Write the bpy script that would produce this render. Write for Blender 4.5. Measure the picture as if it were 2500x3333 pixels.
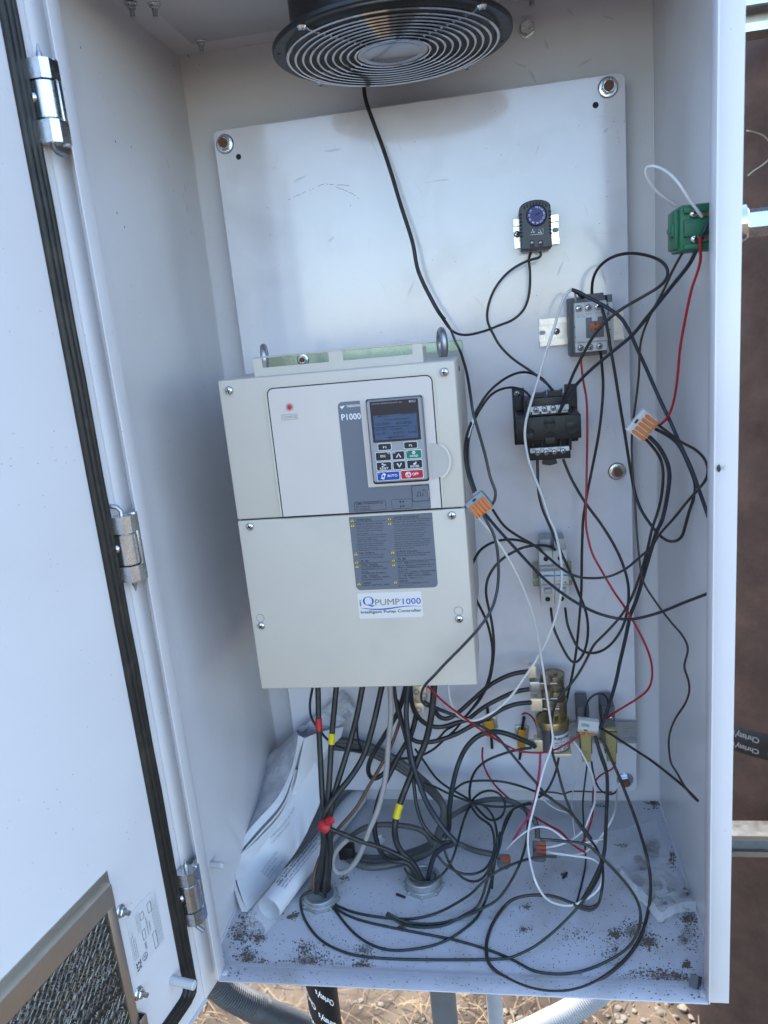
import bpy, bmesh, math, random
from mathutils import Vector as V, Matrix, Euler, noise as mnoise
random.seed(7)
R = math.radians
sc = bpy.context.scene
for o in list(bpy.data.objects): bpy.data.objects.remove(o, do_unlink=True)

# ------------------------------------------------------------------ camera
F_PX, CX, CY = 2473.756, 1250.0, 1666.5
CAM = V((0.398696, -0.762359, 0.752107)); ROT = Euler((1.331512, 0.0934457, 0.1444494), 'XYZ')
cd = bpy.data.cameras.new('camera'); cam = bpy.data.objects.new('camera', cd)
sc.collection.objects.link(cam); sc.camera = cam
cam.location = CAM; cam.rotation_euler = ROT
cd.sensor_fit = 'AUTO'; cd.sensor_width = 36.0; cd.lens = F_PX / 3333.0 * 36.0
cd.clip_start = 0.01; cd.clip_end = 3000
cd.dof.use_dof = True; cd.dof.focus_distance = 0.90; cd.dof.aperture_fstop = 6.5
sc.render.resolution_x, sc.render.resolution_y = 768, 1024

# ------------------------------------------------------------------ world, sun, exposure
SUN_EL, SUN_AZ = R(56), R(-40)          # azimuth measured from +Y towards +X
w = bpy.data.worlds.new('World'); sc.world = w; w.use_nodes = True
nt = w.node_tree; nt.nodes.clear()
sky = nt.nodes.new('ShaderNodeTexSky'); sky.sky_type = 'NISHITA'; sky.sun_disc = False
sky.sun_elevation = SUN_EL; sky.sun_rotation = SUN_AZ; sky.altitude = 100; sky.air_density = 1.0; sky.dust_density = 0.4; sky.ozone_density = 1.4
bg = nt.nodes.new('ShaderNodeBackground'); bg.inputs['Strength'].default_value = 0.15
wo = nt.nodes.new('ShaderNodeOutputWorld')
nt.links.new(sky.outputs[0], bg.inputs[0]); nt.links.new(bg.outputs[0], wo.inputs[0])
sd = bpy.data.lights.new('sun', 'SUN'); sd.energy = 2.6; sd.angle = R(0.53); sd.color = (1.0, 0.95, 0.87)
sun = bpy.data.objects.new('sun', sd); sc.collection.objects.link(sun)
sdir = V((math.sin(SUN_AZ) * math.cos(SUN_EL), math.cos(SUN_AZ) * math.cos(SUN_EL), math.sin(SUN_EL)))
sun.rotation_euler = sdir.to_track_quat('Z', 'Y').to_euler(); sun.location = (-3, 5, 6)
sc.view_settings.view_transform = 'Standard'; sc.view_settings.look = 'None'
sc.view_settings.exposure = 2.45; sc.view_settings.gamma = 1.0
sc.view_settings.use_curve_mapping = False

# ------------------------------------------------------------------ pixel -> world (a surveying aid: every point gets its own real depth)
RM = ROT.to_matrix()
Z = {'0': (0, 0, 1.0), 'G': (0, 0, 2500 / 1659), '1': (0, 0, 800 / 1659), '2': (800, 0, 900 / 1659), '3': (1600, 0, 900 / 1659), '4': (1600, 800, 900 / 1659),
     '5': (1450, 1600, 900 / 1659), '6': (1600, 2400, 900 / 1659), '7': (700, 2150, 1000 / 1659), '8': (0, 2500, 900 / 1659),
     'A': (1680, 2120, 450 / 1659), 'B': (1300, 2200, 450 / 1659), 'C': (1300, 2500, 500 / 1659), 'D': (980, 2220, 450 / 1659),
     'E': (1680, 1750, 270 / 1659), 'F': (740, 2300, 500 / 1580), 'V': (680, 1050, 900 / 1659), 'L': (300, 1600, 500 / 790),
     'K': (1080, 1260, 400 / 1659), 'M': (1100, 1640, 380 / 1659), 'N': (1620, 600, 530 / 1659), 'O': (1650, 1250, 550 / 1659), 'U': (600, 2900, 900 / 1659)}
def uv(k, x, y): a = Z[k]; return a[0] + x * a[2], a[1] + y * a[2]
def ray(u, v): return RM @ V(((u - CX) / F_PX, -(v - CY) / F_PX, -1.0))
def onY(u, v, Y): d = ray(u, v); return CAM + d * ((Y - CAM.y) / d.y)
def onZ(u, v, z): d = ray(u, v); return CAM + d * ((z - CAM.z) / d.z)
def onX(u, v, x): d = ray(u, v); return CAM + d * ((x - CAM.x) / d.x)
def q(k, x, y, Y): return onY(*uv(k, x, y), Y)
def rect(k, tl, tr, br, bl, Y):
    a, b, c, d = (q(k, *p, Y) for p in (tl, tr, br, bl))
    return (a.x + d.x) / 2, (b.x + c.x) / 2, (c.z + d.z) / 2, (a.z + b.z) / 2      # x0 x1 z0 z1

# fitted dimensions of the place (metres; cabinet floor is z = 0)
W, H, D = 0.605, 1.125, 0.3188
L0, L1, LZ, LY = 0.0211, 0.5842, 0.0033, -0.0486
YP = 0.2888                               # face of the mounting panel
DX0, DX1, DY, DZ0, DZ1 = 0.0991, 0.3531, 0.0261, 0.3511, 0.7125
GZ = -0.75                                # ground level

# ------------------------------------------------------------------ materials
MATS = {}
def mat(name, col, rough=0.5, metal=0.0, spec=0.5, var=0.0, vscale=20, bump=0.0, bscale=200, coat=0.0, dirt=None, dscale=8, dlo=0.55, dhi=0.75, specks=0.0, sscale=60, alpha=1.0, trans=0.0, ior=1.45, sss=0.0, emit=None, estr=0):
    m = bpy.data.materials.new(name); m.use_nodes = True; t = m.node_tree; b = t.nodes['Principled BSDF']
    N = t.nodes.new; Lk = t.links.new
    b.inputs['Base Color'].default_value = (*col, 1); b.inputs['Roughness'].default_value = rough; b.inputs['Metallic'].default_value = metal
    b.inputs['Specular IOR Level'].default_value = spec; b.inputs['Coat Weight'].default_value = coat; b.inputs['Coat Roughness'].default_value = 0.08
    b.inputs['Alpha'].default_value = alpha; b.inputs['Transmission Weight'].default_value = trans; b.inputs['IOR'].default_value = ior
    if sss: b.inputs['Subsurface Weight'].default_value = sss; b.inputs['Subsurface Radius'].default_value = (0.004, 0.004, 0.004)
    if emit: b.inputs['Emission Color'].default_value = (*emit, 1); b.inputs['Emission Strength'].default_value = estr
    tc = N('ShaderNodeTexCoord'); co = tc.outputs['Object']
    cur = None
    if var:
        n = N('ShaderNodeTexNoise'); n.inputs['Scale'].default_value = vscale; n.inputs['Detail'].default_value = 5; n.inputs['Roughness'].default_value = 0.65
        Lk(co, n.inputs['Vector'])
        r = N('ShaderNodeMapRange'); r.inputs[1].default_value = 0.3; r.inputs[2].default_value = 0.7; r.inputs[3].default_value = 1 - var; r.inputs[4].default_value = 1 + var * 0.5
        Lk(n.outputs['Fac'], r.inputs[0])
        mx = N('ShaderNodeVectorMath'); mx.operation = 'SCALE'; mx.inputs[0].default_value = col
        Lk(r.outputs[0], mx.inputs['Scale']); cur = mx.outputs[0]
        rr = N('ShaderNodeMapRange'); rr.inputs[1].default_value = 0.3; rr.inputs[2].default_value = 0.7; rr.inputs[3].default_value = rough + min(.08, var * .7); rr.inputs[4].default_value = max(0.02, rough - min(.06, var * .5))
        Lk(n.outputs['Fac'], rr.inputs[0]); Lk(rr.outputs[0], b.inputs['Roughness'])
    def mixin(fac, c):
        nonlocal cur
        mx = N('ShaderNodeMix'); mx.data_type = 'RGBA'
        Lk(fac, mx.inputs[0])
        if cur is None: mx.inputs[6].default_value = (*col, 1)
        else: Lk(cur, mx.inputs[6])
        mx.inputs[7].default_value = (*c, 1); cur = mx.outputs[2]
    if dirt:
        n = N('ShaderNodeTexNoise'); n.inputs['Scale'].default_value = dscale; n.inputs['Detail'].default_value = 3.5; n.inputs['Roughness'].default_value = 0.5
        n.inputs['Distortion'].default_value = 0.4; Lk(co, n.inputs['Vector'])
        r = N('ShaderNodeMapRange'); r.inputs[1].default_value = dlo; r.inputs[2].default_value = dhi; r.inputs[3].default_value = 0; r.inputs[4].default_value = dirt[3]
        Lk(n.outputs['Fac'], r.inputs[0]); mixin(r.outputs[0], dirt[:3])
    if specks:
        vo = N('ShaderNodeTexVoronoi'); vo.inputs['Scale'].default_value = sscale; Lk(co, vo.inputs['Vector'])
        n2 = N('ShaderNodeTexNoise'); n2.inputs['Scale'].default_value = sscale * 0.12; n2.inputs['Detail'].default_value = 3; Lk(co, n2.inputs['Vector'])
        th = N('ShaderNodeMapRange'); th.inputs[1].default_value = 0.38; th.inputs[2].default_value = 0.75; th.inputs[3].default_value = 0.02; th.inputs[4].default_value = specks
        Lk(n2.outputs['Fac'], th.inputs[0])
        lt = N('ShaderNodeMath'); lt.operation = 'LESS_THAN'; Lk(vo.outputs['Distance'], lt.inputs[0]); Lk(th.outputs[0], lt.inputs[1])
        mu = N('ShaderNodeMath'); mu.operation = 'MULTIPLY'; mu.inputs[1].default_value = 0.75; Lk(lt.outputs[0], mu.inputs[0])
        mixin(mu.outputs[0], (0.06, 0.055, 0.05))
    if cur is not None: Lk(cur, b.inputs['Base Color'])
    if bump:
        n = N('ShaderNodeTexNoise'); n.inputs['Scale'].default_value = bscale; n.inputs['Detail'].default_value = 2; Lk(co, n.inputs['Vector'])
        bp = N('ShaderNodeBump'); bp.inputs['Strength'].default_value = bump; bp.inputs['Distance'].default_value = 0.001
        Lk(n.outputs['Fac'], bp.inputs['Height']); Lk(bp.outputs[0], b.inputs['Normal'])
    MATS[name] = m; return m

DG = (0.33, 0.29, 0.25)
mat('paint', (0.615, 0.598, 0.606), 0.22, var=0.03, vscale=9, bump=0.05, bscale=420, dirt=(*DG, 0.30), dscale=5, dlo=0.50, dhi=0.98, specks=0.07, sscale=85)
mat('paint_panel', (0.655, 0.643, 0.672), 0.13, var=0.03, vscale=12, bump=0.13, bscale=380, coat=0.7, dirt=(0.36, 0.33, 0.31, 0.5), dscale=11, dlo=0.50, dhi=0.95, specks=0.06, sscale=60)
mat('paint_door', (0.645, 0.63, 0.635), 0.30, var=0.02, vscale=9, bump=0.06, bscale=420, dirt=(0.45, 0.42, 0.40, 0.25), dscale=6, dlo=0.50, dhi=0.98, specks=0.09, sscale=112)
mat('paint_floor', (0.535, 0.527, 0.55), 0.34, var=0.05, vscale=15, bump=0.08, bscale=380, dirt=(0.30, 0.26, 0.22, 0.55), dscale=13, dlo=0.52, dhi=0.80, specks=0.16, sscale=110)
mat('drive_body', (0.495, 0.448, 0.378), 0.45, var=0.03, vscale=14, bump=0.12, bscale=700, dirt=(0.32, 0.29, 0.25, 0.35), dscale=10, dlo=0.58, dhi=0.85)
mat('drive_panel', (0.53, 0.48, 0.437), 0.42, var=0.03, vscale=14, bump=0.1, bscale=800, dirt=(0.36, 0.32, 0.28, 0.45), dscale=13, dlo=0.58, dhi=0.85)
mat('label_grey', (0.118, 0.13, 0.158), 0.38, var=0.03)
mat('keypad_grey', (0.25, 0.255, 0.27), 0.35, var=0.02)
mat('keypad_rim', (0.17, 0.175, 0.19), 0.30)
mat('grip_grey', (0.40, 0.385, 0.36), 0.42, 0.25, var=0.05)
mat('gap_black', (0.012, 0.012, 0.012), 0.7)
mat('screen_glass', (0.012, 0.016, 0.024), 0.07, coat=1.0)
mat('lcd', (0.042, 0.078, 0.14), 0.12, coat=0.6)
mat('lcd_ink', (0.012, 0.02, 0.045), 0.3)
mat('button_black', (0.010, 0.011, 0.015), 0.35)
mat('button_green', (0.0, 0.145, 0.07), 0.35)
mat('button_blue', (0.006, 0.05, 0.24), 0.35)
mat('button_red', (0.38, 0.008, 0.02), 0.35)
mat('ink_white', (0.78, 0.78, 0.80), 0.5)
mat('ink_worn', (0.20, 0.20, 0.21), 0.6)
mat('ink_black', (0.014, 0.014, 0.017), 0.5)
mat('ink_grey', (0.15, 0.15, 0.16), 0.5)
mat('ink_faint', (0.30, 0.285, 0.27), 0.6)
mat('ink_blue', (0.03, 0.075, 0.36), 0.45)
mat('ink_yellow', (0.56, 0.45, 0.10), 0.5)
mat('ink_green', (0.0, 0.22, 0.10), 0.5)
mat('ink_sky', (0.01, 0.16, 0.42), 0.5)
mat('sticker_beige', (0.585, 0.565, 0.53), 0.4)
mat('sticker', (0.58, 0.585, 0.59), 0.45, var=0.02)
mat('led', (0.35, 0.006, 0.006), 0.25, emit=(1.0, 0.02, 0.015), estr=0.05)
mat('zinc', (0.62, 0.64, 0.66), 0.24, 1.0, var=0.12, vscale=90, bump=0.1, bscale=260, dirt=(0.34, 0.32, 0.27, 0.6), dscale=60)
mat('zinc_yellow', (0.29, 0.35, 0.29), 0.26, 1.0, var=0.15, vscale=35)
mat('zinc_dull', (0.46, 0.47, 0.47), 0.42, 1.0, var=0.2, vscale=60, bump=0.15, bscale=300)
mat('cap_metal', (0.42, 0.43, 0.45), 0.22, 1.0, var=0.04)
mat('chrome', (0.72, 0.72, 0.72), 0.12, 1.0)
mat('aluminium', (0.50, 0.48, 0.47), 0.30, 1.0, var=0.08, vscale=80, bump=0.12, bscale=500)
mat('aluminium_tan', (0.52, 0.47, 0.40), 0.40, 1.0, var=0.1, vscale=60)
mat('tin_tan', (0.80, 0.66, 0.46), 0.42, 0.55, var=0.1, vscale=120, bump=0.2, bscale=700)
mat('brass', (0.46, 0.37, 0.19), 0.32, 1.0, var=0.15, vscale=60)
mat('bronze_dark', (0.33, 0.26, 0.165), 0.30, 0.8, var=0.2, vscale=60)
mat('bolt_rust', (0.16, 0.075, 0.045), 0.8, var=0.3, vscale=300, bump=0.5, bscale=900)
mat('fan_black', (0.011, 0.0105, 0.011), 0.38, var=0.1, vscale=60, bump=0.15, bscale=900)
mat('fan_inside', (0.004, 0.004, 0.0045), 0.55)
mat('rubber', (0.015, 0.0135, 0.011), 0.48, var=0.3, vscale=60, bump=0.3, bscale=160, dirt=(0.07, 0.058, 0.042, 0.5), dscale=25)
mat('wire_black', (0.020, 0.0205, 0.020), 0.42, var=0.25, vscale=90, dirt=(0.10, 0.09, 0.08, 0.3), dscale=60)
mat('wire_blueblack', (0.021, 0.024, 0.034), 0.40, var=0.25, vscale=90, dirt=(0.09, 0.09, 0.10, 0.3), dscale=70)
mat('wire_greenblack', (0.018, 0.025, 0.021), 0.44, var=0.25, vscale=90, dirt=(0.10, 0.10, 0.08, 0.3), dscale=60)
mat('wire_brownblack', (0.036, 0.029, 0.024), 0.44, var=0.25, vscale=90)
mat('wire_red', (0.32, 0.010, 0.016), 0.36, var=0.12, vscale=90)
mat('wire_pink', (0.44, 0.04, 0.12), 0.4, var=0.12, vscale=90)
mat('wire_white', (0.60, 0.59, 0.57), 0.38, var=0.06, vscale=90)
mat('wire_brown', (0.11, 0.05, 0.028), 0.4, var=0.15, vscale=90)
mat('cable_grey', (0.28, 0.27, 0.255), 0.45, var=0.08, vscale=70)
mat('cable_dkgrey', (0.085, 0.087, 0.086), 0.45, var=0.12, vscale=70)
mat('tape_red', (0.42, 0.012, 0.016), 0.42, bump=0.25, bscale=300)
mat('tape_yellow', (0.58, 0.46, 0.005), 0.42, bump=0.25, bscale=300)
mat('tape_black', (0.008, 0.008, 0.009), 0.45)
mat('plastic_black', (0.010, 0.0095, 0.0095), 0.45, var=0.15, vscale=120, bump=0.2, bscale=900)
mat('plastic_dkgrey', (0.062, 0.065, 0.069), 0.45, var=0.06, bump=0.1, bscale=900)
mat('plastic_grey', (0.31, 0.325, 0.335), 0.42, var=0.04)
mat('plastic_ltgrey', (0.47, 0.465, 0.45), 0.42, var=0.04)
mat('connector_grey', (0.23, 0.24, 0.245), 0.4, var=0.04)
mat('contactor_dark', (0.105, 0.108, 0.112), 0.5, var=0.06)
mat('plastic_orange', (0.58, 0.155, 0.022), 0.4, var=0.05)
mat('plastic_rust', (0.34, 0.07, 0.025), 0.45)
mat('plastic_green', (0.008, 0.115, 0.050), 0.42, var=0.08, bump=0.1, bscale=600)
mat('dial_blue', (0.006, 0.008, 0.15), 0.35, var=0.05)
mat('breaker', (0.48, 0.47, 0.45), 0.42, var=0.04)
mat('breaker_grey', (0.34, 0.34, 0.345), 0.45)
mat('fuse_amber', (0.34, 0.285, 0.115), 0.32, var=0.12, vscale=80, spec=0.6)
mat('resistor', (0.50, 0.24, 0.02), 0.38, 0.2, var=0.1, vscale=80)
mat('paper', (0.62, 0.62, 0.63), 0.65, var=0.03, vscale=25)
mat('paper_edge', (0.66, 0.66, 0.68), 0.7, var=0.10, vscale=260)
mat('print_haze', (0.30, 0.30, 0.32), 0.6)
mat('wrapped', (0.50, 0.50, 0.53), 0.22, var=0.35, vscale=40, bump=1.0, bscale=38, coat=0.3)
mat('film', (0.80, 0.81, 0.83), 0.10, bump=0.8, bscale=50, coat=0.5, alpha=0.2)
mat('film_white', (0.62, 0.62, 0.62), 0.25, bump=0.6, bscale=60, alpha=0.6)
mat('pvc_white', (0.50, 0.50, 0.50), 0.4, var=0.04)
mat('pvc_grey', (0.10, 0.105, 0.11), 0.5, var=0.12, vscale=30)
mat('conduit_flex', (0.05, 0.052, 0.054), 0.48, var=0.15, vscale=40)
mat('conduit_light', (0.30, 0.305, 0.31), 0.48, var=0.12, vscale=40)
mat('dust', (0.20, 0.155, 0.115), 0.9, var=0.3, vscale=160, alpha=0.20)
mat('dirt', (0.15, 0.115, 0.08), 0.95, var=0.45, vscale=300)
mat('rust', (0.060, 0.030, 0.020), 0.75, var=0.4, vscale=16, bump=0.7, bscale=120, dirt=(0.042, 0.024, 0.018, 0.7), dscale=24, dlo=0.5, dhi=0.75)
mat('galv', (0.50, 0.50, 0.48), 0.36, 1.0, var=0.15, vscale=40)
mat('ground', (0.058, 0.038, 0.023), 0.95, var=0.45, vscale=18, bump=1.0, bscale=60, dirt=(0.12, 0.085, 0.055, 0.8), dscale=5, dlo=0.45, dhi=0.6)
mat('stone', (0.17, 0.14, 0.105), 0.9, var=0.35, vscale=9, bump=0.6, bscale=120)
mat('straw', (0.22, 0.145, 0.07), 0.8, var=0.4, vscale=7)
mat('bushing', (0.36, 0.375, 0.38), 0.38, 0.6, var=0.2, vscale=90, dirt=(0.30, 0.31, 0.30, 0.6), dscale=60)
mat('bug', (0.035, 0.03, 0.025), 0.5)
mat('mesh_metal', (0.34, 0.305, 0.26), 0.52, 1.0, var=0.5, vscale=260)
mat('scuff_grey', (0.42, 0.40, 0.40), 0.5, alpha=0.15)
mat('mesh_back', (0.035, 0.032, 0.029), 0.9)

# ------------------------------------------------------------------ mesh builder
class MB:
    def __init__(s, T=None): s.v, s.f, s.T = [], [], T
    def add(s, vs, fs):
        b = len(s.v); T = s.T
        for p in vs:
            p = V(p); s.v.append(T(p) if T else p)
        for f in fs: s.f.append(tuple(i + b for i in f))
        return s
    def box(s, x0, x1, y0, y1, z0, z1, bev=0.0, seg=2):
        if x0 > x1: x0, x1 = x1, x0
        if y0 > y1: y0, y1 = y1, y0
        if z0 > z1: z0, z1 = z1, z0
        bm = bmesh.new(); bmesh.ops.create_cube(bm, size=1)
        for v_ in bm.verts: v_.co = ((x0 + x1) / 2 + v_.co.x * (x1 - x0), (y0 + y1) / 2 + v_.co.y * (y1 - y0), (z0 + z1) / 2 + v_.co.z * (z1 - z0))
        if bev:
            bev = min(bev, 0.45 * min(x1 - x0, y1 - y0, z1 - z0))
            bmesh.ops.bevel(bm, geom=list(bm.edges), offset=bev, segments=seg, profile=0.5, affect='EDGES')
        bm.verts.index_update(); s.add([v_.co.copy() for v_ in bm.verts], [[v_.index for v_ in f.verts] for f in bm.faces]); bm.free(); return s
    def prism(s, poly, y0, y1, bev=0.0, inset=0.0):
        """poly: (x,z) counter-clockwise seen from the front (-y); y0 front, y1 back; bev softens the front edge"""
        n = len(poly)
        if bev:
            c = V((sum(p[0] for p in poly) / n, sum(p[1] for p in poly) / n))
            inn = []
            for i, p in enumerate(poly):
                a = V(poly[i - 1]); b = V(p); d = V(poly[(i + 1) % n])
                t1 = (b - a); t2 = (d - b)
                n1 = V((-t1.y, t1.x)).normalized() if t1.length else V((0, 0)); n2 = V((-t2.y, t2.x)).normalized() if t2.length else V((0, 0))
                m = n1 + n2; m = m.normalized() if m.length > 1e-6 else n1
                inn.append(b + m * bev)
            vs = [(p[0], y0, p[1]) for p in inn] + [(p[0], y0 + bev, p[1]) for p in poly] + [(p[0], y1, p[1]) for p in poly]
            fs = [list(range(n)), list(range(3 * n - 1, 2 * n - 1, -1))]
            for k in (0, n):
                for i in range(n):
                    j = (i + 1) % n; fs.append([k + j, k + i, k + n + i, k + n + j])
        else:
            vs = [(p[0], y0, p[1]) for p in poly] + [(p[0], y1, p[1]) for p in poly]
            fs = [list(range(n)), list(range(2 * n - 1, n - 1, -1))]
            for i in range(n):
                j = (i + 1) % n; fs.append([j, i, n + i, n + j])
        return s.add(vs, fs)
    def cyl(s, p0, p1, r0, r1=None, n=20, caps=True):
        p0, p1 = V(p0), V(p1); r1 = r0 if r1 is None else r1
        d = (p1 - p0).normalized(); a = d.orthogonal().normalized(); b = d.cross(a)
        vs = []
        for p, r in ((p0, r0), (p1, r1)):
            for i in range(n):
                t = 2 * math.pi * i / n; vs.append(p + a * (r * math.cos(t)) + b * (r * math.sin(t)))
        fs = [[i, (i + 1) % n, n + (i + 1) % n, n + i] for i in range(n)]
        if caps: fs += [list(range(n - 1, -1, -1)), list(range(n, 2 * n))]
        return s.add(vs, fs)
    def lathe(s, o, axis, prof, n=28, ref=None):
        o = V(o); d = V(axis).normalized(); a = (V(ref) if ref else d.orthogonal()).normalized(); b = d.cross(a)
        vs = []
        for r, h in prof:
            for i in range(n):
                t = 2 * math.pi * i / n; vs.append(o + d * h + a * (r * math.cos(t)) + b * (r * math.sin(t)))
        fs = []
        for k in range(len(prof) - 1):
            for i in range(n):
                j = (i + 1) % n; fs.append([k * n + i, k * n + j, (k + 1) * n + j, (k + 1) * n + i])
        if prof[0][0] > 1e-6: fs.append(list(range(n - 1, -1, -1)))
        if prof[-1][0] > 1e-6: fs.append([(len(prof) - 1) * n + i for i in range(n)])
        return s.add(vs, fs)
    def tube(s, pts, r, n=8, caps=True, flat=1.0, closed=False, rfun=None):
        pts = [V(p) for p in pts]; m = len(pts); vs = []; fs = []
        t0 = (pts[1] - pts[0]).normalized(); a = t0.orthogonal().normalized()
        for i, p in enumerate(pts):
            if closed: t = (pts[(i + 1) % m] - pts[i - 1])
            else: t = pts[min(i + 1, m - 1)] - pts[max(i - 1, 0)]
            if t.length < 1e-9: t = t0
            t = t.normalized(); a = a - t * a.dot(t)
            if a.length < 1e-6: a = t.orthogonal()
            a = a.normalized(); b = t.cross(a); rr = rfun(i / (m - 1)) * r if rfun else r
            for k in range(n):
                h = 2 * math.pi * k / n; vs.append(p + a * (rr * math.cos(h)) + b * (rr * flat * math.sin(h)))
        for i in range(m - (0 if closed else 1)):
            j = (i + 1) % m
            for k in range(n):
                l = (k + 1) % n; fs.append([i * n + k, i * n + l, j * n + l, j * n + k])
        if caps and not closed: fs += [list(range(n - 1, -1, -1)), [(m - 1) * n + k for k in range(n)]]
        return s.add(vs, fs)
    def torus(s, c, axis, R_, r, n=40, m=8):
        c = V(c); d = V(axis).normalized(); a = d.orthogonal().normalized(); b = d.cross(a)
        return s.tube([c + a * (R_ * math.cos(2 * math.pi * i / n)) + b * (R_ * math.sin(2 * math.pi * i / n)) for i in range(n)], r, m, closed=True)
    def grid(s, rows, thick=None):
        nr, nc = len(rows), len(rows[0]); vs = [p for r in rows for p in r]
        fs = [[i * nc + j, i * nc + j + 1, (i + 1) * nc + j + 1, (i + 1) * nc + j] for i in range(nr - 1) for j in range(nc - 1)]
        return s.add(vs, fs)
    def dome(s, c, axis, r, h, n=18, k=4):
        return s.lathe(c, axis, [(r * math.cos(i / k * math.pi / 2), h * math.sin(i / k * math.pi / 2)) for i in range(k)] + [(1e-7, h)], n)

COL = sc.collection; ORG = {}
def link(name, me, m, parent=None, loc=(0, 0, 0)):
    o = bpy.data.objects.new(name, me); COL.objects.link(o)
    if me is not None and m: me.materials.append(MATS[m])
    o.location = loc
    if parent: o.parent = parent
    return o
def mesh_of(mb, name, org, smooth=38):
    me = bpy.data.meshes.new(name); me.from_pydata([tuple(p - org) for p in mb.v], [], mb.f); me.validate(); me.update()
    bm = bmesh.new(); bm.from_mesh(me); bmesh.ops.recalc_face_normals(bm, faces=list(bm.faces)); bm.to_mesh(me); bm.free()
    if smooth:
        me.polygons.foreach_set('use_smooth', [True] * len(me.polygons)); me.set_sharp_from_angle(angle=R(smooth))
    return me
def thing(name, label, cat, loc, group=None):
    o = bpy.data.objects.new(name, None); COL.objects.link(o); o.empty_display_size = 0.02; o.location = loc
    o['label'] = label; o['category'] = cat
    if group: o['group'] = group
    ORG[o.name] = V(loc); return o
def org_of(p): return ORG[p.name]
def part(mb, name, m, parent, smooth=38, label=None, kind=None):
    og = org_of(parent); o = link(name, mesh_of(mb, name, og, smooth), m, parent); ORG[o.name] = og
    if label: o['label'] = label
    if kind: o['kind'] = kind
    return o
def solo(mb, name, m, label, cat, group=None, smooth=38, kind=None):
    lo = V((min(p.x for p in mb.v), min(p.y for p in mb.v), min(p.z for p in mb.v))); hi = V((max(p.x for p in mb.v), max(p.y for p in mb.v), max(p.z for p in mb.v)))
    og = V(((lo.x + hi.x) / 2, (lo.y + hi.y) / 2, lo.z)); o = link(name, mesh_of(mb, name, og, smooth), m, None, og); ORG[o.name] = og
    if label: o['label'] = label
    if cat: o['category'] = cat
    if group: o['group'] = group
    if kind: o['kind'] = kind
    return o

def rrect(x0, x1, z0, z1, r, k=4, corners=(1, 1, 1, 1)):
    """rounded rectangle, ccw seen from the front: bl, br, tr, tl"""
    pts = []
    for i, (cx, cz, a0) in enumerate(((x0 + r, z0 + r, 180), (x1 - r, z0 + r, 270), (x1 - r, z1 - r, 0), (x0 + r, z1 - r, 90))):
        if corners[i]:
            for j in range(k + 1): t = R(a0 + 90 * j / k); pts.append((cx + r * math.cos(t), cz + r * math.sin(t)))
        else: pts.append(((x0, z0), (x1, z0), (x1, z1), (x0, z1))[i])
    return pts
def circ(cx, cz, r, n=20): return [(cx + r * math.cos(2 * math.pi * i / n), cz + r * math.sin(2 * math.pi * i / n)) for i in range(n)]
def frame(mb, outer, inner, y0, y1):
    n = len(outer); assert n == len(inner)
    vs = [(p[0], y0, p[1]) for p in outer] + [(p[0], y0, p[1]) for p in inner] + [(p[0], y1, p[1]) for p in outer] + [(p[0], y1, p[1]) for p in inner]
    fs = []
    for i in range(n):
        j = (i + 1) % n
        fs += [[i, j, n + j, n + i], [2 * n + j, 2 * n + i, 3 * n + i, 3 * n + j], [j, i, 2 * n + i, 2 * n + j], [n + i, n + j, 3 * n + j, 3 * n + i]]
    mb.add(vs, fs)

_TC = {}
def text_mesh(s, bold=0.0):
    k = (s, bold)
    if k in _TC: return _TC[k]
    c = bpy.data.curves.new('t', 'FONT'); c.body = s; c.resolution_u = 2; c.offset = bold; c.fill_mode = 'FRONT'
    o = bpy.data.objects.new('t', c); COL.objects.link(o); dg = bpy.context.evaluated_depsgraph_get(); dg.update()
    me = bpy.data.meshes.new_from_object(o.evaluated_get(dg)); vs = [v_.co.copy() for v_ in me.vertices]; fs = [list(p.vertices) for p in me.polygons]
    bpy.data.objects.remove(o); bpy.data.curves.remove(c); bpy.data.meshes.remove(me)
    _TC[k] = (vs, fs); return vs, fs
def text(mb, s, x0, x1, z0, z1, y, bold=0.0, flip=False, fn=None):
    """stretch a line of lettering into the rectangle x0..x1, z0..z1 lying at depth y"""
    vs, fs = text_mesh(s, bold)
    if not vs: return
    ax, bx = min(p.x for p in vs), max(p.x for p in vs); az, bz = min(p.y for p in vs), max(p.y for p in vs)
    out = []
    for p in vs:
        a = (p.x - ax) / max(bx - ax, 1e-6); b = (p.y - az) / max(bz - az, 1e-6)
        if flip: a, b = 1 - a, 1 - b
        out.append(fn(a, b) if fn else (x0 + a * (x1 - x0), y, z0 + b * (z1 - z0)))
    mb.add(out, fs)
def textq(mb, s, k, bl, br, tl, Y, bold=0.0, flip=False):
    """the same, located by three survey points: lower left, lower right, upper left"""
    a, b, c = q(k, *bl, Y), q(k, *br, Y), q(k, *tl, Y)
    text(mb, s, (a.x + c.x) / 2, b.x + (c.x - a.x) / 2, (a.z + b.z) / 2, c.z + (b.z - a.z) / 2, Y, bold, flip)

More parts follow.
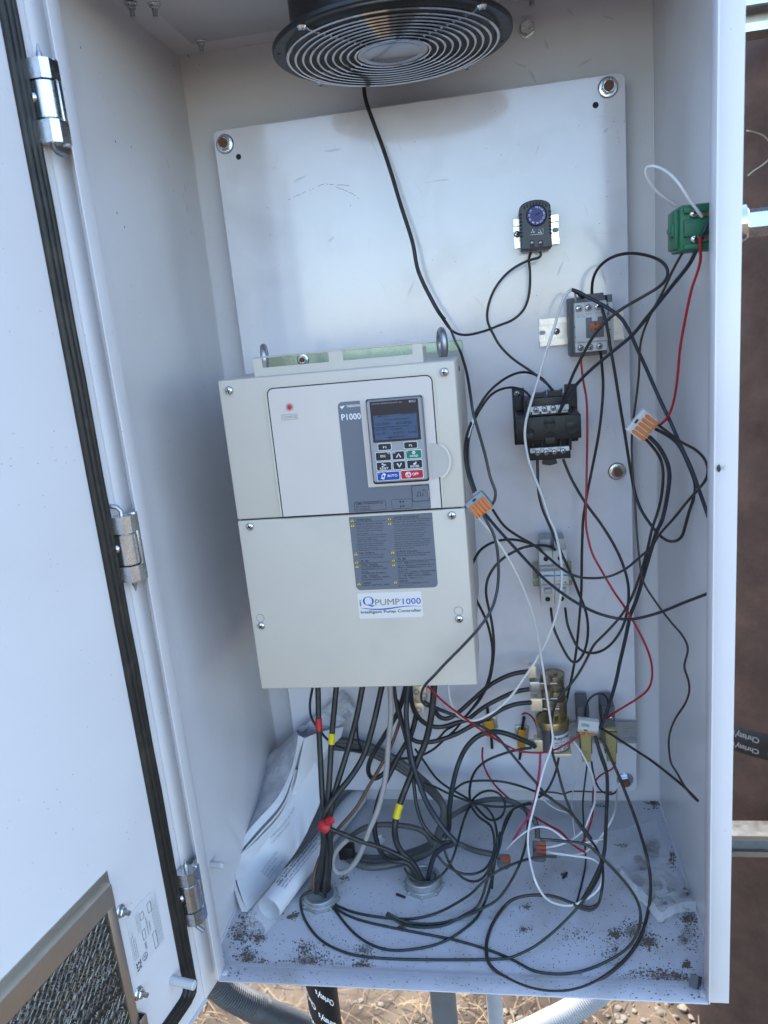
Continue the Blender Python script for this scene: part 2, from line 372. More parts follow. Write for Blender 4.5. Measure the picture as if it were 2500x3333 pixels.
def screw(parent, name, c, axis, r, h, m='zinc', slot=True, ang=20):
    """pan head screw with a cross recess"""
    axis = V(axis).normalized(); mb = MB(); mb.lathe(c, axis, [(r * 1.02, 0), (r, h * 0.35), (r * 0.82, h * 0.8), (r * 0.5, h), (1e-7, h * 1.04)], 20)
    o = part(mb, name, m, parent)
    if slot:
        s = MB(); a = axis.orthogonal().normalized(); a = Matrix.Rotation(R(ang), 3, axis) @ a; b = axis.cross(a); top = V(c) + axis * (h * 1.02)
        for u_, v_ in ((a, b), (b, a)):
            s.add([top + u_ * (r * .55 * i) + v_ * (r * .13 * j) + axis * (0.0003 * k) for k in (-1, 1) for i, j in ((-1, -1), (1, -1), (1, 1), (-1, 1))], [[0, 1, 2, 3], [4, 5, 6, 7], [0, 1, 5, 4], [1, 2, 6, 5], [2, 3, 7, 6], [3, 0, 4, 7]])
        part(s, 'cross_recess', 'gap_black', o)
    return o
def hexpts(r, rot=0): return [(r * math.cos(R(60 * i + rot)), r * math.sin(R(60 * i + rot))) for i in range(6)]
def flange_nut(parent, c, axis, r, h, name='flange_nut', stud=0.0, studr=None, studm='bolt_rust', m='zinc', rot=10):
    axis = V(axis).normalized(); a = axis.orthogonal().normalized(); b = axis.cross(a); c = V(c)
    mb = MB(); mb.lathe(c, axis, [(r * 1.38, 0), (r * 1.38, h * .12), (r * 1.2, h * .3), (r * .9, h * .34)], 26)
    hp = hexpts(r, rot); vs = [c + axis * (h * .2) + a * x + b * y for x, y in hp] + [c + axis * (h * .88) + a * x + b * y for x, y in hp] + [c + axis * h + a * x * .86 + b * y * .86 for x, y in hp]
    fs = [list(range(12, 18))] + [[k * 6 + i, k * 6 + (i + 1) % 6, (k + 1) * 6 + (i + 1) % 6, (k + 1) * 6 + i] for k in (0, 1) for i in range(6)]
    mb.add(vs, fs); o = part(mb, name, m, parent, smooth=22)
    if stud:
        s = MB(); sr = studr or r * .55; s.cyl(c + axis * h * .9, c + axis * (h + stud), sr, n=16)
        part(s, 'stud', studm, o)
    return o

# ================================================================== SETTING
g = MB()
N_ = 60
def gsp(i): t = (i / N_) * 2 - 1; return math.copysign(abs(t) ** 3, t) * 400
rows = []
for i in range(N_ + 1):
    row = []
    for j in range(N_ + 1):
        x, y = gsp(i) + 0.3, gsp(j) + 0.6
        row.append(V((x, y, GZ + 0.012 * mnoise.noise(V((x * 3, y * 3, 0))))))
    rows.append(row)
g.grid(rows); solo(g, 'ground', 'ground', None, None, kind='structure')
def blob(mb, c, r, sx=1, sy=1, sz=.7):
    bm = bmesh.new(); bmesh.ops.create_icosphere(bm, subdivisions=1, radius=r)
    sd_ = random.random() * 100
    for v_ in bm.verts:
        k = 1 + .35 * mnoise.noise(v_.co * (1.2 / r) + V((sd_, 0, 0))); v_.co = V((v_.co.x * sx * k, v_.co.y * sy * k, v_.co.z * sz * k)) + V(c)
    bm.verts.index_update(); mb.add([v_.co.copy() for v_ in bm.verts], [[v_.index for v_ in f.verts] for f in bm.faces]); bm.free()
st = MB()
for i in range(4500):
    x, y = random.uniform(-.7, 1.3), random.uniform(.15, 1.5)
    r = random.choice((.0018, .0025, .003, .004, .006)) * random.uniform(.7, 1.4)
    if x > .3: r *= 1.25
    blob(st, (x, y, GZ + r * .2), r, random.uniform(.8, 1.3), random.uniform(.8, 1.3), random.uniform(.5, .8))
solo(st, 'gravel', 'stone', 'loose gravel and stones on the ground below the cabinet', 'gravel', kind='stuff', smooth=50)
sw = MB()
for i in range(4200):
    x, y = random.uniform(-.8, 1.0), random.uniform(.1, 1.4)
    if x > .45 and random.random() < .6: continue
    a = random.uniform(0, 6.28); l = random.uniform(.02, .09); d = V((math.cos(a), math.sin(a), random.uniform(-.1, .55))) * l; n_ = V((-math.sin(a), math.cos(a), 0)) * random.uniform(.0005, .0012)
    p = V((x, y, GZ + random.uniform(.002, .02))); m_ = p + d * .5 + V((0, 0, random.uniform(0, .01)))
    sw.add([p - n_, p + n_, m_ + n_, m_ - n_, p + d], [[0, 1, 2, 3], [3, 2, 4]])
solo(sw, 'dry_grass', 'straw', 'matted dry straw and grass on the ground under the cabinet', 'grass', kind='stuff', smooth=0)

# ================================================================== CABINET
cab = thing('electrical_cabinet', 'open white steel electrical cabinet with its door swung to the left', 'cabinet', (W / 2, D / 2, -0.02))
T_ = 0.002; FX0, FX1, FY = -0.006, W + 0.006, LY + 0.020
part(MB().box(FX0, FX1, D, D + T_, -.0165, H + .02), 'back_wall', 'paint', cab)
part(MB().box(-T_, 0, FY + .0016, D - .0002, -.012, H + .012), 'left_wall', 'paint', cab)
part(MB().box(W, W + T_, FY + .0016, D - .0002, -.012, H + .012), 'right_wall', 'paint', cab)
part(MB().box(.0002, W - .0002, FY + .0016, D - .0002, -.004, 0), 'floor_pan', 'paint_floor', cab)
ceil = part(MB().box(.0002, W - .0002, FY + .0016, D - .0002, H, H + T_), 'ceiling', 'paint', cab)
part(MB().box(.034, W - .034, .0, .279, H - .0022, H - .0004, .0006), 'ceiling_plate', 'paint', ceil)
part(MB().box(.0328, W - .0328, -.001, .2804, H - .0003, H + .0002), 'ceiling_joint', 'gap_black', ceil)
# front flange ring and forward sealing lip
fl = MB(); HT = H - .018
fl.box(FX0, L0 - .0002, FY, FY + .0014, -.0165, H + .02, .0005, 1); fl.box(L1 + .0002, FX1, FY, FY + .0014, -.0165, H + .02, .0007, 2)
fl.box(L0, L1, FY, FY + .0014, -.0165, LZ - .0002); fl.box(L0, L1, FY, FY + .0014, HT, H + .02)
flange = part(fl, 'front_flange', 'paint', cab)
part(MB().box(L0 - .0016, L0, LY, FY + .002, LZ - .0016, HT, .0006), 'sealing_lip', 'paint', cab)
part(MB().box(L1, L1 + .0016, LY, FY + .002, LZ - .0016, HT, .0006), 'sealing_lip', 'paint', cab)
part(MB().box(L0 + .0001, L1 - .0001, LY, FY + .002, LZ - .0018, LZ, .0006), 'sealing_lip', 'paint_floor', cab)
part(MB().box(L0 + .0001, L1 - .0001, LY, FY + .002, HT, HT + .0016, .0006), 'sealing_lip', 'paint', cab)
# floor rolls up to the lip
rl = MB(); rl.grid([[V((x, FY + .002 + .012 * (1 - t), .0004 + (LZ - .0006) * (t * t * (3 - 2 * t)))) for x in (L0, L1)] for t in [i / 8 for i in range(9)]])
part(rl, 'floor_roll', 'paint_floor', cab)
# weld beads along the inside corners
def bead(a, b, r, m='paint'):
    a, b = V(a), V(b); n = int((b - a).length / .004); pts = [a.lerp(b, i / n) + V((random.uniform(-1, 1), random.uniform(-1, 1), random.uniform(-1, 1))) * r * .12 for i in range(n + 1)]
    part(MB().tube(pts, r, 6), 'weld_bead', m, cab)
bead((W - .0008, D - .0008, .0008), (W - .0008, .035, .0008), .0016); bead((.0008, D - .0008, .0008), (.0008, 0, .0008), .0013)
bead((W - .0006, D - .0006, 0), (W - .0006, D - .0006, H), .0010); bead((.0006, D - .0006, 0), (.0006, D - .0006, H - .02), .0009)
for x in (L0 + .003, L1 - .003):
    b_ = MB(); blob(b_, (x, LY + .012, LZ + .0005), .004, 1.1, 1.5, .5); part(b_, 'weld_bead', 'paint_floor', cab)
# black slit where the back corner meets the ceiling
c1 = q('1', 1185, 360, D - .002)
part(MB().tube([q('1', x, y, D - .0015) for x, y in ((1182, 358), (1200, 372), (1235, 372), (1262, 366), (1274, 382))], .0006, 6), 'corner_gap', 'gap_black', cab)
# ceiling nuts with hanging studs
for x, y in ((.019, .140), (.0415, .150), (.048, .272), (.25, .290), (.46, .292)):
    n_ = flange_nut(cab, (x, y, H - .0024), (0, 0, -1), .0052, .005, stud=.008, studr=.0028, studm='zinc_dull')
# back bolt, hex head
bb = MB(); bc = V((.454, D - .0002, 1.0935)); hp = hexpts(.0092, 30)
bb.prism([(bc.x + x, bc.z + y) for x, y in hp], bc.y - .0085, bc.y, .0012); bb.lathe(bc, (0, -1, 0), [(.0105, 0), (.0105, .0012)], 24)
part(bb, 'hex_bolt', 'zinc', cab)
# white stop pin on the left wall
p0 = onX(*uv('8', 1255, 582), .001); p1 = p0 + V((.030, -.0, 0))
a_ = q('8', 1240, 580, .02); b_ = q('8', 1340, 588, .02)
part(MB().cyl((0.0002, .02, a_.z), (b_.x - .003, .02, a_.z), .0042, n=18).dome((b_.x - .003, .02, a_.z), (1, 0, 0), .0042, .004), 'stop_pin', 'pvc_white', cab)

# ---- door (open about 101 degrees)
th = R(101); dr = V((math.cos(th), -math.sin(th), 0)); dn = V((math.sin(th), math.cos(th), 0)); do = V((0, -.05, 0))
def DT(p): return do - dr * p.x - dn * p.y + V((0, 0, p.z))          # x = -s (towards the hinge), y = depth behind the inner face
def dmb(): return MB(DT)
DZB, DZT, DW = -.022, 1.150, .590
door = part(dmb().box(-DW, -.0015, .0, .0016, DZB, DZT, .0004, 1), 'door', 'paint_door', cab)
def dpart(mb, n, m, **k): return part(mb, n, m, door, **k)
dpart(dmb().box(-.0013, .028, -.0022, .0022, DZB, DZT, .0016), 'hinge_edge', 'paint_door')
dpart(dmb().box(-DW, -.0005, -.004, .0012, DZB - .0018, DZB - .0002, .0005, 1).box(-DW, -DW + .0016, -.02, .0, DZB, DZT, .0005, 1), 'door_return', 'paint_door')
# gasket: three ridges down the hinge side, round the corner and along the bottom
def gpath(off):
    s0 = .0335 - off; zb = .0015 + off; r = .006 + off * .6; zc = .022
    s_out = .0135; pts = [V((-(.0135 + off), 0, z_)) for z_ in [DZT - .02 - i * .05 for i in range(22)]]
    pts.append(V((-(.0135 + off), 0, zb + .018)))
    for k in range(7):
        a = R(90 * k / 6); pts.append(V((-(.0135 + off + .014 * (1 - math.cos(a))), 0, zb + .014 * (1 - math.sin(a)))))
    pts += [V((-(.06 + off + i * .05), 0, zb)) for i in range(11)]
    return [p for p in pts if p.z > -.02]
gk = dmb()
for off, r in ((.0035, .0040), (.0098, .0044), (.0165, .0040)):
    pts = gpath(off); gk.tube([p + V((0, -.0015 + .0004 * math.sin(i * 2.1), 0)) for i, p in enumerate(pts)], r, 10)
gas = dpart(gk, 'gasket', 'rubber')
# filter in its aluminium holder
fx0, fx1, fzt, fzb = -.400, -.110, .2478, -.006
fr = dmb()
fr.box(fx0, fx1, -.0012, -.0002, fzt - .030, fzt)                    # strip against the door
fr.prism(rrect(fx0, -.119, fzt - .029, fzt - .0065, .001, 2), -.012, -.0105)
fr.box(fx0, -.119, -.0118, -.0010, fzt - .0075, fzt - .0062)
top = dpart(fr, 'filter_channel', 'aluminium_tan')
for dx in (-.1165,):
    sc_ = screw(door, 'channel_screw', DT(V((dx, -.0013, .2355))), dn, .0042, .0022, 'zinc', True)
fr = dmb(); fr.box(-.1290, -.1175, -.0105, -.0012, fzb, fzt - .0285, .0008); fr.box(fx0, -.1290, -.0105, -.0012, fzb, fzb + .012, .0008)
dpart(fr, 'filter_frame', 'aluminium_tan')
fr = dmb(); fr.box(-.1205, -.1095, -.0135, -.0118, fzb, .074, .0008).box(-.1110, -.1095, -.0118, -.0008, fzb, .074)
dpart(fr, 'filter_clip', 'aluminium')
dpart(dmb().box(fx0, -.1288, -.004, -.0016, fzb + .01, fzt - .028), 'filter_backing', 'mesh_back')
me_ = dmb(); random.seed(3)
def strand(pts, w, d, y):
    n = len(pts); vs = []
    for (x, z_) in pts:
        vs += [(x, y - d, z_ - w), (x, y, z_ + w)]
    me_.add(vs, [[2 * i, 2 * i + 1, 2 * i + 3, 2 * i + 2] for i in range(n - 1)])
for layer in range(3):
    y = -.0098 + layer * .0022; px_, pz_ = (.0098, .0088, .0078)[layer], (.0052, .0047, .0056)[layer]
    nr = int((fzt - .030 - fzb) / pz_) + 1; ph = (0, .37, .71)[layer]
    for r_ in range(nr):
        row = []
        for c_ in range(int((.36 - .129) / px_ * 2)):
            x = -.1291 - (c_ * .5 + ph) * px_; up_ = (c_ + r_) % 2
            zz = fzb + .012 + (r_ + ph) * pz_ + (.5 if up_ else -.5) * pz_ * .9 + random.uniform(-.0006, .0006)
            for dx_ in (-.07, .07): row.append((x + dx_ * px_ + random.uniform(-.0003, .0003), min(zz, fzt - .029)))
        strand([p for p in row if p[0] < -.1288], .00028, random.uniform(-.0007, .0009), y + random.uniform(-.0006, .0006))
for _ in range(7000):      # crimped wool of the filter medium
    x, z_, y = random.uniform(-.36, -.130), random.uniform(fzb + .012, fzt - .030), random.uniform(-.0088, -.0040)
    a = random.uniform(0, 6.28); l = random.uniform(.001, .0032); d_ = V((math.cos(a) * l, random.uniform(-.0012, .0012), math.sin(a) * l * .7)); n_ = V((-math.sin(a), random.uniform(-1, 1), math.cos(a))).normalized() * random.uniform(.00015, .0004); p_ = V((x, y, z_))
    me_.add([p_ - n_, p_ + n_, p_ + d_ + n_, p_ + d_ - n_], [[0, 1, 2, 3]])
dpart(me_, 'filter_mesh', 'mesh_metal', kind='stuff', smooth=0)
# door nuts
for s_, z_ in ((.1035, .1935), (.1017, .0885)):
    flange_nut(door, DT(V((-s_, -.0002, z_))), dn, .0052, .0055, stud=.006, studr=.0026, studm='zinc_dull')
# white bumper pin at the foot of the door
a_ = V((-.0494, 0, .0564)); 
part(dmb().cyl((-.0500, -.0002, .0545), (-.0500, -.030, .0545), .0053, n=20).dome((-.0500, -.030, .0545), (0, -1, 0), .0053, .0015), 'bumper_pin', 'pvc_white', door)
# rating label, printed sideways
lb = dpart(dmb().prism([(-.0995, .1090), (-.0488, .1085), (-.0484, .1770), (-.0700, .1790), (-.0720, .1800), (-.0985, .1795)], -.0006, -.0001), 'rating_label', 'sticker')
lp = dmb()
def dtext(s, s0, s1, z0, z1, bold=0.0):   # lettering turned 180 degrees, running along the door's vertical
    text(lp, s, 0, 0, 0, 0, 0, bold, False, lambda a, b: (-(s1 + (s0 - s1) * (1 - b)), -.0008, z0 + (z1 - z0) * a))
def drot(s, sa, sb, za, zb, bold=0.0):
    # reads downwards: start of the line at the bottom, letter tops away from the hinge
    text(lp, s, 0, 0, 0, 0, 0, bold, False, lambda a, b: (-(sa + (sb - sa) * b), -.0008, za + (zb - za) * a))
drot('SCE', .0895, .0975, .1110, .1215, .02)
drot('LISTED', .0770, .0800, .1240, .1330); drot('UL', .0805, .0850, .1150, .1210, .01)
for i, (s_, l_) in enumerate(((.0960, .155), (.0935, .160), (.0910, .150))): drot('361 Morgan Road Sequim WA 9x1', s_, s_ + .0016, .126, l_)
drot('SCE-ELJ3020', .0700, .0722, .136, .158); drot('N/GMK3', .0665, .0685, .138, .150)
for i in range(6): drot('Enclosure installation shall maintain the environmental rating of', .0505 + i * .0019, .0516 + i * .0019, .112, .172 - (i % 3) * .004)
for i in range(3): drot('conduit openings require', .0845 - i * .0022, .0857 - i * .0022, .150, .173)
for sa, sb, za, zb in ((.060, .066, .112, .132), (.060, .066, .158, .170), (.073, .079, .160, .168), (.0755, .0805, .136, .148)):
    frame(lp, rrect(-sb, -sa, za, zb, .0003, 1), rrect(-sb + .0004, -sa - .0004, za + .0004, zb - .0004, .0002, 1), -.0008, -.0006)
lp.torus((-.0828, -.0007, .1180), (0, 1, 0), .0042, .00025, 24, 4)
part(lp, 'lettering', 'ink_black', lb, smooth=0)

# ---- hinges
def hinge(x, y, z0, zu, zl, z1, tip_top, bent_up):
    hz = V((x, y, (z0 + z1) / 2)); mb = MB()
    mb.prism([(x + a, 0) for a in (0, 0, 0)], 0, 0) if False else None
    def knuckle(za, zb, r, dy):
        m_ = MB(); pts = [(-r, -.2 * r), (-.75 * r, -r), (.45 * r, -r), (r, -.45 * r), (r * 1.15, .8 * r), (-.6 * r, .8 * r)]
        m_.add([(x + a, y + b + dy, za) for a, b in pts] + [(x + a, y + b + dy, zb) for a, b in pts], [list(range(5, -1, -1)), list(range(6, 12))] + [[i, (i + 1) % 6, 6 + (i + 1) % 6, 6 + i] for i in range(6)]); return m_
    h = part(knuckle(zu, z0, .0105, 0), 'hinge', 'zinc', cab)
    part(knuckle(z1, zl, .0105, 0), 'hinge_knuckle', 'zinc', h)
    body = MB(); body.lathe((x - .001, y + .001, zl + .0006), (0, 0, 1), [(.0105, 0), (.0118, .0012), (.0118, zu - zl - .0024), (.0105, zu - zl - .0012)], 22)
    body.box(x - .016, x - .002, y + .003, y + .010, zl + .001, zu - .002, .002)
    part(body, 'hinge_body', 'zinc', h)
    part(MB().box(x + .004, x + .0115, y + .004, y + .016, z1 - .002, z0 + .002, .001), 'hinge_leaf', 'zinc', h)
    pn = MB(); pt2 = MB()
    if bent_up: pn.tube([(x - .001, y, z0 - .002), (x - .001, y, z0 + .005), (x - .004, y - .001, z0 + .009), (x - .010, y - .002, z0 + .0105), (x - .018, y - .003, z0 + .0125)], .0024, 10); pt2.lathe((x, y, z1), (0, 0, -1), [(.0028, 0), (.0028, .006), (.0016, .0075), (.0016, .009), (.0004, .013)], 12)
    else: pn.tube([(x - .002, y, z1 + .002), (x - .002, y, z1 - .003), (x + .001, y - .001, z1 - .007), (x + .006, y - .002, z1 - .010), (x + .010, y - .003, z1 - .012)], .0024, 10); pt2.lathe((x, y, z0), (0, 0, 1), [(.0028, 0), (.0028, .006), (.0016, .0075), (.0016, .009), (.0004, .014)], 12)
    part(pn, 'hinge_pin', 'zinc_dull', h); part(pt2, 'hinge_pin_tip', 'zinc_dull', h)
    screw(cab, 'hinge_screw', (x - .0085, y - .0085, (zu + zl) / 2 + .002), (-.25, -1, 0), .0046, .0028, 'zinc')
    return h
hinge(.0095, -.0575, 1.0100, .9935, .9600, .9410, True, False)
hinge(.0095, -.0575, .5905, .5730, .5380, .5215, False, True)
hinge(.0095, -.0575, .1700, .1530, .1150, .0990, False, True) if False else hinge(.0095, -.0575, .1680, .1520, .1150, .0985, False, False)

# scuffs and crumbs stuck to the left wall
random.seed(5)
for x, y, l, a in ((1135, 1105, 34, 75), (1240, 1335, 40, 80), (1262, 1400, 46, 78), (1250, 1270, 30, 85), (1290, 1570, 26, 60)):
    ps = []
    for i in range(10):
        t_ = i / 9 * 2 * math.pi; u_ = x + math.cos(R(a)) * l * math.cos(t_) - math.sin(R(a)) * 5 * math.sin(t_) * random.uniform(.5, 1.2); v_ = y + math.sin(R(a)) * l * math.cos(t_) + math.cos(R(a)) * 5 * math.sin(t_)
        ps.append(onX(*uv('1', u_, v_), .0003))
    part(MB().add(ps, [list(range(10))]), 'scuff', 'scuff_grey', cab, smooth=0)
for x, y in ((500, 628), (515, 738), (780, 955), (888, 995), (1168, 908), (790, 1436), (840, 1530), (1170, 1285), (1172, 445), (545, 320)):
    c_ = onX(*uv('1', x, y), .0004); r_ = random.uniform(.0006, .0012)
    part(MB().add([c_ + V((0, r_ * random.uniform(.5, 1.4) * math.cos(6.283 * i / 5), r_ * random.uniform(.6, 1.8) * math.sin(6.283 * i / 5))) for i in range(5)], [list(range(5))]), 'dirt_speck', 'bug', cab, smooth=0)
# grey hand smudges on the back wall round the bolt
for x, y, l, a in ((205, 100, 34, -8), (330, 265, 36, 70), (175, 390, 40, 20), (245, 455, 50, 62), (560, 375, 48, -32), (700, 105, 40, 15), (470, 70, 28, 50)):
    ps = []
    for i in range(12):
        t_ = i / 12 * 2 * math.pi; u_ = x + math.cos(R(a)) * l * math.cos(t_) - math.sin(R(a)) * 9 * math.sin(t_) * random.uniform(.4, 1.3); v_ = y + math.sin(R(a)) * l * math.cos(t_) + math.cos(R(a)) * 9 * math.sin(t_) * random.uniform(.4, 1.3)
        ps.append(q('3', u_, v_, D - .0003))
    part(MB().add(ps, [list(range(12))]), 'scuff', 'scuff_grey', cab, smooth=0)
# outside latch on the right wall: washer and hex head
lt = V((FX1 + .0004, -.0115, 0)); lc = q('3', 1560, 1335, -.012)
lm = MB(); lm.lathe((FX1 - .003, -.005, lc.z), (1, 0, 0), [(.018, 0), (.019, .002), (.019, .0095), (.0165, .0115)], 36)
la = part(lm, 'latch_collar', 'chrome', cab)
hm = MB(); hp = hexpts(.0125, 20); c0 = V((FX1 + .0085, -.005, lc.z))
hm.add([c0 + V((0, a, b)) for a, b in hp] + [c0 + V((.024, a, b)) for a, b in hp], [list(range(5, -1, -1)), list(range(6, 12))] + [[i, (i + 1) % 6, 6 + (i + 1) % 6, 6 + i] for i in range(6)])
part(hm, 'latch_hex', 'zinc', la)

# ================================================================== MOUNTING PANEL
PX0, PX1, PZ0, PZ1 = .0417, .5666, .0366, 1.0223
pan = thing('mounting_panel', 'white steel mounting panel bolted to the back of the cabinet', 'panel', ((PX0 + PX1) / 2, YP, PZ0))
part(MB().prism(rrect(PX0, PX1, PZ0, PZ1, .008, 5), YP, YP + .0028, .0009), 'plate', 'paint_panel', pan)
for a, b in ((PX0, PX0 + .0015), (PX1 - .0015, PX1)): part(MB().box(a, b, YP + .0028, YP + .018, PZ0 + .03, PZ1 - .03), 'edge_return', 'paint_panel', pan)
for c in ((.057, 1.0045), (.546, 1.0075), (.547, .532), (.549, .057), (.059, .532)):
    flange_nut(pan, (c[0], YP - .0001, c[1]), (0, -1, 0), .0088, .0085, stud=.0025, studr=.0060, rot=25)
    part(MB().cyl((c[0], YP + .003, c[1]), (c[0], D - .0003, c[1]), .006, n=14), 'standoff', 'zinc_dull', pan)
for c in ((.073, .987), (.531, .990)):
    part(MB().cyl((c[0], YP - .0004, c[1]), (c[0], YP + .002, c[1]), .0036, n=20), 'bolt_hole', 'gap_black', pan)
# scratch marks with their own shape
for pts in (((800 + 250 * .5425, 1200 * .5425), (800 + 360 * .5425, 1150 * .5425), (800 + 470 * .5425, 1103 * .5425), (800 + 630 * .5425, 1113 * .5425)), ((800 + 540 * .5425, 1120 * .5425), (800 + 640 * .5425, 1160 * .5425), (800 + 690 * .5425, 1200 * .5425)),
            ((800 + 180 * .5425, 930 * .5425), (800 + 195 * .5425, 975 * .5425)), ((2010, 420), (2016, 470))):
    ps = [onY(u_, v_, YP - .0002) for u_, v_ in pts]; mb = MB()
    fine = []
    for a, b in zip(ps, ps[1:]): fine += [a.lerp(b, i / 14) + V((random.uniform(-1, 1) * .0006, 0, random.uniform(-1, 1) * .0005)) for i in range(14)]
    for a, b in zip(fine[::1], fine[1::1]):
        if random.random() < .55: mb.add([a + V((0, 0, -.00035)), b + V((0, 0, -.00035)), b + V((0, 0, .0002)), a + V((0, 0, .0003))], [[0, 1, 2, 3]])
    part(mb, 'scratch', 'ink_grey', pan, smooth=0)

random.seed(11)
for _ in range(46):
    cx_, cz_ = random.uniform(PX0 + .03, PX1 - .02), random.uniform(.55, PZ1 - .03)
    if .09 < cx_ < .36 and cz_ < .78: continue
    l = random.uniform(.003, .014); w_ = random.uniform(.0003, .0018) if random.random() < .5 else .0003; a = random.uniform(-.6, 2.2); ps = []
    for i in range(10):
        t_ = 6.283 * i / 10; u_, v_ = l * math.cos(t_), w_ * math.sin(t_) * random.uniform(.4, 1.4); ps.append((cx_ + u_ * math.cos(a) - v_ * math.sin(a), YP - .00025, cz_ + u_ * math.sin(a) + v_ * math.cos(a)))
    part(MB().add(ps, [list(range(10))]), 'scuff', 'scuff_grey', pan, smooth=0)

# ================================================================== COOLING FAN
FC = V((.304, .137, 1.035)); FR = .1118
fan = thing('cooling_fan', 'round black cooling fan with chrome wire guard hanging from the cabinet ceiling', 'fan', (FC.x, FC.y, FC.z))
part(MB().lathe((FC.x, FC.y, 1.044), (0, 0, 1), [(.1045, 0), (.1050, .004), (.1060, H - 1.044 - .0026), (.100, H - 1.044 - .0026), (.100, .0)], 64), 'shroud', 'fan_black', fan)
part(MB().lathe((FC.x, FC.y, 1.039), (0, 0, 1), [(.1095, 0), (.1255, -.0002), (.1272, .0012), (.1272, .0045), (.1262, .0055), (.1045, .0055), (.1010, .012), (.1005, .014), (.1005, .010), (.1040, .0008)], 72), 'mounting_ring', 'fan_black', fan)
part(MB().lathe((FC.x, FC.y, 1.05), (0, 0, 1), [(.045, 0), (.047, .004), (.047, .05)], 40), 'motor_hub', 'fan_inside', fan)
for k in range(7):
    bl = MB(); a0 = 2 * math.pi * k / 7; rows = []
    for i in range(7):
        r = .045 + (.098 - .045) * i / 6; rows.append([FC + V((r * math.cos(a0 + t * .62 + i * .03), r * math.sin(a0 + t * .62 + i * .03), .022 + .03 * t)) for t in (0, .25, .5, .75, 1)])
    bl.grid(rows); part(bl, 'blade', 'fan_inside', fan)
part(MB().lathe((FC.x, FC.y, 1.1), (0, 0, 1), [(.0995, 0), (.0995, .003)], 48), 'back_plate', 'fan_inside', fan)
for k in range(10):
    r = .0400 + (FR - .0400) * k / 9
    part(MB().torus((FC.x, FC.y, FC.z - .0018 * (k < 9)), (0, 0, 1), r, .00135 if k < 9 else .0016, 72, 6), 'guard_ring', 'chrome', fan)
part(MB().lathe((FC.x, FC.y, FC.z - .0006), (0, 0, -1), [(.0375, 0), (.0375, .0012), (.0345, .0022), (.0335, .0016), (.0300, .0010), (.0290, .0016), (1e-7, .0018)], 48), 'guard_cap', 'cap_metal', fan)
for ang in (52, 142, 232, 322):
    a = R(ang); d = V((math.cos(a), math.sin(a), 0))
    pts = [FC + d * r + V((0, 0, z_)) for r, z_ in ((.034, .0016), (.06, .0017), (.09, .0017), (FR + .001, .0017), (FR + .004, .0035), (FR + .008, .0042))]
    part(MB().tube(pts, .0013, 6), 'guard_spoke', 'chrome', fan)
    part(MB().torus(FC + d * (FR + .0105) + V((0, 0, .003)), (0, 0, 1), .0035, .0013, 16, 6), 'guard_eyelet', 'chrome', fan)
    screw(fan, 'guard_screw', FC + d * (FR + .0105) + V((0, 0, .003)), (0, 0, -1), .0040, .0034, 'zinc')
for ang in (8, 98, 188, 278):
    a = R(ang + 8); c = FC + V((math.cos(a), math.sin(a), 0)) * .1205 + V((0, 0, .0036))
    part(MB().lathe(c, (0, 0, 1), [(.0022, 0), (.0022, .003)], 12), 'screw_hole', 'gap_black', fan)

# ================================================================== PUMP DRIVE
drv = thing('pump_drive', 'beige wall-mounted pump drive with keypad and grey warning labels', 'pump drive', ((DX0 + DX1) / 2, (DY + YP) / 2, DZ0))
zs = (q('V', 180, 1190, DY).z + q('V', 1535, 1108, DY).z) / 2      # seam between the two covers
part(MB().box(DX0 + .006, DX1 - .003, DY + .020, YP - .0003, DZ0 + .02, DZ1 - .0006, .003), 'housing', 'drive_body', drv)
up = MB(); up.box(DX0, DX1, DY, DY + .105, zs + .0006, DZ1, .0022, 3); upper = part(up, 'upper_cover', 'drive_body', drv)
lo = MB(); lo.box(DX0, DX1 - .0002, DY - .0006, DY + .10, DZ0, zs - .0006, .0018, 3); lower = part(lo, 'lower_cover', 'drive_body', drv)
part(MB().box(DX0 + .004, DX1 - .004, DY + .0012, DY + .09, zs - .0012, zs + .0012), 'seam', 'gap_black', drv)
# front panel inset with dark joint
x0, x1, z0, z1 = rect('V', (352, 405), (1338, 312), (1392, 1122), (452, 1178), DY)
z0 = zs + .0012
jo = part(MB().prism(rrect(x0 - .0012, x1 + .0012, z0, z1 + .0012, .007, 4, (0, 0, 1, 1)), DY - .0006, DY + .001), 'panel_joint', 'gap_black', upper)
rim = MB(); frame(rim, rrect(x0 - .0034, x1 + .0034, z0 + .0006, z1 + .0034, .009, 4, (0, 0, 1, 1)), rrect(x0 - .0012, x1 + .0012, z0 + .0006, z1 + .0012, .007, 4, (0, 0, 1, 1)), DY - .0014, DY + .001)
part(rim, 'panel_rim', 'drive_body', upper)
fp = part(MB().prism(rrect(x0, x1, z0 + .0006, z1, .006, 4, (0, 0, 1, 1)), DY - .0022, DY + .001, .0005), 'front_panel', 'drive_panel', drv)
FPY = DY - .0022
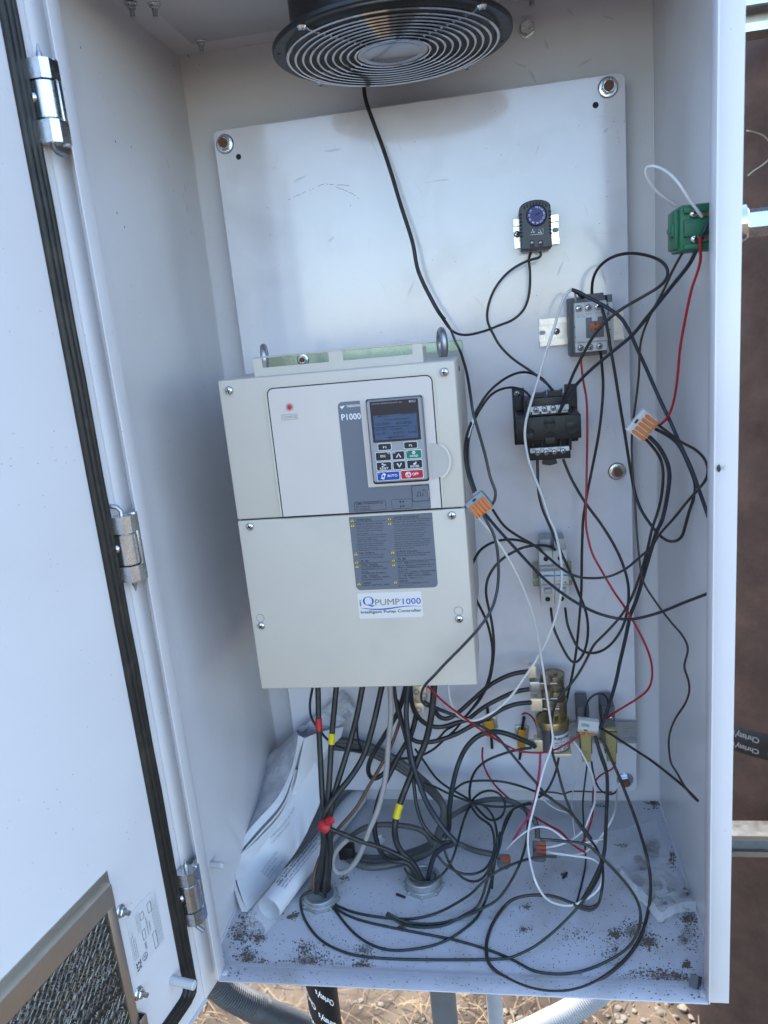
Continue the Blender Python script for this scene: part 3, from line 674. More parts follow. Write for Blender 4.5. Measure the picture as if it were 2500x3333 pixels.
# grey name strip
gx0, gx1, gz0, gz1 = rect('K', (78, 215), (1330, 100), (1335, 1630), (235, 1700), FPY)
gx1 = q('K', 1325, 1450, FPY).x
Lq = lambda x, y: q('K', x, y, FPY)
kz0 = Lq(900, 1310).z; kx0 = Lq(480, 700).x; ztop = Lq(200, 195).z
strip = MB(); strip.prism([(gx0, gz0), (gx1, gz0), (gx1, kz0 - .0015), (kx0 - .004, kz0 - .0015), (kx0 - .004, ztop)] + [(gx0 + .005 - .005 * math.sin(R(a)), ztop - .005 + .005 * math.cos(R(a))) for a in (0, 30, 60, 90)], FPY - .0004, FPY + .0004)
nm = part(strip, 'name_strip', 'label_grey', fp); SY = FPY - .0006
wt = MB(); textq(wt, 'YASKAWA', 'K', (200, 278), (385, 260), (195, 243), SY, .008); textq(wt, 'P1000', 'K', (138, 452), (398, 430), (124, 368), SY, .006)
def logo(pts): wt.prism([((lambda p: (p.x, p.z))(q('K', *p_, SY))) for p_ in pts][::-1], SY, SY + .0002)
logo([(112, 258), (128, 256), (138, 275), (150, 252), (175, 248), (125, 312), (138, 285), (122, 285)])
part(wt, 'lettering', 'ink_white', nm, smooth=0)
bt = MB(); textq(bt, 'CIMR-PW4A0058FAA', 'K', (320, 1594), (696, 1572), (318, 1562), SY, .003); textq(bt, '400V 3PHASE 58A', 'K', (322, 1632), (520, 1620), (322, 1610), SY); textq(bt, 'S/N : 1W25400E9990005', 'K', (326, 1664), (530, 1652), (326, 1645), SY)
def krect(mb, tl, tr, br, bl, r, t, Y):
    a = rect('K', tl, tr, br, bl, Y); frame(mb, rrect(*a, r), rrect(a[0] + t, a[1] - t, a[2] + t, a[3] - t, r * .8), Y, Y + .0002)
krect(bt, (302, 1555), (728, 1530), (735, 1650), (308, 1682), .002, .00035, SY); krect(bt, (805, 1522), (1085, 1505), (1090, 1632), (812, 1650), .002, .0003, SY)
for x, y in ((926, 1548), (962, 1546), (932, 1609), (967, 1607)):
    p = q('K', x, y, SY); bt.prism(circ(p.x, p.z, .0010, 12), SY, SY + .0002)
part(bt, 'model_print', 'ink_black', nm, smooth=0)
# service port flap
a = rect('K', (1080, 1335), (1305, 1318), (1325, 1525), (1100, 1540), SY)
pf = part(MB().prism(rrect(*a, .001), FPY - .0012, FPY), 'port_flap', 'label_grey', fp)
pl = MB(); frame(pl, rrect(a[0] - .0004, a[1] + .0004, a[2] - .0004, a[3] + .0004, .001), rrect(a[0] + .0001, a[1] - .0001, a[2] + .0001, a[3] - .0001, .001), FPY - .0013, FPY - .0006)
pl.tube([q('K', x, y, FPY - .0014) for x, y in ((1160, 1450), (1162, 1420), (1180, 1408), (1195, 1425), (1198, 1455), (1212, 1472), (1232, 1460), (1232, 1430))], .0003, 6)
for r_ in (((1222, 1380), (1255, 1377), (1257, 1402), (1225, 1405)), ((1142, 1462), (1178, 1460), (1180, 1478), (1144, 1480))):
    krect(pl, *r_, .0003, .0003, FPY - .0015)
part(pl, 'port_print', 'ink_black', pf, smooth=0)
part(MB().box(q('K', 1298, 1400, SY).x, q('K', 1318, 1400, SY).x, FPY - .003, FPY - .001, q('K', 1300, 1490, SY).z, q('K', 1300, 1385, SY).z, .0006), 'port_catch', 'keypad_rim', fp)
# charge lamp and its print
p = q('V', 484, 507, FPY); part(MB().lathe((p.x, FPY, p.z), (0, -1, 0), [(.0042, 0), (.0042, .0002), (.0035, .0001)], 20), 'lamp_hole', 'ink_faint', fp)
part(MB().dome((p.x, FPY - .0002, p.z), (0, -1, 0), .0024, .0022), 'charge_lamp', 'led', fp, label='glowing red charge lamp')
cp = MB(); textq(cp, 'CHARGE', 'V', (445, 577), (525, 571), (444, 560), FPY - .0004, .002); a = rect('V', (437, 553), (532, 546), (534, 578), (438, 586), FPY)
frame(cp, rrect(*a, .001), rrect(a[0] + .0003, a[1] - .0003, a[2] + .0003, a[3] - .0003, .001), FPY - .0004, FPY - .0001); part(cp, 'lettering', 'ink_faint', fp, smooth=0)
# half-moon finger grip
p = q('V', 1330, 832, FPY); gr = MB(); gr.prism([(p.x + .0195 * math.cos(R(t)), p.z + .0195 * math.sin(R(t))) for t in range(-90, 91, 10)], FPY - .0005, FPY); part(gr, 'finger_grip', 'grip_grey', fp)
gr = MB(); arc = [(p.x + .0195 * math.cos(R(t)), p.z + .0195 * math.sin(R(t))) for t in range(-62, 63, 6)]; arc2 = [(p.x + .0222 * math.cos(R(t)), p.z + .0222 * math.sin(R(t))) for t in range(-62, 63, 6)]
gr.prism(arc2 + arc[::-1], FPY - .0014, FPY); part(gr, 'grip_rim', 'drive_panel', fp)
# keypad
KY = FPY - .0075
kx = rect('K', (452, 188), (1213, 118), (1303, 1248), (572, 1302), KY)
wl = MB(); ko = (kx[0] - .0032, kx[1] + .0012, kx[2] - .0045, kx[3] + .0015)
frame(wl, rrect(*ko, .003), rrect(ko[0] + .002, ko[1] - .0008, ko[2] + .002, ko[3] - .0008, .0024), FPY - .0022, FPY); part(wl, 'keypad_surround', 'drive_panel', fp)
part(MB().prism(rrect(ko[0] + .001, ko[1] - .0005, ko[2] + .001, ko[3] - .0004, .0024), FPY - .0006, FPY + .0002), 'keypad_well', 'gap_black', fp)
for y in (415, 470, 805, 905, 1000, 1060, 1145, 1245):
    p = q('K', 505, y, FPY); part(MB().box(ko[0] + .0022, kx[0] - .0004, FPY - .003, FPY - .0005, p.z - .0012, p.z + .0012), 'latch_rib', 'keypad_rim', fp)
kp = part(MB().prism(rrect(*kx, .003), KY, FPY - .0004, .0012), 'keypad', 'keypad_rim', drv)
a = rect('K', (470, 205), (1200, 140), (1285, 1232), (580, 1285), KY)
part(MB().prism(rrect(*a, .0022), KY - .0004, KY + .0004), 'keypad_face', 'keypad_grey', kp); K2 = KY - .0004
def kq(tl, tr, br, bl, Y=K2): return rect('K', tl, tr, br, bl, Y)
a = kq((508, 203), (1163, 146), (1205, 706), (563, 752)); part(MB().prism(rrect(*a, .0008), K2 - .0004, K2 + .0002), 'screen_glass', 'screen_glass', kp)
a = kq((557, 392), (1143, 341), (1170, 678), (592, 720)); part(MB().prism(rrect(*a, .0004), K2 - .0006, K2 - .0003), 'lcd_screen', 'lcd', kp)
t = MB(); Y3 = K2 - .0008
for s, bl, br, tl in (('- MODE -', (600, 415), (780, 402), (598, 388)), ('DRV Rdy', (945, 388), (1120, 374), (942, 360)), ('Auto Setpoint', (708, 462), (1040, 437), (706, 432)), ('U5-99=', (592, 528), (785, 508), (590, 490)), ('40.0PSI', (868, 506), (1075, 490), (864, 468)),
                      ('U1-02=', (600, 592), (748, 580), (598, 562)), ('0.00Hz', (802, 585), (958, 572), (800, 555)), ('U1-91=', (605, 652), (752, 640), (603, 622)), ('0.2PSI', (832, 634), (980, 622), (830, 604)), ('<-MONITOR->', (740, 695), (1010, 672), (738, 668)), ('U.Ref', (1036, 615), (1140, 608), (1034, 592))):
    textq(t, s, 'K', bl, br, tl, Y3, .004)
krect(t, (1028, 528), (1138, 519), (1146, 612), (1034, 620), .0003, .00025, Y3); krect(t, (586, 545), (1030, 520), (1030, 523), (586, 548), .0001, .0003, Y3)
part(t, 'lcd_print', 'lcd_ink', kp, smooth=0)
t = MB(); textq(t, 'DIGITAL OPERATOR JVOP-183', 'K', (540, 248), (942, 212), (538, 224), K2 - .0006, .003)
a = kq((1042, 178), (1130, 170), (1133, 198), (1044, 206)); t.prism(rrect(*a, .0003), K2 - .0006, K2 - .0003); part(t, 'screen_print', 'ink_faint', kp, smooth=0)
t = MB(); textq(t, 'ALM', 'K', (1058, 200), (1124, 194), (1056, 178), K2 - .0008, .004); part(t, 'alarm_print', 'ink_black', kp, smooth=0)
BT = [('black', (622, 770), (800, 757), (803, 842), (630, 855), 'F1', (695, 828), (735, 825), (693, 800)), ('black', (974, 746), (1152, 732), (1155, 820), (982, 830), 'F2', (1045, 802), (1085, 799), (1043, 775)),
      ('black', (590, 888), (795, 873), (800, 982), (600, 996), 'ESC', (660, 950), (730, 945), (658, 920)), ('black', (816, 872), (978, 860), (983, 970), (823, 980), '', 0, 0, 0), ('green', (1002, 858), (1208, 843), (1214, 952), (1010, 968), 'HAND', (1056, 945), (1166, 938), (1055, 916)),
      ('black', (602, 1020), (803, 1006), (808, 1114), (614, 1128), 'RESET', (653, 1115), (766, 1108), (652, 1087)), ('black', (828, 1005), (993, 993), (998, 1102), (836, 1112), '', 0, 0, 0), ('black', (1016, 992), (1218, 978), (1224, 1086), (1022, 1100), 'ENTER', (1063, 1086), (1183, 1078), (1062, 1058)),
      ('blue', (613, 1152), (910, 1136), (917, 1246), (624, 1264), 'AUTO', (750, 1215), (886, 1206), (748, 1180)), ('red', (932, 1130), (1228, 1113), (1236, 1222), (942, 1240), 'OFF', (1088, 1194), (1172, 1187), (1086, 1157))]
for col, tl, tr, br, bl, s, b1, b2, b3 in BT:
    a = kq(tl, tr, br, bl); rr_ = .0011
    b = part(MB().prism(rrect(*a, rr_), K2 - .0006, K2, .0002), 'button', 'button_' + col, kp)
    t = MB(); frame(t, rrect(a[0] - .0004, a[1] + .0004, a[2] - .0004, a[3] + .0004, rr_), rrect(a[0], a[1], a[2], a[3], rr_), K2 - .0003, K2); part(t, 'button_edge', 'ink_white', kp, smooth=0)
    if s:
        t = MB(); textq(t, s, 'K', b1, b2, b3, K2 - .0008, .004); part(t, 'button_print', 'ink_white', kp, smooth=0)
t = MB(); Yk = K2 - .0008
def kl(pts, r): t.tube([q('K', *p_, Yk) for p_ in pts], r, 5)
kl([(875, 950), (902, 900), (930, 946)], .0006); kl([(882, 1030), (915, 1078), (940, 1026)], .0006); kl([(675, 1036), (730, 1050), (678, 1074)], .0006); kl([(1135, 1005), (1135, 1035), (1105, 1038)], .0005); kl([(1118, 1022), (1103, 1038), (1120, 1048)], .0004)
kl([(1104, 862), (1126, 884), (1106, 906), (1084, 886), (1104, 862)], .0004); kl([(1104, 874), (1106, 894)], .0004)
p = q('K', 1033, 1182, Yk); t.torus(p, (0, 1, 0), .0027, .00035, 24, 5); kl([(1008, 1168), (1060, 1163), (1036, 1204), (1008, 1168)], .0005)
p = q('K', 696, 1203, Yk); t.torus(p, (0, 1, 0), .0016, .0004, 22, 5); kl([(665, 1225), (690, 1238), (712, 1238)], .0006); kl([(690, 1172), (712, 1172), (728, 1185)], .0006)
for k_, b1, b2, b3 in (('M+', (752, 905), (792, 902), (752, 883)), ('+M', (818, 902), (858, 898), (817, 880))): textq(t, k_, 'K', b1, b2, b3, Yk)
part(t, 'key_symbols', 'ink_white', kp, smooth=0)
for x, y in ((1020, 874), (637, 1168)):
    p = q('K', x, y, Yk); part(MB().prism(circ(p.x, p.z, .0008, 12), Yk, Yk + .0003), 'status_dot', 'ink_faint', kp)
# warning label on the lower cover
LYY = DY - .0006
a = rect('M', (158, 190), (1342, 122), (1420, 1185), (262, 1225), LYY)
wl_ = part(MB().prism(rrect(*a, .005, 4, (1, 1, 0, 0)), LYY - .0003, LYY + .0003), 'warning_label', 'label_grey', lower); WY = LYY - .0005
t = MB()
def mt(s, x, y, x2, h, y2=None, b=0.0):
    y2 = y - (x2 - x) * .060 if y2 is None else y2
    textq(t, s, 'M', (x, y), (x2, y2), (x - .065 * h, y - h), WY, b)
def para(lines, x, y, dx=6.2, h=26):
    for s, dy, w_ in lines:
        yy = y + dy; mt(s, x + dy * .062, yy, x + dy * .062 + w_, h)
mt('WARNING', 262, 250, 478, 38); mt('AVERTISSEMENT', 792, 220, 1158, 38); mt('NPJT31470-1', 1205, 158, 1328, 16)
para([('Risk of electric shock.', 305, 375)], 262 - 16, 0, h=26); para([('Risque de décharge électrique.', 275, 520)], 792 - 16, 0, h=26)
para([('·Read manual before installing.', 345, 385), ('·Wait 5 minutes for capacitor', 372, 370), (' discharge after disconnecting', 404, 365), (' power supply.', 440, 172), ('·To conform to CE requirements,', 466, 418), (' make sure to ground the supply', 498, 415), (' neutral for 400V class.', 526, 285), ('·After opening the manual switch', 556, 415), (' between the drive and motor,', 588, 380), (' please wait 5 minutes before', 618, 370), (' inspecting, performing', 648, 282), (' maintenance or wiring the drive.', 676, 412)], 240, 0, h=22)
para([('·Lire le manuel avant l\'installation.', 308, 475), ('·Attendre 5 minutes après la coupure', 340, 520), (' de l\'alimentation, pour permettre', 374, 455), (' la décharge des condensateurs.', 400, 430), ('·Pour répondre aux exigences CE, s', 436, 490), (' assurer que le neutre soit relié', 468, 430), (' à la terre, pour la série 400V.', 498, 415), ('·Après avoir déconnecté la protection', 528, 512), (' entre le driver et le moteur, veuillez', 560, 505), (' patienter 5 minutes avain d\'effectuer', 590, 505), (' une opération de montage ou de', 618, 465), (' câblage du variateur.', 650, 280)], 770, 0, h=22)
para([('Hot Surfaces', 715, 215)], 264, 0, h=28); para([('Surfaces Chaudes', 692, 292)], 790, 0, h=28)
para([('·Top and side surfaces may', 748, 350), (' become hot. Do not touch.', 780, 345)], 256, 0, h=22); para([('·Dessus et cotés du boîtier Pouvant', 722, 490), (' devenir chaud. Ne Pas toucher.', 752, 425)], 782, 0, h=22)
para([('危 险', 836, 115)], 272, 0, h=36); para([('危 険', 806, 118)], 797, 0, h=36)
para([('有受伤、触电危险。', 886, 245)], 276, 0, h=28); para([('けが、感電のおそれがあります。', 858, 450)], 798, 0, h=28)
para([('·安装、运行前请务必仔细阅读使用说明书。', 914, 315), ('·通电时及电源切断后5分钟以内，不要打开', 946, 375), (' 端子前外罩。', 980, 105), ('·对于400V级的变频器，请确认电源的中性', 1004, 355), (' 点接地。（符合CE标准）', 1036, 235), ('·运行维护、检查或更换作业时，请在输出侧', 1064, 395), (' 开关打开后等待5分钟后再予以实施。', 1096, 305)], 272, 0, h=21)
para([('·据え付け、運転の前には必ず取扱説明書を読むこと。', 892, 525), (' 通電中および電源遮断後5分以内はフロントカバー', 922, 505), (' を外さない事。', 954, 140), ('·400V級インバータの場合は、電源の中性点が接地', 984, 530), (' されている事を確認すること。（CE対応）', 1010, 440), ('·保守・点検、配線を行う場合は、出力側開閉器を', 1040, 480), (' 遮断後5分待って実施してください。', 1074, 360)], 792, 0, h=21)
para([('注意高温', 1140, 115)], 284, 0, h=28); para([('高温注意', 1116, 118)], 804, 0, h=28)
para([('·变频器的上部、侧面会产生高温，请勿触摸。', 1174, 390)], 270, 0, h=21); para([('·インバータ上部、両側面は高温になります。', 1146, 430), (' 触らないでください。', 1178, 205)], 795, 0, h=21)
for p0, p1 in (((175, 268), (680, 240)), ((698, 238), (1348, 203)), ((235, 852), (738, 824)), ((752, 824), (1392, 795))):
    A, B = q('M', *p0, WY), q('M', *p1, WY); t.add([A, B, B + V((0, 0, .0004)), A + V((0, 0, .0004))], [[0, 1, 2, 3]])
part(t, 'lettering', 'ink_black', wl_, smooth=0)
for x, y in ((202, 235), (208, 300), (730, 208), (736, 272), (255, 708), (777, 682), (264, 825), (271, 885), (787, 800), (792, 860), (298, 1130), (817, 1106)):
    a, b, c = (q('M', *p_, WY) for p_ in ((x - 26, y + 27), (x + 30, y + 24), (x - 2, y - 26))); m_ = (a + b + c) / 3
    part(MB().add([m_ + (p_ - m_) * 1.22 + V((0, .0001, 0)) for p_ in (a, b, c)], [[0, 1, 2]]), 'symbol_border', 'ink_black', wl_, smooth=0)
    part(MB().add([a, b, c], [[0, 1, 2]]), 'warning_symbol', 'ink_yellow', wl_, smooth=0)
    part(MB().add([m_ + V((-.0003, -.0002, -.0012)), m_ + V((.0003, -.0002, -.0012)), m_ + V((.0004, -.0002, .0018)), m_ + V((-.0004, -.0002, .0018))], [[0, 1, 2, 3]]), 'symbol_mark', 'ink_black', wl_, smooth=0)
# controller sticker
a = rect('M', (272, 1275), (1192, 1240), (1205, 1605), (308, 1632), LYY); sk = part(MB().prism(rrect(*a, .002), LYY - .0002, LYY + .0003), 'name_sticker', 'sticker_beige', lower)
t = MB(); textq(t, 'PUMP', 'M', (532, 1448), (880, 1430), (528, 1362), WY, 0); textq(t, 'i', 'M', (312, 1455), (332, 1454), (306, 1365), WY, .012); textq(t, '®', 'M', (884, 1370), (900, 1369), (883, 1352), WY); part(t, 'lettering', 'ink_grey', sk, smooth=0)
t = MB(); textq(t, '1000', 'M', (925, 1430), (1182, 1418), (915, 1345), WY, .004)
cq = q('M', 432, 1382, WY); ro = .0089 * 1.0
outer = []; inner = []
for i in range(28):
    a_ = 2 * math.pi * i / 28; tk = .0004 + .0012 * abs(math.cos(a_)); rx, rz = .0062, .0053
    outer.append((cq.x + rx * math.cos(a_), cq.z + rz * math.sin(a_))); inner.append((cq.x + (rx - tk * 1.25) * math.cos(a_), cq.z + (rz - .0006) * math.sin(a_)))
frame(t, outer, inner, WY, WY + .0002)
t.prism([(lambda p_: (p_.x, p_.z))(q('M', *p_, WY)) for p_ in ((430, 1418), (470, 1445), (520, 1440), (505, 1458), (470, 1462), (440, 1440))][::-1], WY - .0001, WY + .0002)
sw_ = []
for i in range(21):
    f_ = i / 20; x = 322 + (1188 - 322) * f_; y = 1480 + 22 * math.sin(f_ * 5.6) - 8 * f_; th_ = 9 * math.sin(math.pi * f_) * (1.3 - f_) + 1.2
    sw_.append((x, y, th_))
t.prism([(lambda p_: (p_.x, p_.z))(q('M', x, y + h_, WY)) for x, y, h_ in sw_] + [(lambda p_: (p_.x, p_.z))(q('M', x, y - h_, WY)) for x, y, h_ in sw_[::-1]], WY, WY + .0002)
part(t, 'logo', 'ink_blue', sk, smooth=0)
t = MB(); textq(t, 'Intelligent Pump Controller', 'M', (330, 1572), (1188, 1545), (326, 1518), WY, .008); part(t, 'tagline', 'ink_black', sk, smooth=0)
# cover screws, keyholes
for k_, x, y in (('V', 122, 408), ('V', 1412, 297), ('V', 248, 1222), ('V', 1458, 1155)):
    p = q(k_, x, y, DY); screw(drv, 'cover_screw', (p.x, DY - .0006, p.z), (0, -1, 0), .0046, .003, 'zinc', ang=random.uniform(0, 90))
for x, y in ((565 * 1.507, 1351 * 1.507), (992 * 1.507, 1336 * 1.507)):
    p = onY(x, y, DY); screw(drv, 'cover_screw', (p.x, DY - .0008, p.z), (0, -1, 0), .0046, .003, 'zinc', ang=random.uniform(0, 90))
    kh = MB(); frame(kh, circ(p.x, p.z + .0095, .0050, 24), circ(p.x, p.z + .0095, .0044, 24), DY - .0011, DY - .0004); part(kh, 'keyhole', 'ink_faint', lower)
# lifting bracket
bz0 = DZ1; bx0, bx1 = q('V', 272, 300, DY + .018).x, q('V', 1285, 200, DY + .018).x; bz1 = (q('V', 262, 215, DY + .018).z + q('V', 1275, 128, DY + .018).z) / 2
s1 = rect('V', (318, 212), (718, 180), (720, 238), (318, 270), DY + .018); s2 = rect('V', (800, 175), (1220, 137), (1222, 190), (805, 228), DY + .018)
bk = MB(); yb0, yb1 = DY + .018, DY + .0195
bk.box(bx0, bx1, yb0, yb1, bz0 - .002, s1[2]); bk.box(bx0, bx1, yb0, yb1, s1[3], bz1); bk.box(bx0, s1[0], yb0, yb1, s1[2], s1[3]); bk.box(s1[1], s2[0], yb0, yb1, s1[2], s1[3]); bk.box(s2[1], bx1, yb0, yb1, s1[2], s1[3])
bk.box(bx0, bx0 + .0015, yb1, DY + .06, bz0 - .002, bz1 - .004); bk.box(bx1 - .0015, bx1, yb1, DY + .06, bz0 - .002, bz1 - .004); bk.box(bx0, bx1, yb0 - .0001, yb0 + .010, bz1, bz1 + .0014, .0005, 1)
part(bk, 'lifting_bracket', 'drive_body', drv)
zp0 = q('V', 1400, 195, YP - .003).z; zp1 = q('V', 1500, 100, YP - .003).z
zp = MB(); zp.prism(rrect(q('V', 290, 250, YP - .003).x, q('V', 1522, 150, YP - .003).x, zp0 - .05, zp1 - .001, .003), YP - .0030, YP - .0004, .0004); part(zp, 'back_plate', 'zinc_yellow', drv)
p = q('V', 565, 222, YP - .004); flange_nut(drv, (p.x, YP - .0032, p.z), (0, -1, 0), .0062, .006, stud=.004)
for kx_, top, yy in ((325, 125, .13), (1392, 25, .13)):
    pt_ = q('V', kx_, top, yy); R_ = (pt_.z - DZ1 - .006) / 2; R_ = .0145
    c = V((pt_.x, yy, pt_.z - R_ - .0042))
    eb = MB(); eb.torus(c, (1, .25, 0), R_, .0042, 32, 10); eb.lathe((c.x, c.y, c.z - R_ - .010), (0, 0, 1), [(.0105, 0), (.0105, .004), (.006, .006), (.005, .010)], 20); eb.cyl((c.x, c.y, DZ1 - .004), (c.x, c.y, c.z - R_ - .009), .0055, n=14)
    part(eb, 'eye_bolt', 'zinc_dull', drv)
p = q('V', 1497, 275, .09); screw(drv, 'side_screw', (DX1 - .002, .09, p.z), (1, 0, 0), .0042, .0028)

# ================================================================== DIN RAILS
def din_rail(x0, x1, zc, label, m='zinc_yellow', hole=None, slot_left=False):
    r = thing('din_rail', label, 'rail', ((x0 + x1) / 2, YP, zc), 'short mounting rails on the panel')
    mb = MB(); h = .0175; y1 = YP - .0003; prof = [(-h, -.0075), (-h, -.0063), (-h + .0065, -.0063), (-h + .0065, 0), (h - .0065, 0), (h - .0065, -.0063), (h, -.0063), (h, -.0075), (h - .0077, -.0075), (h - .0077, -.0012), (-h + .0077, -.0012), (-h + .0077, -.0075)]
    n = len(prof); mb.add([(x, y1 + y, zc + z_) for x in (x0, x1) for z_, y in prof], [list(range(n)), list(range(2 * n - 1, n - 1, -1))] + [[i, (i + 1) % n, n + (i + 1) % n, n + i] for i in range(n)])
    part(mb, 'rail_profile', m, r, smooth=20)
    for x in (hole or []):
        screw(r, 'rail_screw', (x, YP - .0016, zc), (0, -1, 0), .0042, .0032, 'zinc')
    if slot_left:
        for x in slot_left:
            part(MB().prism(rrect(x - .004, x + .004, zc - .0028, zc + .0028, .0026), YP - .0019, YP - .0014), 'rail_slot', 'plastic_grey', r)
    return r
a = rect('3', (135, 1322), (403, 1290), (405, 1462), (137, 1485), YP - .007)
din_rail(a[0], a[1], (a[2] + a[3]) / 2, 'short galvanised rail behind the blue-dial thermostat', 'zinc', [q('3', 152, 1400, YP).x], [a[1] - .004])
a = rect('4', (285, 445), (790, 400), (795, 540), (292, 600), YP - .007)
din_rail(a[0], a[1], (q('4', 285, 445, YP - .007).z + q('4', 292, 602, YP - .007).z) / 2, 'aluminium mounting rail carrying the contactor', 'aluminium', [q('4', 390, 507, YP).x], [a[0] + .004])
a = rect('E', (320, 510), (1105, 460), (1120, 850), (345, 970), YP - .007)
din_rail(a[0], a[1], (q('E', 320, 505, YP - .007).z + q('E', 345, 972, YP - .007).z) / 2, 'short yellowish rail behind the circuit breaker', 'zinc_yellow', [a[0] + .007])
zz = (q('A', 1430, 840, YP - .007).z + q('A', 1450, 1100, YP - .007).z) / 2
din_rail(q('A', 640, 900, YP - .007).x, q('A', 1450, 900, YP - .007).x, zz, 'grey rail near the panel foot holding the two fuse holders', 'zinc_dull', None, [q('A', 1330, 950, YP - .002).x, q('A', 1395, 945, YP - .002).x])

# ================================================================== THERMOSTAT
TY = YP - .044
tx0, tx1, tz0, tz1 = .4320, .4695, q('3', 268, 1490, TY).z, q('3', 268, 1197, TY).z
tm = thing('thermostat', 'small dark grey thermostat with a blue temperature dial', 'thermostat', ((tx0 + tx1) / 2, YP - .02, tz0))
arch = [(tx0, tz0), (tx1, tz0), (tx1, tz1 - .008)] + [((tx0 + tx1) / 2 + (tx1 - tx0) * .5 * math.cos(R(t_)), tz1 - .009 + .009 * math.sin(R(t_))) for t_ in range(15, 180, 15)] + [(tx0, tz1 - .008)]
part(MB().prism(arch, TY, YP - .008, .0014), 'housing', 'plastic_dkgrey', tm)
p = q('N', 395, 318, TY); rd = .0115
part(MB().lathe((p.x, TY + .0004, p.z), (0, -1, 0), [(rd + .0014, 0), (rd + .0014, .0008), (rd + .0004, .001), (rd + .0002, .0002)], 40), 'dial_ring', 'plastic_black', tm)
dl = part(MB().lathe((p.x, TY + .0004, p.z), (0, -1, 0), [(rd, 0), (rd, .0022), (rd - .0006, .0028), (1e-7, .0030)], 44), 'dial', 'dial_blue', tm, smooth=25)
t = MB()
for i, s in enumerate(('176°F', '158', '140', '122', '104', '86', '68', '50', '32', '14')):
    a_ = R(78 - i * 33); cx_, cz_ = p.x + math.cos(a_) * rd * .78, p.z + math.sin(a_) * rd * .78; w_, h_ = .0010 * (len(s) * .5 + .35), .0011
    ux = V((math.sin(a_), 0, -math.cos(a_))); uz = V((math.cos(a_), 0, math.sin(a_)))
    text(t, s, 0, 0, 0, 0, 0, .01, False, lambda a, b: V((cx_, TY - .0030, cz_)) + ux * ((a - .5) * 2 * w_) + uz * ((b - .5) * 2 * h_))
part(t, 'dial_print', 'ink_white', dl, smooth=0)
part(MB().box(p.x - .0022, p.x + .0022, TY - .0036, TY - .0026, p.z + .0005, p.z + .0012).box(p.x + .001, p.x + .004, TY - .0035, TY - .0026, p.z + .002, p.z + .0027), 'dial_slot', 'gap_black', dl)
for i in range(8):
    x = tx0 + .006 + i * .0037; zt_ = tz1 - .0032 - abs(i - 3.5) ** 2 * .0003; part(MB().box(x - .0008, x + .0008, TY - .0002, TY + .02, zt_ - .003, zt_ + .0012), 'vent_slot', 'gap_black', tm)
for sx in (tx0, tx1):
    for i in range(7):
        zc = tz0 + .016 + i * .0042; part(MB().box(sx - .0004, sx + .0004, TY + .001, TY + .012, zc - .001, zc + .001).box(sx - (.0 if sx == tx0 else .003), sx + (.003 if sx == tx0 else 0), TY - .0003, TY + .001, zc - .001, zc + .001), 'vent_slot', 'gap_black', tm)
for x_ in (350, 437):
    pp = q('N', x_, 595, TY); part(MB().prism(rrect(pp.x - .0028, pp.x + .0028, pp.z - .0085, pp.z + .0035, .0022), TY - .0004, TY + .0004), 'terminal_recess', 'plastic_black', tm)
    screw(tm, 'terminal_screw', (pp.x, TY - .0004, pp.z), (0, -1, 0), .0021, .0014, 'chrome')
t = MB()
c_ = q('N', 358, 480, TY - .0003)
for ang in (90, 210, 330):
    a_ = R(ang); t.tube([c_ + V((math.cos(a_) * .0006, 0, math.sin(a_) * .0006)), c_ + V((math.cos(a_) * .0026, 0, math.sin(a_) * .0026))], .0006, 5)
for pts in ([(335, 515), (465, 505), (462, 448), (450, 450)], [(452, 505), (430, 462), (415, 464)], [(415, 495), (440, 492)]): t.tube([q('N', *p_, TY - .0003) for p_ in pts], .00028, 5)
textq(t, 'NO', 'N', (412, 500), (440, 498), (411, 484), TY - .0004); part(t, 'housing_print', 'ink_white', tm, smooth=0)

# ================================================================== CONTACTOR
CY_ = .2100
cx0, cx1, cz0, cz1 = .4905, .5285, .6985, .7585
ct = thing('contactor', 'grey three-pole contactor with an orange indicator window', 'contactor', ((cx0 + cx1) / 2, YP - .03, cz0))
part(MB().box(cx0 - .0035, cx1 + .004, YP - .040, YP - .0078, cz0 - .006, cz1 + .006, .0012), 'base', 'contactor_dark', ct)
part(MB().box(cx0, cx1, CY_ + .012, YP - .04, cz0 - .005, cz1 + .004, .0012), 'middle_block', 'contactor_dark', ct)
part(MB().box(cx0, cx1, CY_, CY_ + .014, cz0 + .0125, cz1 - .0115, .0008), 'front_cover', 'plastic_ltgrey', ct)
for a0_, a1_ in ((cz1 - .0118, cz1 - .0005), (cz0 + .0005, cz0 + .0128)): part(MB().box(cx0, cx1, CY_ + .003, CY_ + .014, a0_, a1_, .0008), 'terminal_strip', 'plastic_ltgrey', ct)
part(MB().box(cx1, cx1 + .0085, CY_ + .009, YP - .03, cz0 + .002, cz1 - .003, .0008), 'auxiliary_block', 'plastic_ltgrey', ct)
part(MB().box(q('4', 530, 300, CY_ + .03).x, q('4', 668, 300, CY_ + .03).x, CY_ + .022, CY_ + .05, cz1 - .001, cz1 + .009, .001).box(cx1 + .003, cx1 + .009, CY_ + .02, CY_ + .05, cz1 - .012, cz1 + .006, .001), 'coil_terminal', 'contactor_dark', ct)
for x_, y_ in ((523, 378), (580, 372), (637, 365)):
    p = q('4', x_, y_, CY_ + .003); screw(ct, 'terminal_screw', (p.x, CY_ + .003, p.z), (0, -1, 0), .0042, .0026, 'chrome', ang=random.uniform(20, 60))
for x_, y_ in ((535, 613), (590, 607), (648, 602)):
    p = q('4', x_, y_, CY_ + .003); screw(ct, 'terminal_screw', (p.x, CY_ + .003, p.z), (0, -1, 0), .0038, .0026, 'zinc_dull', ang=random.uniform(20, 60))
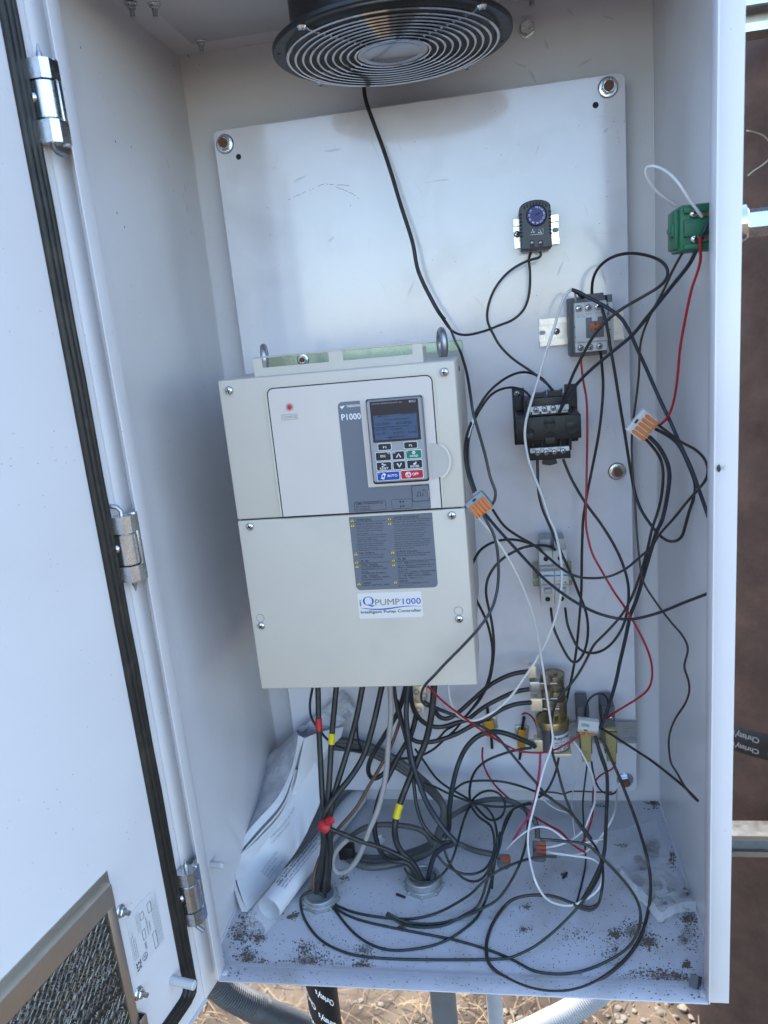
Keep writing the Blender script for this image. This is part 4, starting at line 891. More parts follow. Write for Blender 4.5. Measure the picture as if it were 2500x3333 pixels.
for x_, y_ in ((695, 405), (692, 592), (702, 552), (688, 352)):
    p = q('4', x_, y_, CY_ + .009); screw(ct, 'terminal_screw', (p.x, CY_ + .009, p.z), (0, -1, 0), .0030, .0022, 'zinc_dull')
a = rect('4', (565, 432), (670, 422), (675, 545), (568, 555), CY_); part(MB().box(a[0], a[1], CY_ - .0012, CY_ + .001, a[2], a[3], .0006), 'indicator_frame', 'contactor_dark', ct)
a = rect('4', (588, 466), (652, 458), (655, 500), (590, 510), CY_); part(MB().box(a[0], a[1], CY_ - .0024, CY_, a[2], a[3], .0005), 'indicator', 'plastic_rust', ct)
b = (a[0] + a[1]) / 2; part(MB().box(b - .0008, b + .0008, CY_ - .0027, CY_, a[2], a[2] + .0022).box(b - .0008, b + .0008, CY_ - .0027, CY_, a[3] - .0022, a[3]), 'indicator_notch', 'plastic_black', ct)
a = rect('4', (600, 428), (635, 425), (637, 450), (602, 453), CY_); part(MB().box(a[0], a[1], CY_ - .0022, CY_, a[2], a[3] + .001, .0004), 'indicator_tab', 'plastic_ltgrey', ct)
t = MB()
for s, bl, br, tl in (('1/L1', (512, 418), (545, 415), (512, 409)), ('3/L2', (566, 414), (600, 411), (566, 405)), ('5/L3', (622, 408), (660, 404), (622, 398)), ('MC-22b', (512, 432), (560, 428), (512, 421)), ('A1', (645, 560), (665, 558), (645, 550)), ('2/T1', (520, 585), (552, 582), (520, 577)), ('4/T2', (575, 581), (605, 578), (575, 573)), ('6/T3', (632, 576), (660, 573), (632, 568))):
    textq(t, s, '4', bl, br, tl, CY_ - .0002)
part(t, 'front_print', 'ink_grey', ct, smooth=0)
for z_ in (.7335, .7225): part(MB().box(cx1 + .001, cx1 + .005, CY_ + .0085, CY_ + .010, z_, z_ + .0010), 'side_slot', 'gap_black', ct)
for z_ in (cz0 + .018, cz0 + .03): part(MB().box(cx0 - .0006, cx0 + .002, CY_ + .001, CY_ + .002, z_, z_ + .003), 'side_slot', 'gap_black', ct)

# ================================================================== TRANSFORMER
TR = .2000
tr = thing('control_transformer', 'black control transformer with white terminal strips top and bottom', 'transformer', (.454, YP - .04, .572))
for a0_ in (.412, .481): part(MB().box(a0_, a0_ + .016, YP - .004, YP - .0004, .578, .655, .0006), 'mounting_foot', 'plastic_black', tr)
part(MB().box(.415, .493, TR, YP - .004, .5955, .6255, .0012), 'core', 'plastic_black', tr)
part(MB().box(.426, .482, TR + .014, YP - .01, .578, .645, .002), 'coil', 'plastic_black', tr)
zu0, zu1 = q('4', 345, 1005, TR + .006).z, q('4', 345, 950, TR + .006).z
part(MB().box(.428, .481, TR + .010, TR + .03, .632, .648, .001), 'terminal_block', 'plastic_black', tr)
part(MB().box(.428, .480, TR + .010, TR + .03, .569, .586, .001), 'terminal_block', 'plastic_black', tr)
a = rect('4', (230, 992), (466, 966), (462, 992), (236, 1020), TR + .006)
ws = part(MB().box(a[0], a[1], TR + .006, TR + .012, a[2], a[3] + .004, .0005), 'terminal_label', 'sticker', tr)
a2 = rect('4', (232, 1217), (466, 1203), (468, 1226), (234, 1248), TR + .006)
ws2 = part(MB().box(a2[0], a2[1], TR + .006, TR + .012, a2[2], a2[3], .0005), 'terminal_label', 'sticker', tr)
t = MB()
for s, x, y in (('X1', 287, 1003), ('X3', 342, 998), ('X2', 398, 993), ('X4', 442, 988)):
    textq(t, s, '4', (x - 10, y + 7), (x + 10, y + 5), (x - 10, y - 7), TR + .0056, .01, True)
part(t, 'lettering', 'ink_black', ws, smooth=0); t = MB()
for s, x, y in (('H4', 255, 1228), ('H2', 302, 1225), ('H3', 352, 1221), ('H1', 404, 1217)):
    textq(t, s, '4', (x - 10, y + 7), (x + 10, y + 5), (x - 10, y - 7), TR + .0056, .01, True)
part(t, 'lettering', 'ink_black', ws2, smooth=0)
for x, y in ((267, 985), (318, 979), (370, 973), (278, 1243), (328, 1240), (377, 1237), (428, 1231)):
    p = q('4', x, y, TR + .006); screw(tr, 'terminal_screw', (p.x, TR + .006, p.z), (0, -1, 0), .0036, .0024, 'zinc_dull', ang=random.uniform(0, 90))
for i, (x, y) in enumerate(((347, 1068), (480, 1095), (222, 1125), (352, 1150))):
    p = q('4', x, y, TR); part(MB().torus((p.x, TR, p.z), (0, 1, 0), .0062, .0008, 26, 6).torus((p.x, TR, p.z), (0, 1, 0), .0038, .0005, 22, 6).box(p.x - .0062, p.x + .0062, TR - .0007, TR, p.z - (.008 if i > 1 else 0), p.z + (.008 if i < 2 else 0), .0003), 'cover_boss', 'plastic_black', tr)
    part(MB().lathe((p.x, TR - .0002, p.z), (0, -1, 0), [(.0013, 0), (.0013, .0009)], 12), 'boss_hole', 'gap_black', tr)
for i in range(5):
    x = .4330 + i * .0112; part(MB().box(x, x + .0012, TR + .002, TR + .02, .6265, .6315).box(x, x + .0012, TR + .002, TR + .02, .5865, .5945), 'fin', 'plastic_black', tr)
for a0, a1, b0, b1 in ((.438, .452, .648, .655), (.456, .472, .648, .656)): part(MB().prism([(a0, b0), (a1, b0), (a1 + .0015, b1), (a1 - .003, b1 - .002), (a0 + .003, b1 - .002), (a0 - .0015, b1)], TR + .016, TR + .03), 'retaining_tab', 'plastic_black', tr)
part(MB().prism([(.446, .569), (.4445, .5625), (.449, .5615), (.454, .5605), (.459, .5615), (.4635, .5625), (.462, .569)], TR + .014, TR + .028), 'retaining_tab', 'plastic_black', tr)
for x, z_ in ((.4185, .648), (.4915, .588)): screw(tr, 'foot_screw', (x, YP - .004, z_), (0, -1, 0), .0045, .003, 'zinc_dull')

# ================================================================== CIRCUIT BREAKER
BY = .2200
bx0, bx1, bz0_, bz1_ = .4355, .4725, .3605, .4385
cb = thing('circuit_breaker', 'two-pole grey circuit breaker with a blue stripe', 'breaker', ((bx0 + bx1) / 2, YP - .03, bz0_))
bm_ = (bx0 + bx1) / 2
for x0_, x1_ in ((bx0, bm_ - .0002), (bm_ + .0002, bx1)):
    part(MB().box(x0_, x1_, BY + .018, YP - .0078, bz0_, bz1_ + .001, .0008), 'pole_body', 'breaker', cb)
    part(MB().box(x0_, x1_, BY, BY + .02, bz0_ + .0215, bz1_ - .0225, .0008), 'pole_front', 'breaker', cb)
    xm = (x0_ + x1_) / 2
    for z_ in (bz1_ - .0105, bz0_ + .0095): part(MB().lathe((xm, BY + .0178, z_), (0, -1, 0), [(.0033, 0), (.0033, .0008), (.0026, .0004)], 20), 'terminal_hole', 'gap_black', cb)
    part(MB().box(xm - .0055, xm + .0055, BY - .0004, BY + .006, bz0_ + .0235, bz0_ + .031, .0005), 'toggle_well', 'breaker_grey', cb)
    part(MB().box(xm - .0045, xm + .0045, BY - .0065, BY + .002, bz0_ + .0275, bz0_ + .0325, .001), 'toggle', 'breaker_grey', cb)
    part(MB().box(x0_ + .001, x1_ - .0004, BY - .0004, BY + .002, bz0_ + .0485, bz0_ + .0502), 'blue_stripe', 'ink_sky', cb)
    part(MB().box(x0_ + .002, x1_ - .002, BY + .019, BY + .05, bz1_ + .001, bz1_ + .0165, .001), 'terminal_shroud', 'breaker_grey', cb)
part(MB().box(bx0 + .001, bx1 - .001, BY - .003, BY + .003, bz0_ + .0335, bz0_ + .0372, .001), 'toggle_bar', 'breaker_grey', cb)
part(MB().box(bx0 + .0005, bx1 - .0005, BY + .010, BY + .019, bz1_ - .0228, bz1_ - .0190, .001), 'front_step', 'breaker_grey', cb)
t = MB(); textq(t, 'NDC', 'E', (560, 772), (672, 762), (558, 742), BY - .0004, .01)
for s, y, x2 in (('B 10A', 872, 620), ('GB10963', 905, 625), ('230/400V', 942, 632), ('6000A', 975, 612)): textq(t, s, 'E', (522, y), (x2, y - 8), (521, y - 20), BY - .0004, .004)
textq(t, '1 3', 'E', (815, 890), (885, 885), (814, 850), BY - .0004, .004); textq(t, 'OFF', 'E', (820, 935), (880, 930), (819, 915), BY - .0004)
p = q('E', 690, 970, BY); t.prism(circ(p.x, p.z, .0016, 14), BY - .0004, BY - .0001); p = q('E', 985, 890, BY); t.prism(circ(p.x, p.z, .0010, 14), BY - .0004, BY - .0001)
part(t, 'front_print', 'ink_black', cb, smooth=0)

# ================================================================== SURGE ARRESTERS (three stacked above, one with a label)
AYc = .235
def arrester(cx_, cz_, h, r, label, big=False):
    s = thing('surge_arrester', label, 'surge arrester', (cx_, AYc, cz_), 'surge arresters stacked up the panel foot')
    part(MB().lathe((cx_, AYc, cz_), (0, 0, 1), [(r, 0), (r, h * .72), (r * 1.02, h * .74)], 40), 'can', 'aluminium' if big else 'bronze_dark', s)
    part(MB().lathe((cx_, AYc, cz_ + h * .70), (0, 0, 1), [(r * 1.02, 0), (r * 1.05, h * .02), (r * 1.05, h * .20), (r * 1.03, h * .225), (r * .92, h * .23), (r * .90, h * .20), (r * .4, h * .20), (r * .4, h * .30), (1e-6, h * .31)], 48), 'cap', 'brass' if big else 'bronze_dark', s, smooth=25)
    return s
# label can
bx_ = q('A', 440, 960, AYc).x; r_big = (q('A', 635, 960, AYc).x - q('A', 250, 960, AYc).x) / 2
zb_, zt_ = q('A', 440, 1130, AYc).z, q('A', 440, 770, AYc).z
sa = arrester(bx_, zb_, (zt_ - zb_) * 1.05, r_big, 'silver surge arrester can with brass cap and white printed label', True)
lab = MB(); rr_ = r_big + .0004; rows = []
zl0, zl1 = zb_ + .004, zb_ + (zt_ - zb_) * .60
for i in range(13):
    a_ = R(-96 + i * 8); rows.append([V((bx_ + rr_ * math.cos(a_), AYc + rr_ * math.sin(a_), z_)) for z_ in (zl0, zl1)])
lab.grid(rows); lo_ = part(lab, 'paper_label', 'sticker', sa)
t = MB()
def cyltext(s, a0, a1, z0_, z1_, b=.01, r2=.0003): text(t, s, 0, 0, 0, 0, 0, b, False, lambda a, c: V((bx_ + (rr_ + r2) * math.cos(R(a0 + (a1 - a0) * a)), AYc + (rr_ + r2) * math.sin(R(a0 + (a1 - a0) * a)), z0_ + (z1_ - z0_) * c)))
hl = zl1 - zl0
cyltext('Raycap', -92, -22, zl0 + hl * .66, zl0 + hl * .92, .02); cyltext('480-3Y-S', -88, -50, zl0 + hl * .50, zl0 + hl * .58); cyltext('UL us CE', -82, -20, zl0 + hl * .06, zl0 + hl * .26, .01); cyltext('Strikesorb', -88, -40, zl0 + hl * .34, zl0 + hl * .42)
part(t, 'lettering', 'ink_black', lo_, smooth=0)
part(MB().box(bx_ - .004, bx_ + .024, AYc - .022, AYc + .02, zb_ - .0045, zb_ - .0005, .0006), 'base_plate', 'tin_tan', sa)
part(MB().box(bx_ - .034, bx_ - .012, AYc - .004, AYc + .006, zb_ + .003, zb_ + .007, .0006), 'terminal_bar', 'zinc_dull', sa)
def lug(tl, br, parent, Y, m='tin_tan'):
    A, B = q('A', *tl, Y), q('A', *br, Y); l_ = part(MB().box(A.x, B.x, Y, Y + .016, B.z, A.z, .0008), 'terminal_lug', m, parent)
    part(MB().lathe(((A.x + B.x) / 2, Y + .008, A.z - .0002), (0, 0, 1), [(.0030, 0), (.0030, .0008), (.002, .0006)], 14), 'lug_screw', 'zinc_dull', l_); return l_
lug((215, 1070), (360, 1215), sa, AYc - .016)
# the three dark ones climbing behind
ARR = [((450, 640), 45, 'dark bronze surge arrester directly above the labelled silver can', (170, 570), (320, 720)), ((430, 520), 45, 'middle one of the dark bronze surge arresters, above the labelled can', (160, 370), (290, 490)), ((420, 340), 45, 'topmost dark bronze surge arrester of the stack', (132, 185), (245, 320))]
for i, ((ax_, ay_), _, lbl, tl, br) in enumerate(ARR):
    yy = AYc + .012 + i * .004; c_ = q('A', ax_ + 30, ay_ + 60, yy); r_ = (q('A', 605, ay_, yy).x - q('A', 330, ay_, yy).x) / 2 * .95
    old = AYc; AYc = yy; s = arrester(c_.x, c_.z - .006, .026, r_, lbl); AYc = old
    part(MB().lathe((c_.x - .010, yy - .012, c_.z + .012), (0, 0, 1), [(.009, 0), (.009, .009), (.007, .011), (1e-6, .0115)], 20), 'bolt_head', 'bronze_dark', s)
    part(MB().box(c_.x - .026, c_.x + .004, yy - .020, yy - .004, c_.z + .010, c_.z + .013, .0006), 'terminal_bar', 'zinc_dull', s)
    lug(tl, br, s, yy - .022, 'tin_tan' if i != 1 else 'zinc_dull')

# ================================================================== FUSE HOLDERS
def fuse_holder(k, tl, tr, bot, Y, label, screws):
    A, B, C = q('A', *tl, Y), q('A', *tr, Y), q('A', *bot, Y); x0_, x1_ = A.x, B.x; z1_, z0_ = A.z, C.z; s = thing('fuse_holder', label, 'fuse holder', ((x0_ + x1_) / 2, YP - .02, z0_), 'fuse holders on the lower rail')
    zm = z0_ + (z1_ - z0_) * .50
    part(MB().box(x0_, x1_, Y + .012, YP - .0078, zm + .006, z1_, .001), 'base', 'contactor_dark', s)
    part(MB().box(x0_ + .0005, x1_ - .0005, Y + .006, YP - .012, z0_ + .012, zm + .009, .001), 'body', 'fuse_amber', s)
    xm = (x0_ + x1_) / 2 + .001
    part(MB().prism([(xm - .0062, z0_), (xm + .0062, z0_), (xm + .0078, zm + .004), (xm - .0078, zm + .004)], Y, Y + .008, .0008), 'door', 'fuse_amber', s)
    part(MB().prism([(xm - .0085, z0_ + .010), (xm + .0085, z0_ + .010), (xm + .0085, zm + .0052), (xm - .0085, zm + .0052)], Y + .0052, Y + .0068), 'door_gap', 'plastic_dkgrey', s)
    fr_ = MB(); frame(fr_, [(xm - .0048, z0_ + .002), (xm + .0048, z0_ + .002), (xm + .0030, z0_ + .015), (xm - .0030, z0_ + .015)], [(xm - .0036, z0_ + .004), (xm + .0036, z0_ + .004), (xm + .0018, z0_ + .0135), (xm - .0018, z0_ + .0135)], Y - .0008, Y + .0004); part(fr_, 'door_ridge', 'fuse_amber', s)
    for x, y in screws:
        p = q('A', x, y, Y + .012); screw(s, 'terminal_screw', (p.x, Y + .012, p.z), (0, -1, 0), .0032, .0024, 'zinc')
fuse_holder('A', (748, 725), (890, 725), (905, 1330), .225, 'amber fuse holder on the left, beneath the white lever connector', [(830, 800)])
fuse_holder('A', (1045, 720), (1200, 715), (1215, 1325), .225, 'amber fuse holder on the right of the pair', [(1138, 800), (1148, 920)])

# ================================================================== GOLD POWER RESISTORS
def resistor(k, c, w_, h_, ang, label, wires):
    Y = YP - .014; p = q(k, *c, Y); s = thing('power_resistor', label, 'resistor', (p.x, YP - .008, p.z), 'gold power resistors near the panel foot')
    Mx = Matrix.Rotation(R(ang), 3, 'Y'); T = lambda v_: V((p.x, Y, p.z)) + Mx @ v_
    part(MB(T).box(-w_ / 2, w_ / 2, 0, .010, -h_ / 2, h_ / 2, .0016), 'body', 'resistor', s)
    part(MB(T).box(-w_ / 2 - .004, w_ / 2 + .004, .010, .0125, -h_ * .2, h_ * .55, .0004), 'foot', 'zinc_dull', s)
    part(MB(T).cyl((0, .004, h_ / 2), (.002, .003, h_ / 2 + .021), .0022, n=10), 'heat_shrink', 'tape_black', s)
    part(MB(T).cyl((0, .004, -h_ / 2), (-.002, .003, -h_ / 2 - .021), .0022, n=10), 'heat_shrink', 'tape_black', s)
resistor('B', (1085, 640), .015, .026, -6, 'left gold resistor with black sleeved leads, under the drive cables', None)
resistor('B', (1470, 760), .012, .030, 5, 'right gold resistor with black sleeved leads, beside the labelled arrester can', None)

# ================================================================== GROUND LUG UNDER THE DRIVE
gl = thing('ground_lug', 'tan double-barrel cable lug hanging under the drive', 'lug', tuple(q('B', 240, 350, .22)))
A, B = q('B', 165, 125, .21), q('B', 335, 300, .21); b1_ = part(MB().box(A.x, B.x, .21, .225, B.z, A.z, .001), 'barrel', 'tin_tan', gl)
A, B = q('B', 135, 330, .20), q('B', 305, 455, .20); b2_ = part(MB().box(A.x, B.x, .20, .216, B.z, A.z, .001), 'barrel', 'tin_tan', gl)
for k, xy, yy in ((b2_, (235, 405), .20), (b1_, (205, 190), .21), (b1_, (300, 235), .21)):
    p = q('B', *xy, yy); part(MB().lathe((p.x, yy + .0002, p.z), (0, -1, 0), [(.0045, 0), (.0045, .0008), (.0024, .0008), (.0022, -.001)], 18), 'set_screw', 'zinc_dull', k)

# ================================================================== GREEN RECEPTACLE BLOCK
RY = .012
ra = rect('3', (1098, 1245), (1302, 1205), (1300, 1500), (1100, 1510), RY)
rc = thing('receptacle', 'green plastic outlet block screwed to the right wall of the cabinet', 'outlet', (W - .02, RY + .02, ra[2]))
rx0 = q('3', 1130, 1300, RY).x
part(MB().box(rx0, W - .0003, RY, RY + .040, ra[2], ra[3], .002), 'body', 'plastic_green', rc)
part(MB().box(rx0 - .0035, rx0 + .001, RY + .006, RY + .036, ra[2] + .003, ra[3] - .003, .001), 'rear_cover', 'plastic_green', rc)
zc_ = (ra[2] + ra[3]) / 2; xr = rx0 + .003
part(MB().box(xr, W - .001, RY - .004, RY + .002, zc_ - .008, zc_ + .007, .001), 'centre_block', 'plastic_green', rc)
part(MB().box(xr, W - .001, RY - .0035, RY + .002, ra[3] - .008, ra[3] - .001, .001), 'end_block', 'plastic_green', rc)
part(MB().box(xr, W - .001, RY - .0035, RY + .002, ra[2] + .001, ra[2] + .006, .001), 'end_block', 'plastic_green', rc)
part(MB().box(rx0 - .006, rx0 - .002, RY + .008, RY + .02, zc_ - .006, zc_ + .006, .001).box(rx0 - .008, rx0 - .002, RY + .010, RY + .018, zc_ - .002, zc_ + .002), 'clip', 'plastic_green', rc)
for x_, y_ in ((1212, 1280), (1218, 1432)):
    p = q('3', x_, y_, RY); screw(rc, 'terminal_screw', (p.x, RY, p.z), (0, -1, 0), .0044, .0035, 'chrome')
    p2 = q('3', x_ + 45, y_ - 8, RY); part(MB().box(p2.x - .004, p2.x + .008, RY - .0012, RY + .001, p2.z - .004, p2.z + .004, .0004), 'terminal_plate', 'bronze_dark', rc)
t = MB(); textq(t, 'RU', '3', (1170, 1345), (1215, 1338), (1170, 1328), RY - .0042, .01); textq(t, 'USE COPPER', '3', (1158, 1372), (1235, 1362), (1158, 1364), RY - .0042); textq(t, '15A 125V', '3', (1160, 1395), (1235, 1388), (1160, 1386), RY - .0042); part(t, 'moulded_print', 'plastic_dkgrey', rc, smooth=0)

# ================================================================== WIRES
def catmull(P, n):
    out = []
    for i in range(len(P) - 1):
        p0 = P[max(i - 1, 0)]; p1 = P[i]; p2 = P[i + 1]; p3 = P[min(i + 2, len(P) - 1)]
        L = math.hypot(p2[0] - p1[0], p2[1] - p1[1]); k = max(2, int(L / n))
        for j in range(k):
            t_ = j / k; t2, t3 = t_ * t_, t_ * t_ * t_
            out.append(tuple(.5 * ((2 * b) + (-a + c) * t_ + (2 * a - 5 * b + 4 * c - d) * t2 + (-a + 3 * b - 3 * c + d) * t3) for a, b, c, d in zip(p0, p1, p2, p3)))
    out.append(P[-1]); return out
def path(segs, r, lift=0.0, step=9):
    P = []
    for k, pts in segs:
        fresh = len(P) > 1
        for p in pts:
            n_ = [*uv(k, p[0], p[1]), p[2] if len(p) > 2 else None]
            if fresh:      # neighbouring survey tiles overlap: skip points that would double back
                ax_, ay_ = P[-1][0] - P[-2][0], P[-1][1] - P[-2][1]; bx2, by2 = n_[0] - P[-1][0], n_[1] - P[-1][1]
                if ax_ * bx2 + ay_ * by2 < -.5 * math.hypot(ax_, ay_) * math.hypot(bx2, by2) or math.hypot(bx2, by2) < 12: continue
                fresh = False
            P.append(n_)
    known = [i for i, p in enumerate(P) if p[2] is not None]
    d = [0]
    for a, b in zip(P, P[1:]): d.append(d[-1] + math.hypot(b[0] - a[0], b[1] - a[1]))
    for i, p in enumerate(P):
        if p[2] is None:
            lo = max([k for k in known if k < i], default=known[0]); hi = min([k for k in known if k > i], default=known[-1])
            f = 0 if d[hi] == d[lo] else (d[i] - d[lo]) / (d[hi] - d[lo]); P[i][2] = P[lo][2] + (P[hi][2] - P[lo][2]) * f
    out = []
    for u_, v_, Y in catmull([tuple(p) for p in P], step):
        Y = min(Y, YP - r - .0004); p = onY(u_, v_, Y)
        if p.z < r + lift: p = onZ(u_, v_, r + .0003 + lift)
        out.append(p)
    # a light smoothing of depth so that no kinks show from the side
    for _ in range(3): out = [out[0]] + [(out[i - 1] + out[i] * 2 + out[i + 1]) / 4 for i in range(1, len(out) - 1)] + [out[-1]]
    return out
PATHS = {}
def wire(label, m, r, segs, name='wire', cat='wire', group='loose control wires', lift=0.0, n=8, flat=1.0):
    PATHS[label] = path(segs, r, lift)
    return solo(MB().tube(PATHS[label], r, n, flat=flat), name, m, label, cat, group, smooth=60)
B_, BB, GB = 'wire_black', 'wire_blueblack', 'wire_greenblack'
# fan cord and thermostat leads
wire('black fan cord dropping from the fan towards the drive corner', 'wire_black', .0025, [('2', [(700, 440, .277), (706, 500, .277), (712, 560, .275), (728, 630, .27), (770, 745), (820, 880), (870, 1030), (930, 1230), (1000, 1450)]), ('G', [(905, 590), (945, 670, .225), (960, 690, .22)])], 'fan_cord', 'cord', None)
wire('black wire running on from the fan cord down the drive edge to the small connector', 'wire_black', .0016, [('G', [(950, 678, .222), (972, 708, .20), (984, 740, .16)]), ('V', [(1500, 150, .12), (1545, 290), (1572, 450, .06), (1585, 540), (1620, 660), (1659, 800, .035)]), ('G', [(1060, 1035), (1071, 1062, .03), (1066, 1088), (1050, 1100, .032)])])
wire('black wire branching from the fan cord up to the thermostat', B_, .0016, [('G', [(952, 682, .21), (975, 714), (1005, 724), (1050, 714)]), ('4', [(50, 475, .25), (120, 450), (190, 390), (224, 300), (232, 170), (222, 75, .25), (236, 40, .246)])])
wire('black wire looping from the thermostat down to the transformer', B_, .0016, [('4', [(290, 35, .246), (302, 60, .245), (280, 74), (215, 90), (110, 150), (30, 240, .24), (-15, 340)]), ('G', [(1052, 690)]), ('4', [(5, 520, .24), (50, 600), (130, 680), (240, 755), (340, 835), (395, 905, .225), (415, 950, .21)])])
wire('black wire from the transformer top bending to the small connector by the drive', B_, .0016, [('4', [(400, 930, .215), (370, 880), (310, 800), (250, 768, .24), (180, 757), (90, 790), (0, 860, .18)]), ('V', [(1640, 470), (1585, 575, .10), (1545, 690), (1537, 800, .05), (1552, 900), (1590, 1020, .032)])])
wire('upper black wire arching from the left transformer terminal to the drive side', B_, .0016, [('4', [(238, 920, .215), (225, 895), (200, 870), (140, 850, .24), (70, 855), (0, 890, .19)]), ('V', [(1640, 500), (1595, 580, .12), (1560, 690), (1550, 800, .06), (1562, 890), (1600, 1010, .034)])])
solo(MB().tube(path([('V', [(1592, 568, .097), (1568, 625), (1550, 690, .086)])], .0022), .0023, 10), 'wire_sleeve', 'wire_white', 'short white sleeve on the wires beside the drive', 'sleeve', smooth=60)
# contactor
wire('large black loop from the contactor top swinging right and back to the transformer', B_, .0018, [('4', [(603, 300, .235), (604, 220), (635, 140), (700, 80, .21), (780, 50), (860, 45), (960, 65), (1030, 100, .15), (1060, 150), (1050, 200), (1000, 250, .14), (900, 310), (780, 380), (680, 460, .16), (600, 560), (540, 670), (490, 770), (440, 900, .19), (412, 990, .203)])])
wire('thick dark cable from the contactor top falling behind the right lip', BB, .0021, [('4', [(482, 264, .20), (510, 270), (560, 298), (630, 335, .19), (700, 375), (770, 425), (820, 500, .17), (870, 610), (930, 740), (1000, 900, .12), (1070, 1050), (1140, 1210), (1200, 1340, .07), (1250, 1480), (1300, 1625, .025)])], 'cable', 'cable')
wire('short dark stub wire entering the contactor top terminal', BB, .0020, [('4', [(484, 264, .20), (505, 275), (530, 292, .215), (548, 312, .23)])])
wire('grey-white stub wire beside the contactor top terminal', 'wire_white', .0012, [('4', [(498, 268, .205), (503, 295), (507, 340, .225)])])
wire('long white wire curving from the contactor past the transformer and breaker to the drive', 'wire_white', .0017, [('4', [(488, 262, .20), (465, 268), (438, 305), (402, 400), (370, 510, .195), (320, 660), (270, 830), (230, 960), (205, 1060, .185), (200, 1150), (220, 1280), (260, 1390), (310, 1520), (355, 1659)]), ('5', [(650, 210, .17), (680, 330), (697, 450), (697, 560, .16), (685, 660), (650, 790), (600, 910), (540, 1020, .15), (470, 1120), (400, 1220), (330, 1290), (250, 1345), (170, 1375, .15)]), ('7', [(1380, 331), (1320, 305), (1282, 250, .18), (1264, 190), (1260, 120, .2)])])
wire('dark wire from the contactor screw down the right to the upper lever connector', B_, .0019, [('4', [(655, 350, .207), (680, 430, .20), (700, 520), (715, 620), (740, 760, .20), (770, 950), (800, 1130), (830, 1320), (860, 1480, .21), (900, 1590), (945, 1659)]), ('5', [(1165, 80), (1220, 180), (1280, 260, .18), (1330, 295), (1380, 300), (1420, 270, .12), (1440, 200), (1465, 110), (1495, 20)]), ('4', [(1190, 1570, .07), (1222, 1480), (1220, 1420), (1180, 1310), (1120, 1190, .09), (1060, 1140), (985, 1100, .115)])])
wire('black wire from the contactor foot running down behind the arresters', B_, .0018, [('4', [(654, 630, .22), (665, 750, .23), (670, 850), (660, 1000), (640, 1150), (605, 1330), (575, 1480), (555, 1600, .24), (548, 1659)]), ('5', [(838, 80), (825, 200), (818, 400), (815, 600), (800, 800), (785, 950), (765, 1080, .25), (740, 1190), (725, 1260, .26)])])
wire('red wire from the contactor foot winding down to the fuse holders', 'wire_red', .0014, [('4', [(535, 680, .225), (550, 810), (570, 920), (575, 1100, .22), (572, 1300), (568, 1500), (565, 1659)]), ('5', [(845, 20), (838, 120, .19), (850, 250), (880, 370), (940, 480), (1010, 600, .16), (1080, 700), (1150, 820), (1200, 920), (1235, 1020, .15), (1240, 1120), (1215, 1190), (1140, 1250), (1040, 1310, .19), (960, 1365, .21)])])
# receptacle
wire('white wire loop rising from the green outlet block', 'wire_white', .0014, [('3', [(1262, 1300, .006), (1235, 1262, .002), (1180, 1190), (1130, 1110, .0), (1070, 1045), (1000, 1002), (940, 996, .03), (918, 1020), (935, 1075), (980, 1140), (1040, 1190, .045), (1105, 1235, .05)])])
wire('thick dark cable slanting from the green outlet block to the transformer', BB, .0020, [('3', [(1306, 1325, .002), (1270, 1400, .0), (1240, 1470), (1190, 1580)]), ('4', [(1235, 5, .02), (1180, 120), (1100, 220, .06), (1020, 320), (940, 420), (840, 540, .12), (720, 640), (600, 740), (520, 820, .17), (460, 900), (405, 1000, .195)])], 'cable', 'cable')
wire('thin brownish wire wandering from the outlet block down the right wall', 'wire_brownblack', .0013, [('4', [(1150, 35, .03), (1090, 140), (1050, 230), (1010, 310, .08), (960, 400), (910, 520), (890, 620, .12), (885, 760), (870, 900), (850, 1050), (840, 1200, .16), (850, 1400), (862, 1550), (868, 1659)]), ('5', [(1143, 150, .16), (1155, 320), (1170, 460), (1190, 550), (1260, 660, .12), (1350, 780), (1420, 860), (1455, 930, .07), (1450, 980), (1430, 1050), (1455, 1120), (1465, 1190, .07), (1440, 1270), (1380, 1360), (1345, 1450, .11), (1340, 1540), (1355, 1640)]), ('6', [(1070, 100, .10), (1100, 190), (1150, 280), (1200, 350), (1237, 382, .03)])])
wire('red wire from the green outlet block down to the upper lever connector', 'wire_red', .0014, [('3', [(1250, 1420, .003)]), ('4', [(1252, 0, .004), (1255, 80), (1235, 160), (1200, 260, .02), (1170, 400), (1140, 560), (1125, 680), (1115, 800, .06), (1100, 900), (1080, 980), (1050, 1040), (1010, 1075, .11)])])
